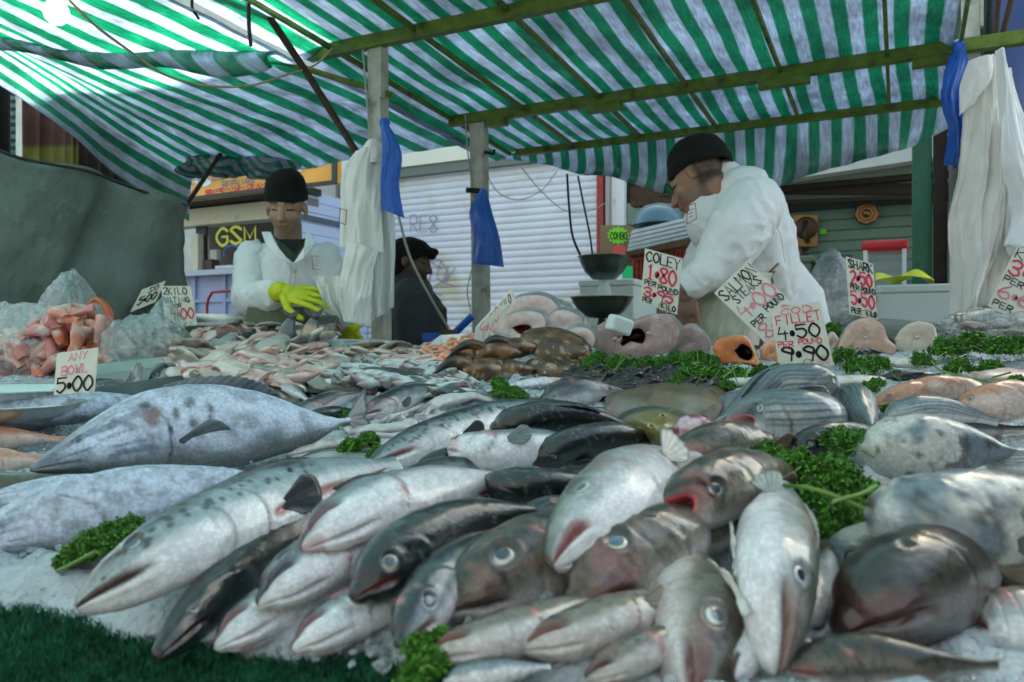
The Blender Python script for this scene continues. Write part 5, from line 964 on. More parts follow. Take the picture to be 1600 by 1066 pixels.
    fc = {'dark': (.025, .03, .03), 'trout': (.03, .035, .03), 'salmon': (.06, .07, .075), 'bass': (.16, .18, .18), 'cod': (.22, .17, .12), 'tuna': (.13, .16, .18), 'gurnard': (.4, .2, .12), 'mullet': (.1, .12, .12), 'grey': (.16, .17, .17), 'brown': (.1, .08, .05), 'pale': (.4, .4, .38)}[kind]
    if 'p' in fins:
        for sg in (1, -1):
            p, nd, tv = surf(gill+.07, sg*1.95); bt = -tv; wv = np.cross(nd, bt); n = 15; k = np.linspace(-1, 1, n)
            dirs = [bt*math.cos(q*.62)+wv*math.sin(q*.62)+nd*(.10+.22*pecup) for q in k]; dirs = [d_/np.linalg.norm(d_) for d_ in dirs]
            fan('pectoral_fin', [p-nd*.001+wv*q*H*.10 for q in k], dirs, [H*1.12*math.sqrt(max(.05, 1-.72*(q-.15)**2)) for q in k], 0, fc, nd, ruff=H*.02)
    if 'd' in fins:
        n = 26; uu = np.linspace(.36, .66, n); org = []; dirs = []; ln = []
        for i, q in enumerate(uu): p, nd, tv = surf(q, 0.); org.append(p-nd*.002); dd = nd*.55-tv*.75; dirs.append(dd/np.linalg.norm(dd)); ln.append(H*.42*math.sin((i+2)/(n+2)*2.9)**.6*(1-.12*(i % 2)))
        fan('dorsal_fin', org, dirs, ln, 0, fc, S[NU//2], ruff=H*.02, nl=6)
    if 't' in fins:
        n = 17; k = np.linspace(-1, 1, n); e = ctr[-1]; dv = D[-1]; bt = -tg[-1]; h0 = H*pr[0][-1]
        fk = .55 if kind in ('tuna',) else .35
        fan('tail_fin', [e-bt*.004+dv*q*h0*.95 for q in k], [(bt*math.cos(q*.62)+dv*math.sin(q*.62)) for q in k], [H*(.72+fk*abs(q)) for q in k], 0, fc, S[-1], ruff=H*.02, nl=8)
    return root
BACK = dict
# ---------- front rows. pts: pixel x, pixel y, height of the spine above the board in cm; head first
fish('salmon', 'big silver salmon with black cheek spots, open mouth and slit belly at the left front', 'salmon', [(140, 938, 4), (250, 870, 6), (370, 812, 6), (500, 762, 5.5), (620, 722, 4)], 78, .7, -20, NA=150, NU=220, mouth=.12, mth=1.7, eye=.13, ue=.105, gill=.34, slit=(.36, .92, 2.15), mcol=(.07, .03, .02), fins='pd', pecup=.9, icol=(.4, .42, .42))
fish('trout', 'long blackish trout lying under the big silver salmon', 'trout', [(252, 1020, 2.2), (330, 935, 3), (430, 850, 3.5), (560, 772, 4), (680, 735, 3)], 50, .8, 22, mouth=.10, eye=.14, ue=.08, gill=.22, fins='d', mcol=(.05, .02, .015))
BL = 'sea bass heaped head first in the front row'
fish('bass', 'sea bass lowest at the left of the bass heap, white jaw over the turf', 'sea bass', [(349, 1003, 1.8), (440, 945, 2.4), (560, 890, 2.8), (700, 850, 3)], 47, .75, -48, mouth=.13, mth=1.3, gill=.26, group=BL, mcol=(.2, .05, .03), fins='', jaw=1, eye=.2)
fish('bass', 'sea bass with dark eye lying between the black trout and the topmost white bass', 'sea bass', [(418, 935, 4), (500, 880, 4.6), (600, 830, 5), (720, 790, 4)], 52, .78, -34, mouth=.13, mth=1.3, gill=.28, group=BL, mcol=(.05, .03, .03), fins='', jaw=1, eye=.24, ue=.12, icol=(.12, .16, .2))
fish('bass', 'sea bass low in the heap just left of the curly parsley sprig', 'sea bass', [(470, 1008, 1.8), (560, 955, 2.4), (660, 905, 2.8), (800, 870, 3)], 46, .75, -46, mouth=.13, mth=1.3, gill=.26, group=BL, mcol=(.2, .04, .03), fins='', jaw=1)
fish('bass', 'topmost white sea bass with red blotches lying across the bass heap', 'sea bass', [(488, 848, 6.5), (580, 798, 7), (680, 764, 6.5), (810, 742, 5)], 60, .75, -50, mouth=.13, mth=1.3, gill=.30, group=BL, mcol=(.16, .04, .04), fins='', jaw=1)
fish('dark', 'black backed sea bass with a bright silver eye in the middle of the heap', 'sea bass', [(562, 925, 4.5), (640, 860, 5.5), (740, 818, 5.5), (880, 800, 4.5)], 52, .8, 22, mouth=.11, gill=.26, group=BL, mcol=(.2, .04, .03), ue=.10, eye=.27, eth=1.12, icol=(.35, .33, .22), fins='')
fish('bass', 'grey speckled sea bass whose head points down beside the parsley sprig', 'sea bass', [(630, 1002, 3), (688, 915, 4), (760, 862, 4), (860, 815, 4)], 48, .8, 30, mouth=.10, gill=.30, group=BL, mcol=(.2, .05, .03), ue=.12, eye=.25, eth=1.15, icol=(.15, .2, .2), fins='')
CG = 'cod heaped in the middle of the front row'
fish('cod', 'gaping brown cod with a large blue eye, left of the cod heap', 'cod', [(708, 945, 3), (800, 890, 4), (890, 850, 4.4), (980, 800, 4)], 72, .8, 14, mouth=.17, mth=1.85, gill=.40, group=CG, mcol=(.09, .03, .015), ue=.19, eye=.27, eth=1.0, fins='', jaw=1, icol=(.6, .58, .5))
fish('cod', 'cod with only its white underjaw showing, lowest at the left of the cod heap', 'cod', [(682, 1022, 2.6), (770, 1000, 3.0), (860, 965, 3.2), (980, 915, 3)], 42, .85, -48, mouth=.16, gill=.4, group=CG, mcol=(.2, .05, .03), fins='', jaw=1)
fish('cod', 'cod with white underjaw on the ice below the brown gaping ones', 'cod', [(832, 1010, 2.8), (915, 985, 3.2), (1010, 950, 3.2), (1110, 900, 3)], 45, .85, -44, mouth=.16, gill=.4, group=CG, mcol=(.18, .04, .02), fins='p', jaw=1)
fish('cod', 'brown cod with a round cream ringed eye below the open red mouth', 'cod', [(903, 948, 2.8), (985, 880, 4), (1050, 845, 4.5), (1100, 790, 4)], 76, .8, 12, mouth=.17, mth=1.8, gill=.42, group=CG, mcol=(.13, .025, .015), ue=.20, eye=.25, eth=.85, fins='', jaw=1, icol=(.68, .66, .52))
fish('pale', 'topmost whitish cod resting nose down on the cod heap', 'cod', [(882, 868, 5.5), (955, 790, 7), (1015, 735, 7), (1090, 708, 5)], 76, .74, -22, mouth=.075, mth=1.6, gill=.42, group=CG, mcol=(.30, .05, .06), ue=.15, eye=.21, eth=.92, fins='p', jaw=1, icol=(.55, .58, .52))
fish('cod', 'cod with a wide open round red mouth beside the parsley', 'cod', [(1042, 808, 6.2), (1110, 768, 6.8), (1180, 745, 6), (1260, 735, 4)], 58, .85, 30, mouth=.0, gape=.50, cut=.75, gill=.45, group=CG, mcol=(.42, .05, .06), ue=.15, eye=.22, eth=1.1, fins='p', icol=(.35, .36, .34))
fish('pale', 'long pale cod pointing straight down with a blue eye and raised fin', 'cod', [(1210, 1028, 2.6), (1212, 920, 5.5), (1215, 830, 6), (1225, 740, 5)], 68, .8, -6, side=-1, mouth=.13, mth=1.2, gill=.46, group=CG, mcol=(.22, .08, .06), ue=.135, eye=.22, eth=.95, fins='pd', icol=(.62, .64, .66), pecup=1.2)
fish('cod', 'grey cod cut by the bottom edge of the view with a white ringed eye', 'cod', [(1085, 1105, .6), (1098, 1000, 2.4), (1085, 910, 3.0), (1080, 840, 2.5)], 78, .75, 2, side=-1, mouth=.16, mth=1.75, gill=.5, group=CG, mcol=(.2, .06, .04), ue=.21, eye=.25, eth=1.35, fins='', icol=(.66, .68, .6))
# right front, out of focus
fish('cod', 'large dark cod facing the camera with a bruised red lip at the lower right', 'cod', [(1330, 975, 3.0), (1385, 935, 4.0), (1460, 900, 4.2), (1590, 860, 3)], 88, .95, 8, tone=.34, mouth=.2, mth=1.9, gape=.0, gill=.5, group=CG, mcol=(.09, .03, .03), ue=.22, eye=.11, eth=.8, fins='p', icol=(.08, .09, .09), jaw=1)
fish('grey', 'plump cod with a pale head and yellowish gaping jaw at the right edge', 'cod', [(1378, 800, 6), (1460, 818, 6.5), (1570, 812, 6.5), (1720, 800, 5)], 82, .9, -15, mouth=.12, gill=.3, group=CG, mcol=(.25, .2, .08), ue=.13, eye=.12, fins='p', jaw=1)
fish('grey', 'mottled grey fish body without visible eye above the pale headed cod', 'cod', [(1352, 705, 4.5), (1420, 700, 5), (1500, 700, 5), (1600, 712, 4)], 55, .95, 40, mouth=0, gill=.7, eye=.02, fins='', group=CG)
fish('pale', 'blurred pale fish head in the lower right corner', 'cod', [(1530, 985, 1.5), (1610, 985, 2), (1720, 975, 2)], 68, .9, -20, mouth=.1, gill=.3, fins='', group=CG, eye=.1)
fish('grey', 'dark fish almost hidden under the lower right cod', 'cod', [(1290, 900, 1.5), (1400, 870, 2), (1500, 880, 2), (1640, 890, 2)], 60, .9, 20, tone=.6, mouth=.1, gill=.3, fins='', group=CG)
# middle row
MG = 'mixed small whole fish in the middle rows'
fish('bass', 'blunt white bellied bass lying under the dark fish with the raised fin', 'sea bass', [(710, 703, 4.5), (770, 705, 5), (840, 698, 5), (930, 690, 4)], 36, .85, -62, mouth=.10, gill=.3, group=BL, mcol=(.14, .05, .05), fins='p', jaw=1)
fish('dark', 'dark sea bass with a hooked grey fin over the white bellied one', 'sea bass', [(775, 668, 6.2), (850, 652, 6.8), (920, 655, 6), (1000, 672, 4)], 29, .9, 60, mouth=.05, gill=.1, group=BL, fins='d')
fish('dark', 'dark sea bass body right of the white bellied one', 'sea bass', [(835, 718, 4), (900, 695, 5), (960, 685, 5), (1040, 690, 3)], 31, .85, 55, mouth=.05, gill=.12, group=BL, fins='p')
fish('dark', 'dark sea bass showing a round pinkish mouth, above the black backed one', 'sea bass', [(742, 768, 5.0), (810, 760, 5.6), (890, 760, 5), (980, 765, 3.5)], 31, .9, 65, mouth=0, gape=.5, cut=.7, gill=.3, group=BL, mcol=(.3, .11, .08), fins='')
fish('bass', 'dark headed sea bass tucked under the top of the cod heap', 'sea bass', [(806, 815, 4.4), (850, 800, 4.8), (910, 800, 4), (1000, 800, 3)], 24, .8, 20, mouth=.08, gill=.3, group=BL, fins='', eye=.2)
fish('dark', 'small dark fish wedged between the two white bass', 'sea bass', [(655, 728, 3), (700, 716, 3.4), (760, 706, 3), (830, 700, 3)], 18, .8, 30, mouth=.06, gill=.2, group=BL, fins='')
fish('salmon', 'whole salmon with a spotted head and red mouth in the middle of the display', 'salmon', [(582, 728, 3.5), (650, 697, 4.2), (740, 668, 4.2), (830, 645, 4), (930, 640, 3)], 38, .72, -8, mouth=.15, gill=.26, mcol=(.25, .03, .03), fins='p', eye=.12, ue=.08, pecup=1.2)
fish('bass', 'silver fish tail with dark green back just below the crabs', 'sea bream', [(852, 622, 3.4), (900, 612, 3.8), (940, 612, 3), (990, 616, 2)], 24, .8, 15, side=1, mouth=0, gill=.8, eye=.02, fins='', name='sea_bream')
fish('cod', 'brown and white fish body behind the topmost cod', 'cod', [(1058, 712, 4.4), (1110, 700, 5), (1170, 692, 4.6), (1230, 690, 3.5)], 40, .8, 5, mouth=0, gill=.7, eye=.02, fins='p', group=CG)
MUL = 'striped grey mullet piled in front of the cod fillet sign'
fish('mullet', 'grey mullet with a pink mouth facing the camera', 'grey mullet', [(1150, 662, 4.6), (1195, 655, 5), (1250, 655, 5), (1330, 650, 3.5)], 46, .85, 8, mouth=0, gape=.34, cut=.5, gill=.30, group=MUL, mcol=(.50, .20, .20), fins='pdt', eye=.16, ue=.12)
fish('mullet', 'striped grey mullet lying on top with its tail fin to the left', 'grey mullet', [(1300, 600, 7.2), (1262, 600, 7.6), (1215, 605, 7.2), (1160, 640, 5), (1110, 668, 4)], 34, .85, 25, side=-1, mouth=.05, gill=.2, group=MUL, fins='pdt', eye=.14)
fish('mullet', 'striped grey mullet with its back turned at the right of the mullet pile', 'grey mullet', [(1290, 640, 4), (1325, 628, 5), (1350, 650, 4.5), (1370, 680, 3.5)], 30, .85, 30, mouth=0, gill=.8, eye=.02, group=MUL, fins='')
fish('dark', 'dark glossy fish half hidden in the parsley under the mullet', 'sea bass', [(1240, 705, 3), (1290, 690, 3.6), (1350, 685, 3.4), (1430, 690, 3)], 30, .85, 30, mouth=.06, gill=.25, group=BL, fins='')
fish('mullet', 'striped fish tail end at the right edge below the pink gurnards', 'grey mullet', [(1540, 722, 3), (1590, 722, 3.4), (1660, 720, 3)], 22, .8, 10, mouth=0, gill=.8, eye=.02, group=MUL, fins='')
# left: frosted tunas
fish('tuna', 'large frosted tuna with dark spots on its flank, snout to the left', 'tuna', [(50, 733, 5), (150, 700, 6), (270, 672, 6.5), (390, 668, 6), (470, 668, 5), (545, 657, 4)], 74, .72, -4, mouth=.12, mth=1.95, gill=.34, fins='pdt', frost=True, eye=.08, ue=.12, mcol=(.35, .36, .36), icol=(.15, .17, .17), pecup=.2)
fish('tuna', 'second frosted tuna lying under the spotted one with red blood rings on its cheek', 'tuna', [(-120, 880, 2), (0, 838, 3), (150, 800, 4), (300, 765, 4), (430, 738, 3)], 62, .72, 6, spots=False, mouth=.1, gill=.4, fins='', frost=True, eye=.1, icol=(.2, .2, .2))
fish('tuna', 'slender frosted fish lying behind the spotted tuna', 'tuna', [(-90, 668, 3), (20, 652, 4), (130, 635, 4), (260, 622, 3)], 30, .8, 20, spots=False, mouth=.05, gill=.1, fins='pd', frost=True, eye=.05)
for i_, (y, lab) in enumerate(((682, 'upper pinkish tail piece left of the spotted tuna'), (718, 'lower pinkish tail piece left of the spotted tuna'))):
    fish('gurnard', lab, 'fish piece', [(-70, y, 3), (0, y+2, 3.2), (60, y+3, 2.8), (110, y+6, 2)], 24, .85, 10, mouth=0, gill=.8, eye=.02, fins='', name='fish_piece')
fish('brown', 'dark mottled fish under the pinkish tail pieces at the left edge', 'fish', [(-80, 770, 2.5), (10, 765, 3), (90, 760, 3), (180, 752, 2)], 28, .8, 25, mouth=0, gill=.8, eye=.02, fins='', name='whole_fish')
fish('brown', 'brown ling with spiny edge lying behind the spotted tuna', 'ling', [(330, 622, 5), (380, 618, 5.4), (425, 622, 5), (470, 628, 3)], 22, .85, 25, mouth=0, gill=.9, eye=.02, fins='pd')
fish('pale', 'small white belly up fish between the brown ling and the grey fillet', 'whiting', [(418, 598, 4), (445, 606, 4.6), (470, 618, 4), (490, 632, 3)], 17, .9, -20, mouth=.1, gill=.3, fins='', eye=.1)
fish('bass', 'greyish long fish lying above the silver haddock, under the sardines', 'hake', [(520, 598, 3), (570, 592, 3.4), (640, 594, 3.4), (720, 600, 2.4)], 17, .7, 12, mouth=.1, gill=.2, fins='dt', eye=.12)
fish('brown', 'dark fish curled under the sardine heap with its tail raised', 'hake', [(460, 600, 3), (500, 596, 3), (545, 606, 3), (580, 612, 2)], 14, .8, 25, mouth=.05, gill=.2, fins='dt', eye=.1)
fish('bass', 'silvery haddock with upright fin by the middle parsley sprig', 'haddock', [(570, 648, 3), (615, 628, 3.6), (660, 612, 3.4), (710, 606, 2.4)], 20, .7, 8, mouth=.1, gill=.2, fins='pdt', eye=.12)
fish('bass', 'narrow grey fish with open belly beside the brown ling', 'hake', [(450, 652, 3), (490, 636, 3.6), (535, 620, 3), (570, 612, 2)], 16, .7, 5, mouth=.05, gill=.2, fins='', eye=.08, slit=(.2, .9, 1.6))
fish('dark', 'black skinned fish piece left of the small parsley tuft', 'hake', [(450, 668, 2), (500, 652, 3), (560, 640, 2.4)], 14, .7, 15, mouth=0, gill=.8, eye=.02, fins='')
fish('mullet', 'patterned slim fish left of the second salmon head', 'mackerel', [(470, 718, 1.5), (530, 712, 2), (600, 715, 2), (660, 712, 2)], 11, .9, 30, mouth=0, gill=.8, eye=.02, fins='', name='mackerel')
# right pink pile
GU = 'pink gurnards and steaks piled at the right'
for pts_, hw, ph, lab in (([(1372, 632, 4), (1410, 622, 5), (1470, 618, 4.5), (1540, 620, 3)], 25, 20, 'pink gurnard at the left end of the pink pile'), ([(1420, 606, 6), (1460, 604, 6.4), (1500, 606, 6), (1550, 612, 4)], 18, 10, 'orange tinted gurnard on top of the pink pile'),
        ([(1500, 640, 5), (1560, 628, 6), (1640, 622, 5)], 32, 0, 'pink gurnard cut off by the right edge of the view')):
    fish('gurnard', lab, 'gurnard', pts_, hw, .85, ph, mouth=.06, gill=.35, eye=.14, fins='p', group=GU)
fish('mullet', 'bluish fish lying in front of the pink gurnards', 'grey mullet', [(1385, 655, 4.5), (1430, 645, 5.2), (1490, 645, 5), (1560, 660, 4)], 26, .85, 5, mouth=0, gill=.8, eye=.03, fins='', group=MUL)
fish('dark', 'small dark fish on the ice in front of the shark steaks', 'sea bass', [(1375, 592, 2.4), (1420, 588, 2.8), (1470, 584, 2.4)], 9, .8, 25, mouth=0, gill=.3, eye=.1, fins='', group=BL)
# ---------- flatfish
ff = thing('flatfish', 'olive brown flatfish with a small yellow eye, below the mussels', 'flatfish', T(1035, 640, .01)); n = 220; m = 70; ph = np.linspace(0, 2*np.pi, n, endpoint=False); V = []; cl = []
oc = curve([(*q, 0) for q in [(945, 640), (965, 618), (1010, 606), (1060, 602), (1105, 608), (1128, 628), (1120, 655), (1085, 680), (1040, 700), (1005, 690), (965, 668), (945, 650), (945, 640)]], n+1)[:-1]
for i in range(n):
    for j in range(m):
        r_ = 1-j/(m-1)*1.0; x, y = 1035+(oc[i][0]-1035)*r_, 648+(oc[i][1]-648)*r_; h = .034+.028*(1-r_**2)**.6; V.append(np.array(T(x, y, h)))
V = np.array(V); rr_ = np.tile(1-np.arange(m)/(m-1), n); n1 = fbm(V, 30, 3, 5); n2 = fbm(V, 90, 3, 6); px_ = 800+(V[:, 0]/V[:, 1])*FPX; py_ = 533-(V[:, 2]-CZ)/V[:, 1]*FPX
col = mixc(np.tile(c3(.15, .13, .06), (n*m, 1)), np.tile(c3(.05, .06, .03), (n*m, 1)), ss(-.1, .3, n1)); col = mixc(col, np.tile(c3(.28, .13, .1), (n*m, 1)), .7*ss(.8, 1, rr_+.3*n2)); col = mixc(col, col*.45, .7*ss(.15, .4, fbm(V*[1, 2.2, 1], 140, 3, 16))); col = mixc(col, np.tile(c3(.30, .26, .13), (n*m, 1)), .6*ss(.25, .5, fbm(V, 55, 3, 26))); hd = np.sqrt(((px_-1020)/50)**2+((py_-668)/26)**2); col = mixc(col, np.tile(c3(.24, .2, .045), (n*m, 1)), .8*ss(1.1, .6, hd)); col *= (1-.6*np.exp(-((hd-1.15)/.06)**2))[:, None]
V[:, 2] -= .006*np.exp(-((hd-1.15)/.07)**2); V[:, 2] += .010*ss(1.1, .4, hd)
mo('body', V, gf(n, m, wu=True), M_FISH, ff, col=col, uv=np.stack([V[:, 0]*100, V[:, 1]*100], 1))
for ex, ey in ((1017, 666), (1035, 650)):
    b = MB(); c = T(ex, ey, .074); k = c.y/FPX; b.ball(c, (6*k, 5*k, 4*k), col=(.4, .36, .08)); b.ball(c+Vector((0, -3.6*k, 1.8*k)), (3.6*k, 2*k, 1.6*k), col=(.02, .02, .02)); b.out('eye', M_EYE, ff, smooth=True)
fr_ = MB(); q0 = [T(x, y, .022) for x, y in ((945, 640), (960, 612), (1010, 600), (1065, 596), (1112, 602), (1136, 626))]; q1 = [T(x, y, .033) for x, y in ((958, 640), (970, 620), (1012, 608), (1060, 604), (1104, 610), (1126, 630))]; ca, cb = curve(q0, 40), curve(q1, 40); fr_.add(np.stack([ca, cb], 1).reshape(-1, 3), gf(40, 2), (.13, .09, .05)); o = fr_.out('fringe_fin', M_FIN, ff); o.modifiers.new('s', 'SOLIDIFY').thickness = .002
b = MB(); V, Fq = bagmesh(T(1085, 672, .058), .022, .02, .016, 3, n=30, m=20); n1 = fbm(V, 90, 2, 3); mo('gill_flesh', V, Fq, M_MEAT, ff, col=mixc(np.tile(c3(.6, .45, .5), (len(V), 1)), np.tile(c3(.25, .04, .08), (len(V), 1)), ss(-.1, .3, n1)))
# ---------- fish and pieces that fill the gaps between the named ones
for i_, (kd, lab, pts_, hw, ph, op) in enumerate((
    ('bass', 'sea bass flank seen between the cod heap and the long pale cod', [(1030, 905, 1.5), (1000, 930, 1.6), (960, 960, 1.6)], 34, -20, {}),
    ('cod', 'brown gill flap and fin of a cod under the open red mouth', [(1085, 850, 3), (1110, 835, 3.4), (1160, 820, 3)], 30, 20, {}),
    ('cod', 'cod body deep in the heap behind the long pale cod', [(1130, 830, 2), (1180, 800, 2.6), (1260, 780, 2.4)], 48, 15, {}),
    ('pale', 'pale cod belly on the ice between the two downward cods', [(1150, 1010, .6), (1165, 940, 1.2), (1180, 870, 1.6)], 42, -30, {}),
    ('grey', 'mottled fish flank under the pale headed cod at the right', [(1420, 860, 2), (1500, 850, 2.4), (1620, 850, 2.4)], 56, 25, {}),
    ('bass', 'bass flank showing between the salmon head and the white bass', [(620, 768, 3), (700, 742, 3.2), (800, 730, 3)], 30, 10, {}),
    ('mullet', 'mullet flank deep in the pile behind the pink mouthed one', [(1120, 640, 2), (1200, 628, 2.6), (1290, 622, 2)], 26, 20, {}),
    ('bass', 'silver flank between the flatfish and the brown white fish', [(985, 700, 2), (1050, 705, 2.4), (1120, 690, 2)], 24, 0, {}),
    ('pale', 'pale fish under the parsley mound', [(1240, 800, 1.2), (1320, 790, 1.6), (1420, 780, 1.6)], 40, 10, {}),
    ('bass', 'grey fish lying under the pink gurnards', [(1400, 680, 2), (1480, 670, 2.4), (1600, 672, 2)], 26, 10, {}),
    ('bass', 'silver fish along the near side of the crabs', [(690, 628, 1.6), (750, 640, 2), (830, 640, 2)], 18, 0, {}),
    ('bass', 'silver fish between the second salmon and the dark fin fish', [(820, 634, 1.6), (880, 640, 2), (950, 640, 2)], 16, 0, {}),
    ('tuna', 'frosted fish flank between the two tunas at the left', [(-60, 790, 2), (60, 780, 2.4), (240, 760, 2.4), (330, 750, 2)], 34, 20, dict(frost=True, spots=False)),
    ('cod', 'cod flank in the gap above the gaping brown cod', [(830, 850, 3), (880, 830, 3.2), (960, 800, 3)], 34, 20, {}))):
    fish(kd, lab, {'bass': 'sea bass', 'pale': 'cod', 'mullet': 'grey mullet', 'grey': 'cod'}.get(kd, kd), pts_, hw, .85, ph, mouth=0, gill=.8, eye=.02, fins='', **op)

for i_, (kd, lab, pts_, hw, ph, op) in enumerate((
    ('cod', 'cod head low on the ice at the bottom between the sign of parsley and the grey cod', [(925, 1056, 2.2), (980, 1030, 2.6), (1050, 995, 2.8), (1110, 960, 2.6)], 32, -30, dict(mouth=.14, gill=.4, jaw=1, mcol=(.1, .03, .02))),
    ('bass', 'small bass nose poking out between the two downward cods', [(1150, 1052, 2), (1165, 1000, 2.4), (1180, 930, 2.6)], 34, -20, dict(mouth=.1, gill=.3, mcol=(.1, .03, .02))),
    ('cod', 'dark cod lying along the bottom edge at the right', [(1245, 1045, 2.2), (1330, 1035, 2.6), (1440, 1040, 2.8), (1560, 1040, 2.4)], 44, 20, dict(tone=.55, mouth=.1, gill=.3)),  # tone makes the whole cod darker
    ('bass', 'thin silver fish filling the gap left of the dark right hand cod', [(1262, 970, 2.4), (1280, 900, 3), (1300, 850, 2.6)], 30, 10, dict(tone=.8)),
    ('cod', 'cod flank behind the big dark cod at the right edge', [(1500, 900, 2), (1560, 905, 2.4), (1660, 905, 2)], 44, 20, dict(tone=.5)),
    ('bass', 'pale bass flank on the ice below the gaping brown cod', [(700, 1064, 2), (780, 1050, 2.2), (860, 1040, 2.2)], 24, -20, {}),
    ('mullet', 'dull mullet flank on the near side of the pink gurnards', [(1300, 660, 2), (1380, 668, 2), (1450, 690, 2)], 22, 20, {}),
    ('bass', 'silver fish behind the sea bream tail', [(880, 600, 1.8), (820, 606, 2), (760, 612, 2)], 14, 10, {}),
    ('pale', 'whitish fish beside the small parsley tuft under the crabs', [(700, 640, 2), (760, 628, 2.2), (850, 622, 2)], 14, 0, {}))):
    op = dict(op); op.setdefault('mouth', 0); op.setdefault('gill', .8); fish(kd, lab.replace('between the sign of parsley and', 'between the parsley and'), {'bass': 'sea bass', 'pale': 'cod', 'mullet': 'grey mullet'}.get(kd, kd), pts_, hw, .85, ph, eye=.03, fins='', **op)

jr = [o for o in bpy.data.objects if o.get('label', '').startswith('long pale cod pointing')][0]
for pts_, w_ in (([(1108, 874, 7), (1140, 905, 6), (1168, 960, 5)], 13), ([(1143, 815, 8), (1146, 850, 7), (1152, 900, 6)], 6)):
    c_ = curve([T(x, y, h/100.) for x, y, h in pts_], 16); k_ = c_[:, 1].mean()/FPX; V = []
    for i in range(16):
        for j in range(4): V.append(c_[i]+np.array([1, 0, .3])*w_*k_*(j/3.-.5)*(.15+1.1*i/15)+np.array([0, .002*math.sin(i+j*2), 0]))
    o = mo('pelvic_fin', np.array(V), gf(16, 4), M_FIN, jr, col=c3(.6, .58, .52)); o.modifiers.new('s', 'SOLIDIFY').thickness = .0012

# ================================================================ ice
n1, n2 = 420, 260; a_ = np.linspace(-2.45, 1.15, n1); v_ = np.linspace(0, 1, n2); ga, gv = np.meshgrid(a_, v_, indexing='ij'); ga, gv = ga.ravel(), gv.ravel()
edge = S0-.005-.045*ss(-.30, -.55, ga)+.03*fbm(np.stack([ga, 0*ga, 0*ga], 1), 7, 3, 3)+.022*fbm(np.stack([ga, 0*ga, 0*ga], 1), 20, 2, 5)
gs = edge+gv**1.6*(2.02-edge); q = np.stack([ga, gs, 0*ga], 1)
hh = .008+.016*fbm(q, 6, 3, 8)+.012*fbm(q, 24, 3, 12)+.010*np.abs(fbm(q, 60, 2, 15)); k = ss(0, .05, gs-edge); hh = np.maximum(hh, .002)*k-.010*(1-k)+.012*k*ss(.25, .05, gs-edge)
W = E1*ga[:, None]+E2*gs[:, None]; W[:, 2] = zS(gs)+hh
ice = mo('crushed_ice', W, gf(n1, n2), M_ICE); nm(ice, 'bed of crushed ice over the counter under all the fish', 'ice', kind='stuff')
b = MB(); r_ = random.Random(3); ico = [np.array(v)/1.0 for v in ((0, 0, 1), (.9, 0, .4), (.3, .85, .4), (-.7, .5, .4), (-.7, -.5, .4), (.3, -.85, .4), (.7, .5, -.4), (-.3, .85, -.4), (-.9, 0, -.4), (-.3, -.85, -.4), (.7, -.5, -.4), (0, 0, -1))]
icf = [(0, 1, 2), (0, 2, 3), (0, 3, 4), (0, 4, 5), (0, 5, 1), (1, 6, 2), (2, 7, 3), (3, 8, 4), (4, 9, 5), (5, 10, 1), (1, 10, 6), (2, 6, 7), (3, 7, 8), (4, 8, 9), (5, 9, 10), (6, 11, 7), (7, 11, 8), (8, 11, 9), (9, 11, 10), (10, 11, 6)]
ICO = np.array(ico)
for i in range(9000):
    if i < 5600: aa = r_.uniform(-2.2, .95); s_ = S0+abs(r_.gauss(0, .10))+r_.uniform(-.008, .02)
    else: aa = r_.uniform(-2.2, .95); s_ = r_.uniform(.42, 1.9)
    sz = r_.uniform(.0015, .0055)*(1.6 if r_.random() < .06 else 1); b.add(ICO*np.array([r_.uniform(.6, 1.3), r_.uniform(.6, 1.3), r_.uniform(.5, 1)])*sz*(1+.3*rng.normal(size=(12, 1)).clip(-1, 1))+np.array(A(aa, s_, zS(s_)+(.016 if s_ > S0+.03 else .004)+r_.uniform(0, .006))), icf)
nm(b.out('ice_chips', M_ICE2, smooth=False), 'loose chips of ice scattered along the counter edge and between the fish', 'ice', kind='stuff')

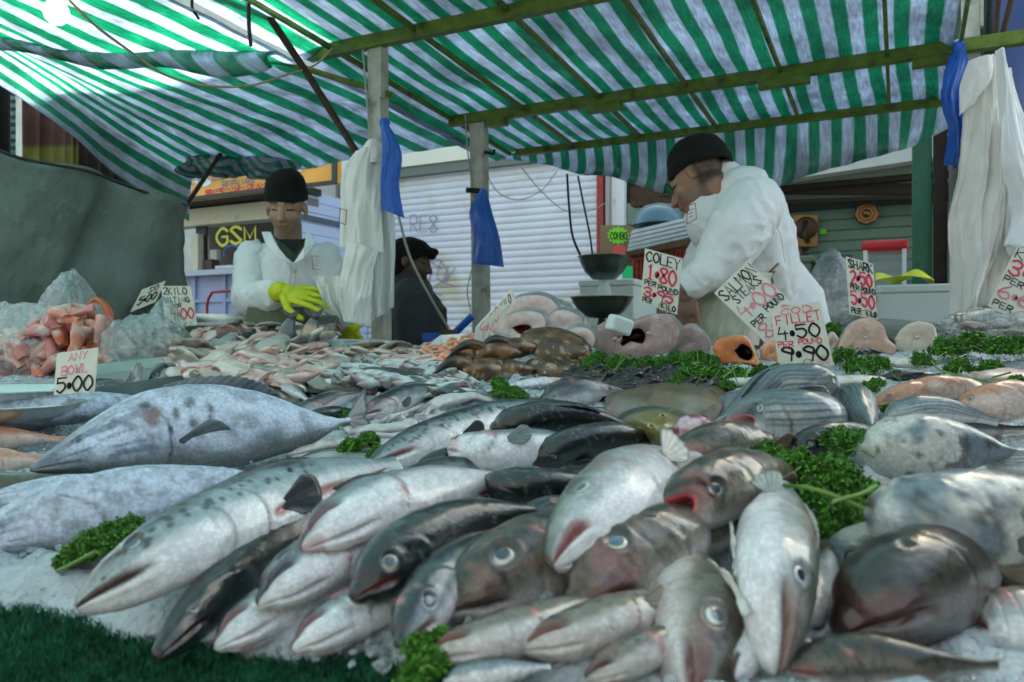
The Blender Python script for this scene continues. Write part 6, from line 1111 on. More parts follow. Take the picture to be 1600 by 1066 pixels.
# ================================================================ parsley
def parsley(label, blobs, seed, stems=()):
    r_ = np.random.default_rng(seed); V = []; F = []; K = []
    for (px, py, rpx, h) in blobs:
        c = np.array(T(px, py, h/100.)); rad = rpx*c[1]/FPX; rad *= 1.12; nt_ = int(260+50*rpx/10)
        for t in range(nt_):
            d = r_.normal(size=3); d /= np.linalg.norm(d); d[2] = abs(d[2])*1.0-.25; rr_ = r_.uniform(.55, 1.0)*(1+.25*math.sin(d[0]*7+seed)*math.cos(d[1]*6)); p = c+d*rad*rr_*np.array([1, 1, 1.05]); g0 = r_.uniform(.6, 1.25); tip = r_.uniform(0, 1)
            base = np.array([.045, .15, .011])*g0*(1+.8*tip)
            ls = rad*r_.uniform(.10, .17); ls = max(ls, .0022)
            for q in range(6):                                                     # a frilly rosette
                n_ = d+r_.normal(size=3)*.75; n_ /= np.linalg.norm(n_); a = np.cross(n_, r_.normal(size=3)); a /= np.linalg.norm(a); b_ = np.cross(n_, a); o = p+r_.normal(size=3)*ls*.55; k = len(V)
                V += [o, o+a*ls*.9+n_*ls*.35, o+(a+b_)*ls*.6-n_*ls*.1, o+b_*ls*.9+n_*ls*.35, o+(b_-a)*ls*.55-n_*ls*.15]; F += [(k, k+1, k+2), (k, k+2, k+3), (k, k+3, k+4)]; K += [base*(1+.25*r_.normal())*((1.5, 1.15, 1) if t % 9 == 0 else (1, 1, 1))]*5
    K = np.clip(np.array(K), .002, 1); root = thing('parsley', label, 'parsley', T(blobs[0][0], blobs[0][1], 0), 'parsley sprigs dressing the fish'); mo('leaves', np.array(V), F, M_PARS, root, col=K, smooth=False)
    b = MB()
    for (px, py, rpx, h) in blobs:
        for q in range(5):
            a_ = r_.uniform(0, 6.28); l_ = rpx*r_.uniform(.7, 1.3); b.tube([T(px, py, max(.3, h-2)/100.), T(px+l_*.5*math.cos(a_), py+l_*.3*math.sin(a_), h/100.+.004), T(px+l_*math.cos(a_), py+l_*.6*math.sin(a_), max(.3, h-.6+r_.uniform(-1, 1))/100.)], .0010, 5, seg=8, col=(.10, .22, .04))
    b.out('stalks', M_VC, root, smooth=True)
    for st in stems: b = MB(); b.tube([T(x, y, h/100.) for x, y, h in st], .0016, 6, seg=14, col=(.12, .24, .04)); b.out('stem', M_VC, root, smooth=True)
parsley('dark parsley sprig between the lower tuna and the salmon head', [(120, 868, 22, 3), (150, 852, 26, 4), (180, 835, 24, 4), (205, 822, 16, 4), (100, 882, 14, 2)], 1, [((90, 892, 2), (120, 878, 4), (150, 862, 5))])
parsley('small parsley sprig at the bottom, against the gaping cod', [(655, 1010, 20, 3), (668, 1040, 26, 2.5), (650, 1060, 24, 2), (690, 995, 10, 3)], 2)
parsley('parsley tuft left of the second salmon head', [(548, 700, 16, 3), (575, 692, 18, 3.4), (590, 710, 13, 3), (530, 712, 10, 2)], 3)
parsley('tiny parsley tuft beside the black skinned fish piece', [(525, 648, 12, 2.6), (545, 650, 10, 2.6)], 4)
parsley('parsley strand under the sardine heap', [(620, 628, 10, 3), (640, 615, 12, 3), (660, 606, 10, 3)], 5)
parsley('parsley tuft in front of the crab claws', [(785, 612, 16, 4), (802, 618, 16, 4), (780, 600, 12, 4.5), (815, 620, 10, 4)], 6)
parsley('large parsley mound between the open mouthed cod and the dark cod', [(1200, 715, 26, 4), (1245, 735, 34, 4.5), (1300, 745, 38, 4.5), (1340, 700, 30, 4.5), (1260, 780, 34, 4), (1320, 810, 40, 3.5), (1310, 690, 24, 4.5), (1350, 770, 24, 3.5), (1285, 830, 26, 3)], 7, [((1225, 758, 7), (1290, 770, 8), (1350, 795, 7)), ((1300, 785, 8), (1350, 770, 8), (1370, 758, 8))])
parsley('parsley under the big pale steak, above the mussels', [(920, 572, 14, 3), (935, 565, 16, 3), (965, 572, 18, 3.5), (988, 574, 16, 3), (1010, 572, 16, 3), (1035, 572, 16, 3), (1060, 566, 18, 3.5), (1090, 560, 14, 3)], 8)
parsley('parsley in front of the cut salmon steaks', [(1080, 585, 20, 3), (1115, 590, 22, 3), (1150, 592, 20, 3), (1190, 585, 16, 3), (1110, 565, 12, 3), (1215, 582, 14, 3), (1060, 598, 14, 2.6), (1135, 604, 12, 2.6)], 9, [((1088, 605, 3), (1096, 585, 6)), ((1130, 590, 5), (1160, 565, 7)), ((1165, 590, 5), (1172, 570, 6.5))])
parsley('parsley between the fillet sign and the first shark steak', [(1300, 520, 16, 4), (1318, 560, 18, 3), (1345, 575, 20, 3), (1375, 572, 16, 3), (1330, 540, 14, 3)], 10)
parsley('parsley carpet right of the shark steaks', [(1480, 548, 22, 3.5), (1520, 540, 22, 3.5), (1560, 545, 22, 3.5), (1600, 545, 22, 3.5), (1440, 565, 16, 3), (1500, 575, 18, 2.6), (1550, 580, 18, 2.6), (1400, 590, 12, 2.4)], 11, [((1455, 565, 4), (1490, 585, 5), (1540, 596, 5)), ((1550, 590, 4), (1580, 582, 5))])
parsley('parsley pieces between the mullets and the pink gurnards', [(1358, 608, 12, 3), (1370, 600, 10, 3), (1385, 640, 6, 4)], 12)
parsley('parsley patch right of the pink pile', [(1590, 600, 14, 4), (1615, 610, 14, 4)], 13)

# ================================================================ steaks, fillets and other cuts
def steak(name, label, cat, outer, inner, d, th, face, skin, nseed, cav=(.03, .01, .01), bone=None, root=None, tilt=0., part='steak', vdir=None):
    root = root or thing(name, label, cat, P(sum(p[0] for p in outer)/len(outer), max(p[1] for p in outer), d)); n = 110
    oc = curve([(*q, 0) for q in outer+[outer[0]]], n+1)[:-1]; ce_ = oc.mean(0); an_ = np.linspace(0, 6.283, n, endpoint=False); oc = ce_+(oc-ce_)*(1+.035*fbm(np.stack([np.cos(an_), np.sin(an_), an_*0+nseed], 1), 2.6, 4, nseed))[:, None]; ic = np.array([(*inner, 0.)]*n) if isinstance(inner, tuple) else curve([(*q, 0) for q in inner+[inner[0]]], n+1)[:-1]
    cy_ = oc[:, 1].mean(); q3 = lambda x, y, e=0: np.array(P(x, y, d+tilt*(cy_-y)/FPX*d+e)); vd = np.array(vdir if vdir else (0.35, 1, .02)); vd = vd/np.linalg.norm(vd)
    m = 34; V = []; rr_ = []
    for i in range(n):
        for j in range(m):
            r_ = j/(m-1); x, y = ic[i][0]*(1-r_)+oc[i][0]*r_, ic[i][1]*(1-r_)+oc[i][1]*r_; V.append(q3(x, y)-vd*.006*math.sin(3.14*min(1, r_*1.02))**.6); rr_.append(r_)
    V = np.array(V); rr_ = np.array(rr_); nn = fbm(V, 34, 3, nseed); ringn = (.5+.5*np.sin(rr_*52+nn*9+2.5*np.sin(np.repeat(np.arange(n), m)*.17)))**2; V -= vd*(.0025*nn)[:, None]
    f0 = np.array(face[0]); f1 = np.array(face[1]); col = mixc(np.tile(f0, (n*m, 1)), np.tile(f1, (n*m, 1)), np.clip(.42*ringn+.75*ss(.0, .45, nn), 0, 1)); col *= (1-.22*ss(.1, .5, fbm(V, 11, 3, nseed+2)))[:, None]; col = mixc(col, np.tile(np.array(skin), (n*m, 1)), .8*(rr_ > .98)); 
    if not isinstance(inner, tuple): col = mixc(col, np.tile(c3(.35, .08, .07), (n*m, 1)), .7*ss(.12, 0, rr_))
    mo(part, V, gf(n, m, wu=True), M_MEAT, root, col=col)
    ks = 8; V = []; K = []
    for i in range(n):
        for j in range(ks): v = j/(ks-1); V.append(q3(oc[i][0], oc[i][1])+vd*th*v); K.append(np.array(skin)*(.8+.4*math.sin(i*.2+nseed)**2*v))
    V = np.array(V); c0 = V.mean(0); V = c0+(V-c0)*(1+.02*fbm(V, 20, 2, nseed))[:, None]; bk = np.array([q3(*oc[i][:2])+vd*th for i in range(n)]); F = gf(n, ks, wu=True); F.append(tuple(i*ks+ks-1 for i in range(n)))
    mo('skin', V, F, M_SMALL, root, col=np.array(K))
    if not isinstance(inner, tuple):
        V = [q3(ic[i][0], ic[i][1])+vd*(th*.95*j/5)*1.0 for i in range(n) for j in range(6)]; V = np.array(V); F = gf(n, 6, wu=True); F.append(tuple(i*6+5 for i in range(n))); mo('belly_cavity', V, F, M_MEAT, root, col=np.array(cav))
    if bone: b = MB(); bw = P(bone[0], bone[1], d+tilt*(cy_-bone[1])/FPX*d); k = d/FPX; b.ball(bw-Vector(vd)*.005, (bone[2]*k*.6, .003, bone[2]*k*.45), col=(.58, .46, .43)); b.ball(bw-Vector(vd)*.0072, (bone[2]*k*.2, .0015, bone[2]*k*.2), col=(.4, .26, .24)); b.out('backbone', M_MEAT, root, smooth=True)
    return root
def ring(cx, cy, rx, ry, n=12, j=.06, s=1, rot=0):
    r_ = random.Random(s); o = []
    for i in range(n): t = 6.283*i/n; q = 1+r_.uniform(-j, j); x, y = rx*q*math.cos(t), ry*q*math.sin(t); o.append((cx+x*math.cos(rot)-y*math.sin(rot), cy+x*math.sin(rot)+y*math.cos(rot)))
    return o
PK = ((.36, .23, .22), (.52, .38, .36)); WHT = ((.68, .56, .52), (.72, .45, .42))
steak('fish_steak', 'pale white steak standing behind the huge one, nearest the crab', 'fish steak', [(920, 520), (945, 502), (985, 497), (1005, 520), (1000, 555), (960, 560), (930, 545)], (965, 528), 1.9, .05, PK, (.3, .3, .3), 5, bone=(962, 530, 7))
steak('fish_steak', 'huge pinkish cut fish steak with a dark belly cavity', 'fish steak', [(955, 548), (972, 530), (963, 525), (985, 506), (1015, 492), (1045, 492), (1062, 512), (1060, 535), (1040, 552), (1010, 556), (985, 562), (962, 556)], [(968, 528), (985, 516), (1002, 515), (1008, 524), (1004, 536), (985, 534), (972, 540)], 1.76, .07, PK, (.18, .2, .2), 8, bone=(1014, 521, 6))
steak('fish_steak', 'dark skinned steak leaning right of the huge cut steak', 'fish steak', [(1062, 512), (1080, 505), (1100, 520), (1108, 540), (1098, 560), (1070, 565), (1050, 560)], (1078, 535), 1.85, .06, PK, (.12, .14, .15), 11)
steak('salmon_steak', 'orange salmon steak with silver skin below the steaks sign', 'salmon steak', [(1112, 545), (1120, 532), (1145, 524), (1168, 528), (1178, 545), (1185, 562), (1190, 572), (1172, 569), (1148, 569), (1125, 566)], [(1148, 548), (1160, 538), (1170, 543), (1176, 556), (1172, 562), (1158, 560)], 1.6, .07, ((.72, .20, .05), (.78, .33, .14)), (.35, .42, .45), 14)
steak('salmon_steak', 'second orange salmon steak partly hidden by the fillet sign', 'salmon steak', [(1186, 545), (1198, 535), (1218, 537), (1222, 555), (1212, 568), (1190, 562)], (1204, 552), 1.64, .05, ((.72, .24, .09), (.75, .4, .25)), (.45, .35, .3), 17)
SK_ = ((.60, .38, .30), (.66, .5, .40))
steak('shark_steak', 'pink shark steak with a white core below the shark sign', 'shark steak', [(1308, 548), (1318, 520), (1335, 502), (1358, 497), (1380, 508), (1388, 530), (1402, 545), (1398, 552), (1375, 550), (1355, 545), (1342, 548), (1338, 552)], (1352, 528), 1.66, .05, SK_, (.25, .24, .22), 21, bone=(1352, 528, 6))
steak('shark_steak', 'pale shark steak with grey skin right of the pink one', 'shark steak', [(1397, 530), (1410, 512), (1438, 502), (1460, 510), (1464, 530), (1450, 548), (1428, 555), (1405, 550)], (1430, 528), 1.68, .09, ((.62, .52, .42), (.66, .58, .46)), (.2, .22, .2), 23, bone=(1430, 527, 6), vdir=(-.4, 1, .1))
steak('shark_steak', 'shark steak edge hidden between the parsley and the fillet sign', 'shark steak', [(1290, 530), (1300, 518), (1310, 530), (1306, 552), (1292, 555)], (1300, 538), 1.75, .04, SK_, (.3, .25, .2), 27)
# skate / monkfish pile behind the crabs
for k_, (ou, inn, d, lab) in enumerate((
    ([(788, 492), (800, 470), (830, 461), (858, 466), (872, 482), (868, 498), (840, 500), (805, 500)], (832, 484), 2.15, 'white fish steak topmost in the pile behind the crabs'),
    ([(778, 520), (782, 504), (800, 490), (825, 486), (848, 492), (852, 508), (840, 524), (815, 536), (790, 532)], [(800, 512), (815, 508), (828, 510), (830, 516), (814, 522)], 2.05, 'white fish steak with a pink slit, front left of the pile'),
    ([(852, 500), (868, 486), (895, 488), (910, 500), (905, 518), (880, 530), (858, 524)], (880, 508), 2.12, 'pinkish fish steak at the right of the white pile'),
    ([(850, 470), (868, 472), (892, 486), (896, 500), (874, 498), (858, 490)], (874, 486), 2.2, 'thin white fish slice on the right shoulder of the pile'),
    ([(880, 522), (900, 512), (922, 516), (930, 532), (922, 548), (896, 552), (880, 540)], [(900, 530), (908, 527), (914, 532), (906, 537)], 1.98, 'white steak with a red centre just right of the crab shell'),
    ([(750, 540), (768, 528), (790, 532), (800, 545), (786, 556), (760, 556)], (776, 543), 2.0, 'flat white fish slice in front of the leaning sign'))):
    steak('fish_steak', lab, 'fish steak', ou, inn, d-.13, .05, WHT, (.32, .34, .33), 31+k_*3, cav=(.3, .06, .05), vdir=(.2, 1, .25))
b = MB(); m_ = Matrix.Rotation(R(18), 3, 'Y') @ Matrix.Rotation(R(25), 3, 'Z'); b.box(P(968, 508, 1.71), (.052, .035, .036), [m_ @ Vector(v) for v in ((1, 0, 0), (0, 1, 0), (0, 0, 1))]); nm(b.out('polystyrene_chunk', M_POLY, bevel=.006), 'white broken polystyrene chunk resting on the huge steak', 'polystyrene chunk')
V, Fq = bagmesh(P(845, 515, 2.12), .13, .08, .07, 19, n=50, m=30, amp=.12); nm(mo('monkfish_tail', V, Fq, M_MEAT, col=mixc(np.tile(c3(.66, .55, .5), (len(V), 1)), np.tile(c3(.62, .34, .3), (len(V), 1)), ss(-.1, .4, fbm(V, 20, 3, 4)))), 'thick white monkfish tail under the white steaks', 'monkfish')
# long white fillets
def strip(name, label, cat, pts, wpx, m, cols, th=.006, seed=1, group=None, h=0):
    c3_ = curve([T(x, y, hh/100.) for x, y, hh in pts], 40); k = np.mean([p[1] for p in c3_])/FPX; V = []
    tg = np.gradient(c3_, axis=0); tg /= np.linalg.norm(tg, axis=1)[:, None]; sd_ = np.cross(tg, np.array(NB)); sd_ /= np.linalg.norm(sd_, axis=1)[:, None]; nn = 14
    for i in range(40):
        t = i/39; w_ = wpx*k*min(1, 3.2*t+.25, 2.6*(1-t)+.2)
        for j in range(nn): q = 6.283*j/nn; V.append(c3_[i]+sd_[i]*w_*math.cos(q)+np.array(NB)*th*math.sin(q)*(1+.0*t))
    V = np.array(V); V[:, 2] += .006*fbm(V, 26, 3, seed); n_ = fbm(V, 40, 3, seed+1); col = mixc(np.tile(np.array(cols[0]), (len(V), 1)), np.tile(np.array(cols[1]), (len(V), 1)), ss(-.15, .35, n_)); F = gf(40, nn, wv=True)+[tuple(range(nn)), tuple(range(39*nn, 40*nn))]
    return nm(mo(name, V, F, m, col=col), label, cat, group)
WF = ((.68, .66, .60), (.55, .5, .45)); PF = ((.66, .52, .48), (.58, .34, .32))
for pts_, wp, lab in (([(1130, 600, 2.5), (1180, 596, 3), (1240, 598, 3), (1290, 600, 2)], 26, 'long white fillet behind the striped mullet'), ([(1150, 612, 1.6), (1200, 609, 2), (1260, 612, 1.6)], 22, 'second white fillet below the long one behind the mullet'),
                      ([(1290, 596, 2.2), (1330, 592, 2.6), (1385, 596, 2)], 24, 'white fillet right of the mullet pile'), ([(1355, 572, 2.2), (1390, 566, 2.6), (1440, 570, 2.4)], 20, 'pale fillet lying in the parsley before the shark steaks'),
                      ([(1520, 588, 3), (1560, 584, 3.6), (1620, 588, 3)], 40, 'pinkish fillet at the right edge above the gurnards')):
    strip('fish_fillet', lab, 'fillet', pts_, wp, M_MEAT, PF if 'pinkish' in lab else WF, .008, len(lab), 'long pale fillets at the right')
# squid
def squid(label, pts, w0, seed):
    root = thing('squid', label, 'squid', T(pts[0][0], pts[0][1], 0), 'squid laid out in the middle'); c3_ = curve([T(x, y, h/100.) for x, y, h in pts], 40); k = c3_[:, 1].mean()/FPX; b = MB(); t = np.linspace(0, 1, 40); rad = w0*k*sm(t, [0, .1, .5, .85, 1], [.7, .85, 1, .6, .1])
    b.tube(c3_, rad, 24, flat=.6); V = np.concatenate(b.V); V[:, 2] += .005*fbm(V, 30, 3, seed); n_ = fbm(V, 55, 4, seed); mo('mantle', V, b.F, M_MEAT, root, col=mixc(np.tile(c3(.60, .57, .56), (len(V), 1)), np.tile(c3(.36, .28, .27), (len(V), 1)), ss(.05, .45, n_)))
    r_ = random.Random(seed); o = c3_[0]; dr = c3_[0]-c3_[4]; dr /= np.linalg.norm(dr); sd_ = np.cross(dr, (0, 0, 1))
    for i in range(8):
        b = MB(); a_ = (i-3.5)/3.5; L_ = r_.uniform(.03, .07); b.tube([o-dr*.01+sd_*a_*.010, o+dr*L_*.5+sd_*a_*.02+np.array([0, 0, r_.uniform(-.004, .008)]), o+dr*L_*.9+sd_*(a_*.035+r_.uniform(-.015, .015)), o+dr*L_*1.1+sd_*(a_*.05+r_.uniform(-.03, .03))-np.array([0, 0, .006])], [.0045, .0035, .0022, .001], 8, seg=18, col=(.55, .5, .5)); b.out('tentacle', M_MEAT, root, smooth=True)
    b = MB(); b.ball(o+dr*.004, (.016, .016, .011), col=(.3, .24, .28)); b.out('head', M_MEAT, root, smooth=True)
    n = 16; e = c3_[26]; e2 = c3_[38]
    for sg in (1, -1): V = []; [V.extend([e+(e2-e)*i/15, e+(e2-e)*i/15+sd_*sg*.8*w0*k*math.sin(3.14*(i+.4)/16.5)*1.1-np.array([0, 0, .003])]) for i in range(n)]; o_ = mo('fin', np.array(V), gf(n, 2), M_MEAT, root, col=c3(.58, .54, .54)); o_.modifiers.new('s', 'SOLIDIFY').thickness = .0025
squid('white squid with curled tentacles by the middle parsley sprig', [(665, 640, 3.5), (700, 625, 4), (740, 622, 3.6), (775, 628, 2.6)], 15, 1)
squid('squid pointing left with its head towards the second salmon', [(655, 660, 2.8), (610, 668, 3), (570, 672, 2.6), (535, 672, 2)], 14, 2)
squid('pale brownish squid lying along the near side of the squid group', [(560, 690, 2.4), (520, 696, 2.6), (480, 702, 2.4), (450, 712, 2)], 15, 3)
squid('small folded squid under the silvery haddock', [(600, 655, 2), (640, 645, 2.8), (690, 648, 2.6), (720, 655, 2)], 12, 4)
strip('skate_wing', 'flat grey white skate wing below the squid group', 'skate', [(430, 735, 1.4), (490, 725, 2), (560, 728, 2), (610, 735, 1.6)], 60, M_MEAT, ((.42, .45, .46), (.3, .33, .34)), .008, 5)
strip('fish_fillet', 'pale translucent fillet under the squids', 'fillet', [(560, 705, 1.5), (620, 690, 2), (700, 675, 2), (790, 655, 2)], 40, M_MEAT, ((.6, .62, .62), (.5, .45, .42)), .008, 8, 'long pale fillets at the right')

# ---------------------------------------------------------------- crabs
M_CRAB = mat('crab shell', attr=True, rough=.3, coat=.4, nz=.25, nsc=60, bump=.6, bsc=160)
def crabcol(V, a=(.17, .07, .02), b_=(.34, .14, .03), sc=40, s=1): n_ = fbm(V, sc, 4, s); r = mixc(np.tile(c3(*a), (len(V), 1)), np.tile(c3(*b_), (len(V), 1)), ss(-.1, .25, n_)); r = mixc(r, np.tile(c3(.02, .018, .012), (len(V), 1)), .8*ss(.12, .4, fbm(V, sc*1.6, 3, s+9))); return mixc(r, np.tile(c3(.5, .4, .25), (len(V), 1)), .6*ss(.3, .5, fbm(V, sc*3, 2, s+19)))
def shell(root, c, rx, ry, rz, ax, seed):
    th = np.linspace(0.001, np.pi-.001, 26); ph = np.linspace(0, 2*np.pi, 72, endpoint=False); TH, PH = np.meshgrid(th, ph, indexing='ij'); crimp = 1+.018*np.sin(PH*26)*ss(.6, 1.4, TH)*ss(2.4, 1.7, TH)
    rim = np.abs(np.sin(TH))**.75; q = np.stack([rim*np.cos(PH)*crimp*rx, rim*np.sin(PH)*crimp*ry, np.sign(np.cos(TH))*np.abs(np.cos(TH))**1.2*rz*np.where(np.cos(TH) > 0, 1, .6)], -1).reshape(-1, 3)
    q[:, 2] += .003*fbm(q, 40, 3, seed); V = q@np.array([tuple(a) for a in ax])+np.array(tuple(c)); mo('carapace', V, gf(26, 72, wv=True), M_CRAB, root, col=crabcol(V, (.085, .04, .016), (.15, .075, .028), 30, seed))
def crabaxes(yaw, pitch, roll): m = Matrix.Rotation(R(yaw), 3, 'Z') @ Matrix.Rotation(R(pitch), 3, 'X') @ Matrix.Rotation(R(roll), 3, 'Y'); return [m @ Vector((1, 0, 0)), m @ Vector((0, 1, 0)), m @ Vector((0, 0, 1))]
def claw(root, p, dirn, up, L, seed):
    d_ = Vector(dirn).normalized(); s_ = d_.cross(Vector(up)).normalized(); u_ = s_.cross(d_); b = MB(); g = lambda a, c_, e=0: p+d_*a*L+u_*c_*L+s_*e*L
    b.tube([g(0, 0), g(.16, .03), g(.38, .05), g(.55, .05), g(.62, .04)], [.06*L, .11*L, .15*L, .14*L, .10*L], 16, seg=18, flat=1); V = np.concatenate(b.V); col = crabcol(V, (.10, .04, .014), (.26, .12, .04), 40, seed); mo('claw', V, b.F, M_CRAB, root, col=col)
    par = root.children[-1] if root.children else root; c_ = bpy.data.objects[[o.name for o in bpy.data.objects if o.parent == root][-1]]
    for sg, bend in ((1, .03), (-1, .02)):
        b = MB(); b.tube([g(.52, .03+.10*sg), g(.70, .03+.17*sg), g(.87, .03+.12*sg), g(1.0, .03+.02*sg)], [.085*L, .07*L, .042*L, .010*L], 12, seg=16); V = np.concatenate(b.V); t = (V-np.array(p))@np.array(d_)/L; cc_ = crabcol(V, (.10, .045, .014), (.24, .10, .035), 40, seed+sg); cc_ = mixc(cc_, np.tile(c3(.02, .018, .015), (len(V), 1)), ss(.66, .78, t)); mo('claw_finger', V, b.F, M_CRAB, root, col=cc_)
def leg(root, pts, r0): b = MB(); b.tube(pts, [r0*.8, r0*1.1, r0*.9, r0, r0*.6, r0*.25], 10, seg=20); V = np.concatenate(b.V); mo('leg', V, b.F, M_CRAB, root, col=crabcol(V, (.12, .05, .02), (.28, .14, .06), 60, len(pts)), smooth=True)
def crab(label, cpx, cpy, d, rx, ry, rz, rot, claws, legs, seed):
    c = P(cpx, cpy, d); root = thing('crab', label, 'crab', c-Vector((0, 0, rz)), 'brown crabs in the middle of the display'); ax = crabaxes(*rot)
    if rx: shell(root, c, rx, ry, rz, ax, seed)
    for (x, y, dd), dr, up, L_ in claws: claw(root, P(x, y, dd), (-.86, -.42+.1*math.sin(x), -.10), up, L_*1.2, seed+int(x))
    for lg in legs: leg(root, [P(*q) for q in lg], .008)
crab('largest brown crab with its smooth shell tilted to the viewer', 868, 540, 1.74, .082, .055, .026, (-12, 38, 14), [((840, 545, 1.72), (-1, -.1, -.05), (0, -.2, 1), .13)], [[(905, 560, 1.7), (918, 566, 1.68), (915, 580, 1.66)], [(890, 566, 1.7), (905, 572, 1.66), (898, 590, 1.64)], [(915, 552, 1.72), (926, 560, 1.7), (925, 575, 1.68)], [(870, 572, 1.7), (880, 582, 1.66), (872, 598, 1.64)]], 3)
crab('second brown crab under the largest one, legs folded at the right', 862, 575, 1.66, .055, .040, .022, (-5, 30, 8), [((830, 578, 1.62), (-1, -.15, -.12), (0, -.2, 1), .115)], [[(845, 592, 1.6), (858, 600, 1.58), (862, 614, 1.57)], [(862, 594, 1.6), (880, 600, 1.58), (888, 612, 1.57)], [(885, 590, 1.62), (900, 596, 1.6), (905, 608, 1.58)], [(838, 588, 1.6), (846, 600, 1.58), (842, 616, 1.57)], [(900, 585, 1.62), (912, 590, 1.6), (918, 602, 1.58)]], 8)
crab('dark crab at the near left of the crab group with long claws to the left', 770, 590, 1.6, .062, .045, .024, (10, 20, -6), [((790, 580, 1.6), (-1, -.2, -.16), (0, -.2, 1), .14), ((812, 552, 1.68), (-1, .1, -.18), (0, -.2, 1), .135)], [[(715, 590, 1.6), (700, 580, 1.58), (690, 596, 1.56), (685, 606, 1.55)], [(735, 598, 1.58), (712, 600, 1.56), (700, 608, 1.55)], [(722, 575, 1.62), (704, 570, 1.6), (694, 582, 1.58)], [(800, 600, 1.58), (822, 598, 1.56), (830, 612, 1.55)]], 12)
crab('crab at the back left whose claw rests against the leaning sign', 765, 562, 1.78, .05, .038, .02, (0, 25, 0), [((775, 560, 1.74), (-1, .0, -.3), (0, -.2, 1), .10)], [[(742, 578, 1.7), (728, 582, 1.68), (720, 592, 1.66)], [(752, 585, 1.7), (745, 595, 1.66), (735, 600, 1.65)]], 17)

# ---------------------------------------------------------------- heaps of small things
def protos(name, fn, k): 
    out = []
    for i in range(k): V, F, col = fn(i); me_o = mo(name, V, F, M_SMALL if 'sard' in name else M_MEAT, col=col, loc=(0, 0, 0)); out.append(me_o.data); bpy.data.objects.remove(me_o)
    return out
def scatter(name, label, cat, group, meshes, spots, tilt=.25, hr=(0, 1), yaw=(0, 6.28), sc=(.85, 1.15), seed=1):
    r_ = random.Random(seed)
    for (px, py, h) in spots:
        o = bpy.data.objects.new(name, r_.choice(meshes)); C.objects.link(o); o.location = T(px, py, h/100.); o.rotation_euler = (r_.uniform(-tilt, tilt), r_.uniform(-tilt, tilt), r_.uniform(*yaw)); o.scale = (r_.uniform(*sc),)*3; nm(o, label, cat, group)
def inpoly(x, y, p):
    r_ = False; j = len(p)-1
    for i in range(len(p)):
        if (p[i][1] > y) != (p[j][1] > y) and x < (p[j][0]-p[i][0])*(y-p[i][1])/(p[j][1]-p[i][1])+p[i][0]: r_ = not r_
        j = i
    return r_
def spots(poly, n, hf, seed, mind=5):
    r_ = random.Random(seed); xs = [p[0] for p in poly]; ys = [p[1] for p in poly]; o = []; tr = 0
    while len(o) < n and tr < 60000:
        tr += 1; x, y = r_.uniform(min(xs), max(xs)), r_.uniform(min(ys), max(ys))
        if inpoly(x, y, poly) and all((x-a)**2+(2*(y-b_))**2 > mind**2 for a, b_, _ in o): o.append((x, y, hf(x, y)+r_.uniform(-.3, .5)))
    return sorted(o, key=lambda q: q[1])
def smallfish(i, L=.105, w=.011, h=.015, bk=(.03, .06, .06), be=(.6, .66, .66)):
    b = MB(); n = 22; t = np.linspace(0, 1, n); pts = np.stack([(t-.5)*L, .006*np.sin(t*3+i), 0*t], 1); r_ = h*sm(t, [0, .12, .35, .7, .92, 1], [.12, .7, 1, .6, .2, .16]); b.tube(pts, r_, 14, flat=w/h); k = len(np.concatenate(b.V)); V = np.concatenate(b.V); F = list(b.F)
    s = V[:, 1]/h+.3*fbm(V, 90, 3, i); col = mixc(np.tile(c3(*be), (len(V), 1)), np.tile(c3(*bk), (len(V), 1)), ss(-.1, .45, s)); x = V[:, 0]/L+.5; col = mixc(col, np.tile(c3(.35, .12, .1), (len(V), 1)), .5*ss(.22, .1, x))
    e = np.sqrt(((x-.09)*L)**2+(V[:, 1]-.001)**2); col = mixc(col, np.tile(c3(.01, .01, .01), (len(V), 1)), ss(.0035, .002, e)*(np.abs(V[:, 2]) > 0))
    T_ = np.array([[L*.48, 0, 0], [L*.60, h*.9, .001], [L*.55, 0, .0005], [L*.60, -h*.9, .001]]); V = np.r_[V, T_]; F += [(k, k+1, k+2), (k, k+2, k+3)]; col = np.r_[col, np.tile(c3(.12, .14, .12), (4, 1))]; return V, F, col
sard = protos('sardine', smallfish, 5)
pol = [(480, 585), (530, 562), (600, 556), (660, 552), (720, 562), (730, 590), (700, 612), (640, 600), (560, 595), (500, 606)]
scatter('sardine', 'small silver sardine in the loose heap left of the crabs', 'sardine', 'sardines heaped left of the crabs', sard, spots(pol, 150, lambda x, y: 2.2+1.6*math.sin((x-480)/250*3.14), 5, 9), .3, yaw=(-.4, 2.6), seed=2)
sprt = protos('sprat_sard', lambda i: smallfish(i+7, .07, .008, .011, (.05, .08, .08), (.66, .68, .64)), 3)
scatter('sprat', 'tiny bright sprat at the crab end of the sardine heap', 'sprat', 'sprats beside the crabs', sprt, spots([(650, 585), (700, 570), (735, 575), (725, 612), (690, 620), (655, 605)], 50, lambda x, y: 3.2, 6, 7), .4, seed=3)
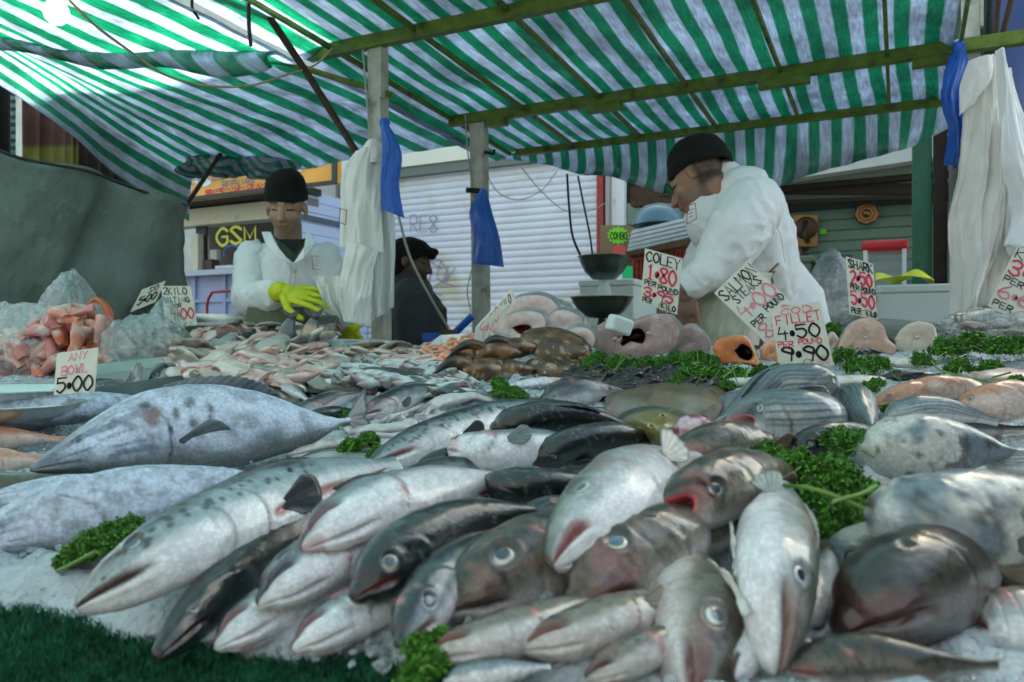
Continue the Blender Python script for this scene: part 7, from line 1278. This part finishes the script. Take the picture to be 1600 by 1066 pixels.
def filletp(i):
    b = MB(); n = 20; t = np.linspace(0, 1, n); L = .12; pts = np.stack([(t-.5)*L, .012*np.sin(t*3+i*2), .006*np.sin(t*5+i)], 1); b.tube(pts, .018*sm(t, [0, .15, .4, .75, 1], [.45, .9, 1, .6, .12]), 14, flat=.5); V = np.concatenate(b.V); V = V*np.array([1, 1+.5*(i % 3), 1]); V[:, 1] += .02*np.sin(V[:, 0]*22+i)*(i % 2); V += .006*fbm(V, 60, 3, i)[:, None]; n_ = fbm(V, 45, 3, i+3)
    a = [(.68, .50, .44), (.72, .64, .56), (.66, .40, .36), (.5, .42, .33), (.70, .58, .52), (.34, .32, .27)][i % 6]; c_ = [(.58, .24, .20), (.45, .30, .25), (.62, .16, .15), (.3, .22, .16), (.58, .30, .28), (.09, .10, .09)][i % 6]; return V, b.F, mixc(np.tile(c3(*a), (len(V), 1)), np.tile(c3(*c_), (len(V), 1)), ss(.0, .45, n_))
fil = protos('white_fillet', filletp, 12)
pol = [(275, 580), (290, 556), (340, 545), (400, 536), (450, 538), (500, 552), (530, 565), (490, 592), (430, 600), (350, 598), (290, 592)]
scatter('whiting_fillet', 'pink and white whiting in the big heap behind the spotted tuna', 'whiting', 'whiting heaped behind the spotted tuna', fil, spots(pol, 110, lambda x, y: 3.0+2.4*math.sin((x-275)/255*3.14), 7, 13), .5, yaw=(-.7, 2.2), sc=(.65, 1.35), seed=4)
pol = [(300, 530), (330, 514), (400, 508), (470, 505), (520, 515), (520, 530), (400, 534)]
scatter('whole_whiting', 'grey whiting in the steel tray in front of the left fishmonger', 'whiting', 'whiting in the back tray', fil, spots(pol, 34, lambda x, y: 4.5, 8, 14), .5, yaw=(0, 3.1), sc=(.9, 1.3), seed=5)
pol = [(540, 560), (560, 548), (620, 536), (655, 545), (660, 560), (600, 566)]
scatter('small_sole', 'small brownish fish in the back row behind the sardines', 'small fish', 'small brownish fish behind the sardines', fil, spots(pol, 26, lambda x, y: 3.8, 9, 11), .3, yaw=(-.3, .6), sc=(.8, 1.2), seed=6)
def prawnp(i):
    b = MB(); t = np.linspace(0, 1, 14); b.tube(np.stack([.022*np.cos(t*2.6), .022*np.sin(t*2.6), 0*t], 1), .0065*sm(t, [0, .2, .6, 1], [.4, 1, .8, .2]), 8); V = np.concatenate(b.V); n_ = fbm(V, 200, 2, i); return V, b.F, mixc(np.tile(c3(.72, .22, .10), (len(V), 1)), np.tile(c3(.75, .42, .28), (len(V), 1)), ss(-.1, .3, n_))
prw = protos('prawn', prawnp, 3)
scatter('prawn', 'peeled orange prawn in the white tray by the leaning sign', 'prawn', 'prawns in the white tray', prw, spots([(655, 560), (680, 545), (735, 530), (742, 552), (700, 568), (662, 572)], 90, lambda x, y: 3.6+.6*(x-655)/80, 10, 4), .6, seed=7)
def musp(i):
    b = MB(); th = np.linspace(0.01, 3.13, 12); b.ball((0, 0, 0), (.026, .013, .009), 18, 12); V = np.concatenate(b.V); x = V[:, 0]/.026; V[:, 1] *= 1-.45*x*(x > -1)*.8; V[:, 1] += .004*x*x; n_ = fbm(V, 120, 2, i); return V, b.F, mixc(np.tile(c3(.010, .010, .014), (len(V), 1)), np.tile(c3(.07, .04, .02), (len(V), 1)), ss(.1, .4, n_+.1*(i % 3)))
mus = protos('mussel', musp, 4)
for m_ in mus: m_.materials.clear(); m_.materials.append(M_CRAB)
pol = [(885, 600), (900, 575), (940, 570), (1010, 575), (1080, 578), (1120, 590), (1110, 606), (1060, 604), (1000, 606), (960, 618), (920, 620)]
scatter('mussel', 'black mussel in the spread between the parsley and the flatfish', 'mussel', 'mussels above the flatfish', mus, spots(pol, 190, lambda x, y: 2.0, 11, 5), .7, seed=8)
# red mullets on the whiting heap
strip('red_fish_piece', 'bright coral red fish piece at the near edge of the whiting heap', 'fish piece', [(395, 595, 4.2), (415, 586, 5), (440, 582, 4.6), (460, 578, 4)], 22, M_SMALL, ((.72, .16, .09), (.68, .34, .26)), .012, 4)
strip('red_fish_piece', 'small coral red fish tail beside the bright piece', 'fish piece', [(430, 572, 5.4), (450, 580, 5), (475, 590, 4)], 13, M_SMALL, ((.6, .14, .06), (.45, .2, .12)), .009, 6)
# fish standing tail up in front of the left man
for px, lab in ((452, 'left fish tail end sticking up before the left fishmonger'), (488, 'right fish tail end sticking up before the left fishmonger')):
    rt = thing('fish_tail', lab, 'fish tail', P(px, 530, 2.45)); b = MB(); b.tube([P(px-6, 540, 2.45), P(px-2, 515, 2.45), P(px+4, 498, 2.45)], [.034, .028, .012], 16, seg=14); V = np.concatenate(b.V); mo('body', V, b.F, M_SMALL, rt, col=mixc(np.tile(c3(.5, .3, .2), (len(V), 1)), np.tile(c3(.1, .12, .12), (len(V), 1)), ss(-.05, .3, fbm(V, 30, 3, px)+.5*(V[:, 0]-V[:, 0].mean())/.03)))
    V = [P(px+4+q*2, 502, 2.45) for q in (-2, -1, 0, 1, 2)]+[P(px+2+q*8, 490-abs(q)*4, 2.45) for q in (-2, -1, 0, 1, 2)]; o = mo('tail_fin', np.array([tuple(v) for v in V]), [(i, i+1, i+6, i+5) for i in range(4)], M_FIN, rt, col=c3(.05, .05, .045)); o.modifiers.new('s', 'SOLIDIFY').thickness = .002
# ---------------------------------------------------------------- trays and bowls
def tray(name, label, pts4, h, m, wall=.003, z=.0):
    q = [T(x, y, z) for x, y in pts4]; root = thing(name, label, 'tray', q[0]); c = sum(q, Vector())/4; up = Vector((0, 0, h)); b = MB(); b.slab([p+Vector((0, 0, .004)) for p in q], (0, 0, .003)); 
    for i in range(4): a, c2 = q[i], q[(i+1) % 4]; n_ = (c-(a+c2)/2).normalized(); o1, o2 = a+(a-c).normalized()*.02, c2+(c2-c).normalized()*.02; b.slab([a, c2, o2+up, o1+up], n_*wall)
    b.out('tray', m, root)
tray('steel_tray', 'long steel tray of fish behind the spotted tuna', [(150, 628), (392, 592), (385, 562), (150, 590)], .03, M_STEEL, z=.03)
tray('steel_tray', 'steel tray of whiting before the left fishmonger', [(285, 528), (520, 530), (520, 512), (285, 505)], .05, M_STEEL, z=.02)
tray('white_tray', 'white plastic tray holding the orange prawns', [(648, 575), (745, 562), (752, 536), (690, 540)], .03, mat('white plastic', (.75, .76, .75), rough=.35), z=.012)
tray('white_tray', 'empty corner of a white tray beside the cloudy bags', [(225, 590), (300, 560), (300, 535), (235, 540)], .02, mat('white plastic', (.75, .76, .75), rough=.35), z=.01)
b = MB(); b.slab([P(350, 534, 2.5), P(520, 534, 2.5), P(520, 572, 2.5), P(350, 572, 2.5)], (.1, .3, 0)); b.slab([P(478, 530, 2.5), P(535, 530, 2.5), P(535, 560, 2.5), P(478, 560, 2.5)], (.08, .28, 0)); nm(b.out('fish_box', mat('pale grey plastic', (.5, .54, .54), rough=.6, nz=.05), bevel=.006), 'pale grey fish box at the back beside the whiting heap', 'box')
for (px, py, rw, d, lab) in ((-5, 612, 125, 1.36, 'upper round steel bowl at the left edge'), (-5, 636, 118, 1.22, 'lower shiny steel bowl at the left edge behind the frosted fish')):
    rt = thing('steel_bowl', lab, 'bowl', P(px, py+22, d)); k = d/FPX; b = MB(); r0 = rw*k; b.lathe(P(px, py+24, d), [(.001, 0), (r0*.6, .0), (r0*.8, 10*k), (r0*.95, 20*k), (r0, 27*k), (r0*1.06, 28*k), (r0*1.06, 30*k), (r0*.97, 29*k), (r0*.75, 10*k), (r0*.5, 3*k), (.001, 3*k)], 48); b.out('bowl', mat('bright steel', (.6, .63, .6), rough=.25, metal=.9), rt, smooth=True)
strip('whole_mackerel', 'dark fish back peeping out of the lower steel bowl', 'mackerel', [(5, 655, 3), (25, 640, 5), (50, 652, 3)], 14, M_SMALL, ((.03, .03, .025), (.1, .1, .08)), .012, 3)
fish('bass', 'silver mackerel lying by the any bowl sign', 'mackerel', [(110, 618, 4), (140, 606, 4.6), (175, 598, 4.4), (210, 600, 4)], 11, .8, 10, mouth=.06, gill=.2, fins='', name='mackerel')
fish('bass', 'mackerel with its forked tail standing up in the steel tray', 'mackerel', [(150, 612, 3.4), (180, 602, 4), (205, 598, 4.5), (212, 586, 6), (215, 570, 9)], 10, .8, 10, mouth=.06, gill=.2, fins='t', name='mackerel')
fish('salmon', 'cut fish end with dark green skin leaning in the steel tray', 'fish piece', [(235, 598, 4), (250, 588, 5), (265, 575, 6)], 17, .8, 10, mouth=0, gill=.9, eye=.02, fins='', name='fish_piece')
# bags at the left
bg1 = thing('plastic_bag', 'large clear plastic bag stuffed with orange pink fish pieces at the left', 'bag', P(80, 590, 2.2))
V = []
for (x, y, d, rx, rz, sd_, tp, mt) in ((60, 545, 2.2, .17, .12, 5, -.0, M_FILM), (110, 505, 2.25, .085, .13, 8, .12, M_FILM), (20, 550, 2.15, .14, .13, 12, 0, M_FILM)):
    V, Fq = bagmesh(P(x, y, d), rx, .11, rz, sd_, tp, n=90, m=64, amp=.16); mo('film', V, Fq, mt, bg1)
r_ = random.Random(5)
for i in range(170):
    x, y = r_.uniform(-30, 165), r_.uniform(475, 590)
    if y < 478+.5*abs(x-112): continue
    b = MB(); c = P(x, y, r_.uniform(2.06, 2.22)); an = r_.uniform(0, 3.1); L_ = r_.uniform(.025, .05); dd = Vector((math.cos(an), .2, math.sin(an)))*L_; b.tube([c-dd, c, c+dd*.9], [.014, .026, .012], 12, seg=12, flat=.6); V = np.concatenate(b.V); V += .012*np.stack([fbm(V, 26, 3, i+k_) for k_ in range(3)], 1); n_ = fbm(V, 40, 3, i); a = ((.68, .18, .09), (.66, .36, .30), (.72, .26, .16), (.6, .22, .2))[i % 4]; mo('fish_piece', V, b.F, M_MEAT, bg1, col=mixc(np.tile(c3(*a), (len(V), 1)), np.tile(c3(.66, .55, .5), (len(V), 1)), ss(.1, .45, n_)))
b = MB(); b.tube([P(138, 480, 2.2), P(150, 468, 2.2), P(166, 480, 2.2), P(168, 520, 2.2), P(158, 555, 2.2)], [.010, .015, .02, .03, .03], 12, seg=26, flat=.5); nm(b.out('orange_band', mat('orange skin', (.62, .15, .05), rough=.4, nz=.2, nsc=30), bg1, smooth=True))
bg2 = thing('plastic_bag', 'cloudy plastic bag with grey fish beside the two kilo sign', 'bag', P(240, 575, 2.15))
for (x, y, d, rx, rz, sd_, tp) in ((235, 535, 2.15, .085, .075, 21, 0), (200, 548, 2.1, .06, .08, 23, 0), (258, 505, 2.25, .045, .06, 25, .1)): V, Fq = bagmesh(P(x, y, d), rx, .07, rz, sd_, tp, n=70, m=50, amp=.24); mo('film', V, Fq, M_FILM2, bg2)
for i in range(16):
    c = P(r_.uniform(180, 280), r_.uniform(520, 575), 2.14); b = MB(); b.ball(c, (.03, .022, .02), 16, 10); V = np.concatenate(b.V); V += .006*fbm(V, 40, 3, i)[:, None]; n_ = fbm(V, 60, 3, i); mo('fish_piece', V, b.F, M_MEAT, bg2, col=mixc(np.tile(c3(.45, .38, .32), (len(V), 1)), np.tile(c3(.2, .17, .14), (len(V), 1)), ss(-.1, .3, n_)))
bg3 = thing('plastic_bag', 'open clear bag with pinkish fish at the right edge of the parsley', 'bag', P(1540, 530, 1.95))
for (x, y, d, rx, rz, sd_) in ((1540, 505, 1.95, .10, .035, 31), (1585, 512, 1.9, .07, .035, 33), (1490, 518, 1.98, .05, .02, 35)): V, Fq = bagmesh(P(x, y, d), rx, .06, rz, sd_, 0, n=60, m=40, amp=.25); mo('film', V, Fq, M_FILM2, bg3)
for i in range(9): c = P(r_.uniform(1510, 1600), r_.uniform(498, 518), 1.93); b = MB(); b.ball(c, (.03, .02, .013), 16, 10); V = np.concatenate(b.V); mo('fish_piece', V, b.F, M_MEAT, bg3, col=mixc(np.tile(c3(.55, .42, .36), (len(V), 1)), np.tile(c3(.3, .16, .12), (len(V), 1)), ss(-.1, .3, fbm(V, 60, 3, i))))

# ================================================================ price signs
def sign(label, q, d, lines, dd=(0, 0, 0, 0), stake=None, clip=None):
    c = [P(x, y, d+e) for (x, y), e in zip(q, dd)]; root = thing('price_sign', label, 'price sign', c[3]); n_ = (c[1]-c[0]).cross(c[3]-c[0]).normalized(); n_ = -n_ if n_.y > 0 else n_
    b = MB(); b.slab(c, -n_*.0025); b.out('card', M_CARD, root); fq = quadfn(c); by = {}
    for i, (t, colr, u0, u1, v0, v1, w_) in enumerate(lines):
        by.setdefault(colr, MB()); write(by[colr], t, lambda u, v, a=u0, b_=u1, e=v0, f=v1: fq(a+(b_-a)*u, e+(f-e)*v), 0, 1, .0, .92, w_*.78/FPX*d, n_, seed=i+len(label), lift=.0007)
    for colr, m_ in by.items(): m_.out('lettering', {'k': M_INKB, 'r': M_INKR, 'p': M_INKP}[colr], root)
    if stake: b = MB(); b.tube([P(*stake[0], d+.01), P(*stake[1], d+.01)], .003, 6); b.out('stake', M_WOOD, root)
    if clip: b = MB(); b.tube([P(clip[0]+7*math.cos(t), clip[1]+7*math.sin(t), d-.008) for t in np.linspace(0, 5.8, 16)], .0012, 6); b.out('wire_clip', mat('brass wire', (.4, .28, .1), metal=.8, rough=.4), root)
sign('white card reading coley in black above red prices, clipped beside the right man', [(1008, 388), (1066, 404), (1058, 492), (1001, 473)], 2.05, [('COLEY', 'k', .04, .97, .04, .23, 3.2), ('1.80', 'r', .08, .92, .26, .55, 4.6), ('PER', 'k', .05, .38, .56, .65, 2.4), ('POUND', 'k', .42, .98, .58, .67, 2.4), ('3.95', 'r', .04, .88, .69, .87, 3.8), ('PER', 'k', .04, .3, .88, .97, 2.4), ('KILO', 'k', .55, .95, .88, .98, 2.6)], stake=((1040, 470), (1045, 530)), clip=(1036, 480))
sign('large tilted card for salmon steaks leaning behind the fillet card', [(1116, 458), (1168, 408), (1258, 492), (1200, 540)], 1.98, [('SALMON', 'k', .03, .99, .03, .20, 3.2), ('STEAKS', 'k', .17, .90, .20, .33, 2.6), ('4.00', 'p', .03, 1.0, .35, .58, 4.4), ('PER', 'k', .08, .40, .62, .71, 2.8), ('POUND', 'k', .50, .98, .57, .67, 2.8), ('8.80', 'p', .08, .95, .72, .95, 4.0)], dd=(0, .02, .02, 0), stake=((1200, 500), (1215, 560)))
sign('front white card reading fillet with big black prices', [(1204, 484), (1281, 470), (1303, 571), (1217, 572)], 1.42, [('COD', 'p', .18, .82, .03, .14, 2.6), ('FILLET', 'r', .06, .96, .14, .30, 2.8), ('4.50', 'k', .04, .9, .33, .56, 4.2), ('PER', 'r', .03, .34, .58, .68, 2.2), ('POUND', 'r', .42, .88, .56, .65, 2.2), ('9.90', 'k', .08, .97, .68, .93, 4.8), ('KILO', 'p', .58, .95, .90, .98, 1.6)], clip=(1262, 568))
sign('narrow shark card standing behind the shark steaks', [(1322, 401), (1364, 412), (1371, 500), (1328, 491)], 1.8, [('SHARK', 'k', .06, .97, .03, .19, 3), ('2.50', 'r', .10, .92, .22, .46, 4.6), ('PER', 'k', .07, .40, .47, .55, 2.2), ('POUND', 'k', .46, 1.0, .47, .57, 2.2), ('5.50', 'r', .07, .95, .59, .84, 4.2), ('PER', 'k', .05, .42, .87, .97, 2.6), ('KILO', 'k', .60, .97, .87, .97, 2.6)], stake=((1350, 485), (1352, 515)), clip=(1350, 492))
sign('tilted card cut off at the right edge of the view', [(1590, 384), (1680, 430), (1640, 520), (1544, 478)], 1.9, [('KING', 'k', .02, .7, .03, .18, 3), ('3.00', 'r', .02, .8, .20, .45, 4.4), ('PER', 'k', .02, .36, .47, .57, 2.6), ('POUND', 'k', .45, .9, .47, .57, 2.6), ('6.60', 'p', .03, .8, .60, .83, 4.2), ('PER', 'k', .03, .36, .87, .97, 2.6)], stake=((1600, 480), (1600, 520)))
sign('steeply leaning white card seen edge on before the white steaks', [(744, 512), (800, 452), (806, 470), (741, 553)], 1.85, [('9.00', 'p', .10, .60, .05, .9, 3.4), ('KILO', 'k', .64, .92, .1, .8, 2.4)], dd=(-.05, .08, .10, -.03))
sign('any bowl card with an underlined price in front of the steel bowls', [(89, 552), (153, 543), (147, 611), (84, 618)], 1.24, [('ANY', 'p', .30, .78, .05, .24, 2.6), ('BOWL', 'p', .14, .82, .34, .56, 2.8), ('5.00', 'k', .04, .98, .62, .99, 4.2)])
sign('cream card reading two kilo whiting by the cloudy bag', [(252, 447), (298, 447), (308, 508), (258, 512)], 2.5, [('2KILO', 'k', .04, .86, .04, .22, 2.2), ('WITING', 'k', .06, .9, .28, .42, 2), ('FOR', 'k', .3, .6, .44, .54, 1.8), ('4.00', 'r', .2, .98, .56, .84, 3)])
sign('small cream card tilted over the cloudy bag', [(222, 453), (259, 439), (243, 472), (204, 488)], 2.35, [('SO', 'k', .35, .8, .05, .32, 1.8), ('5.00', 'k', .1, .9, .4, .8, 2.6)], dd=(0, .03, .03, 0))
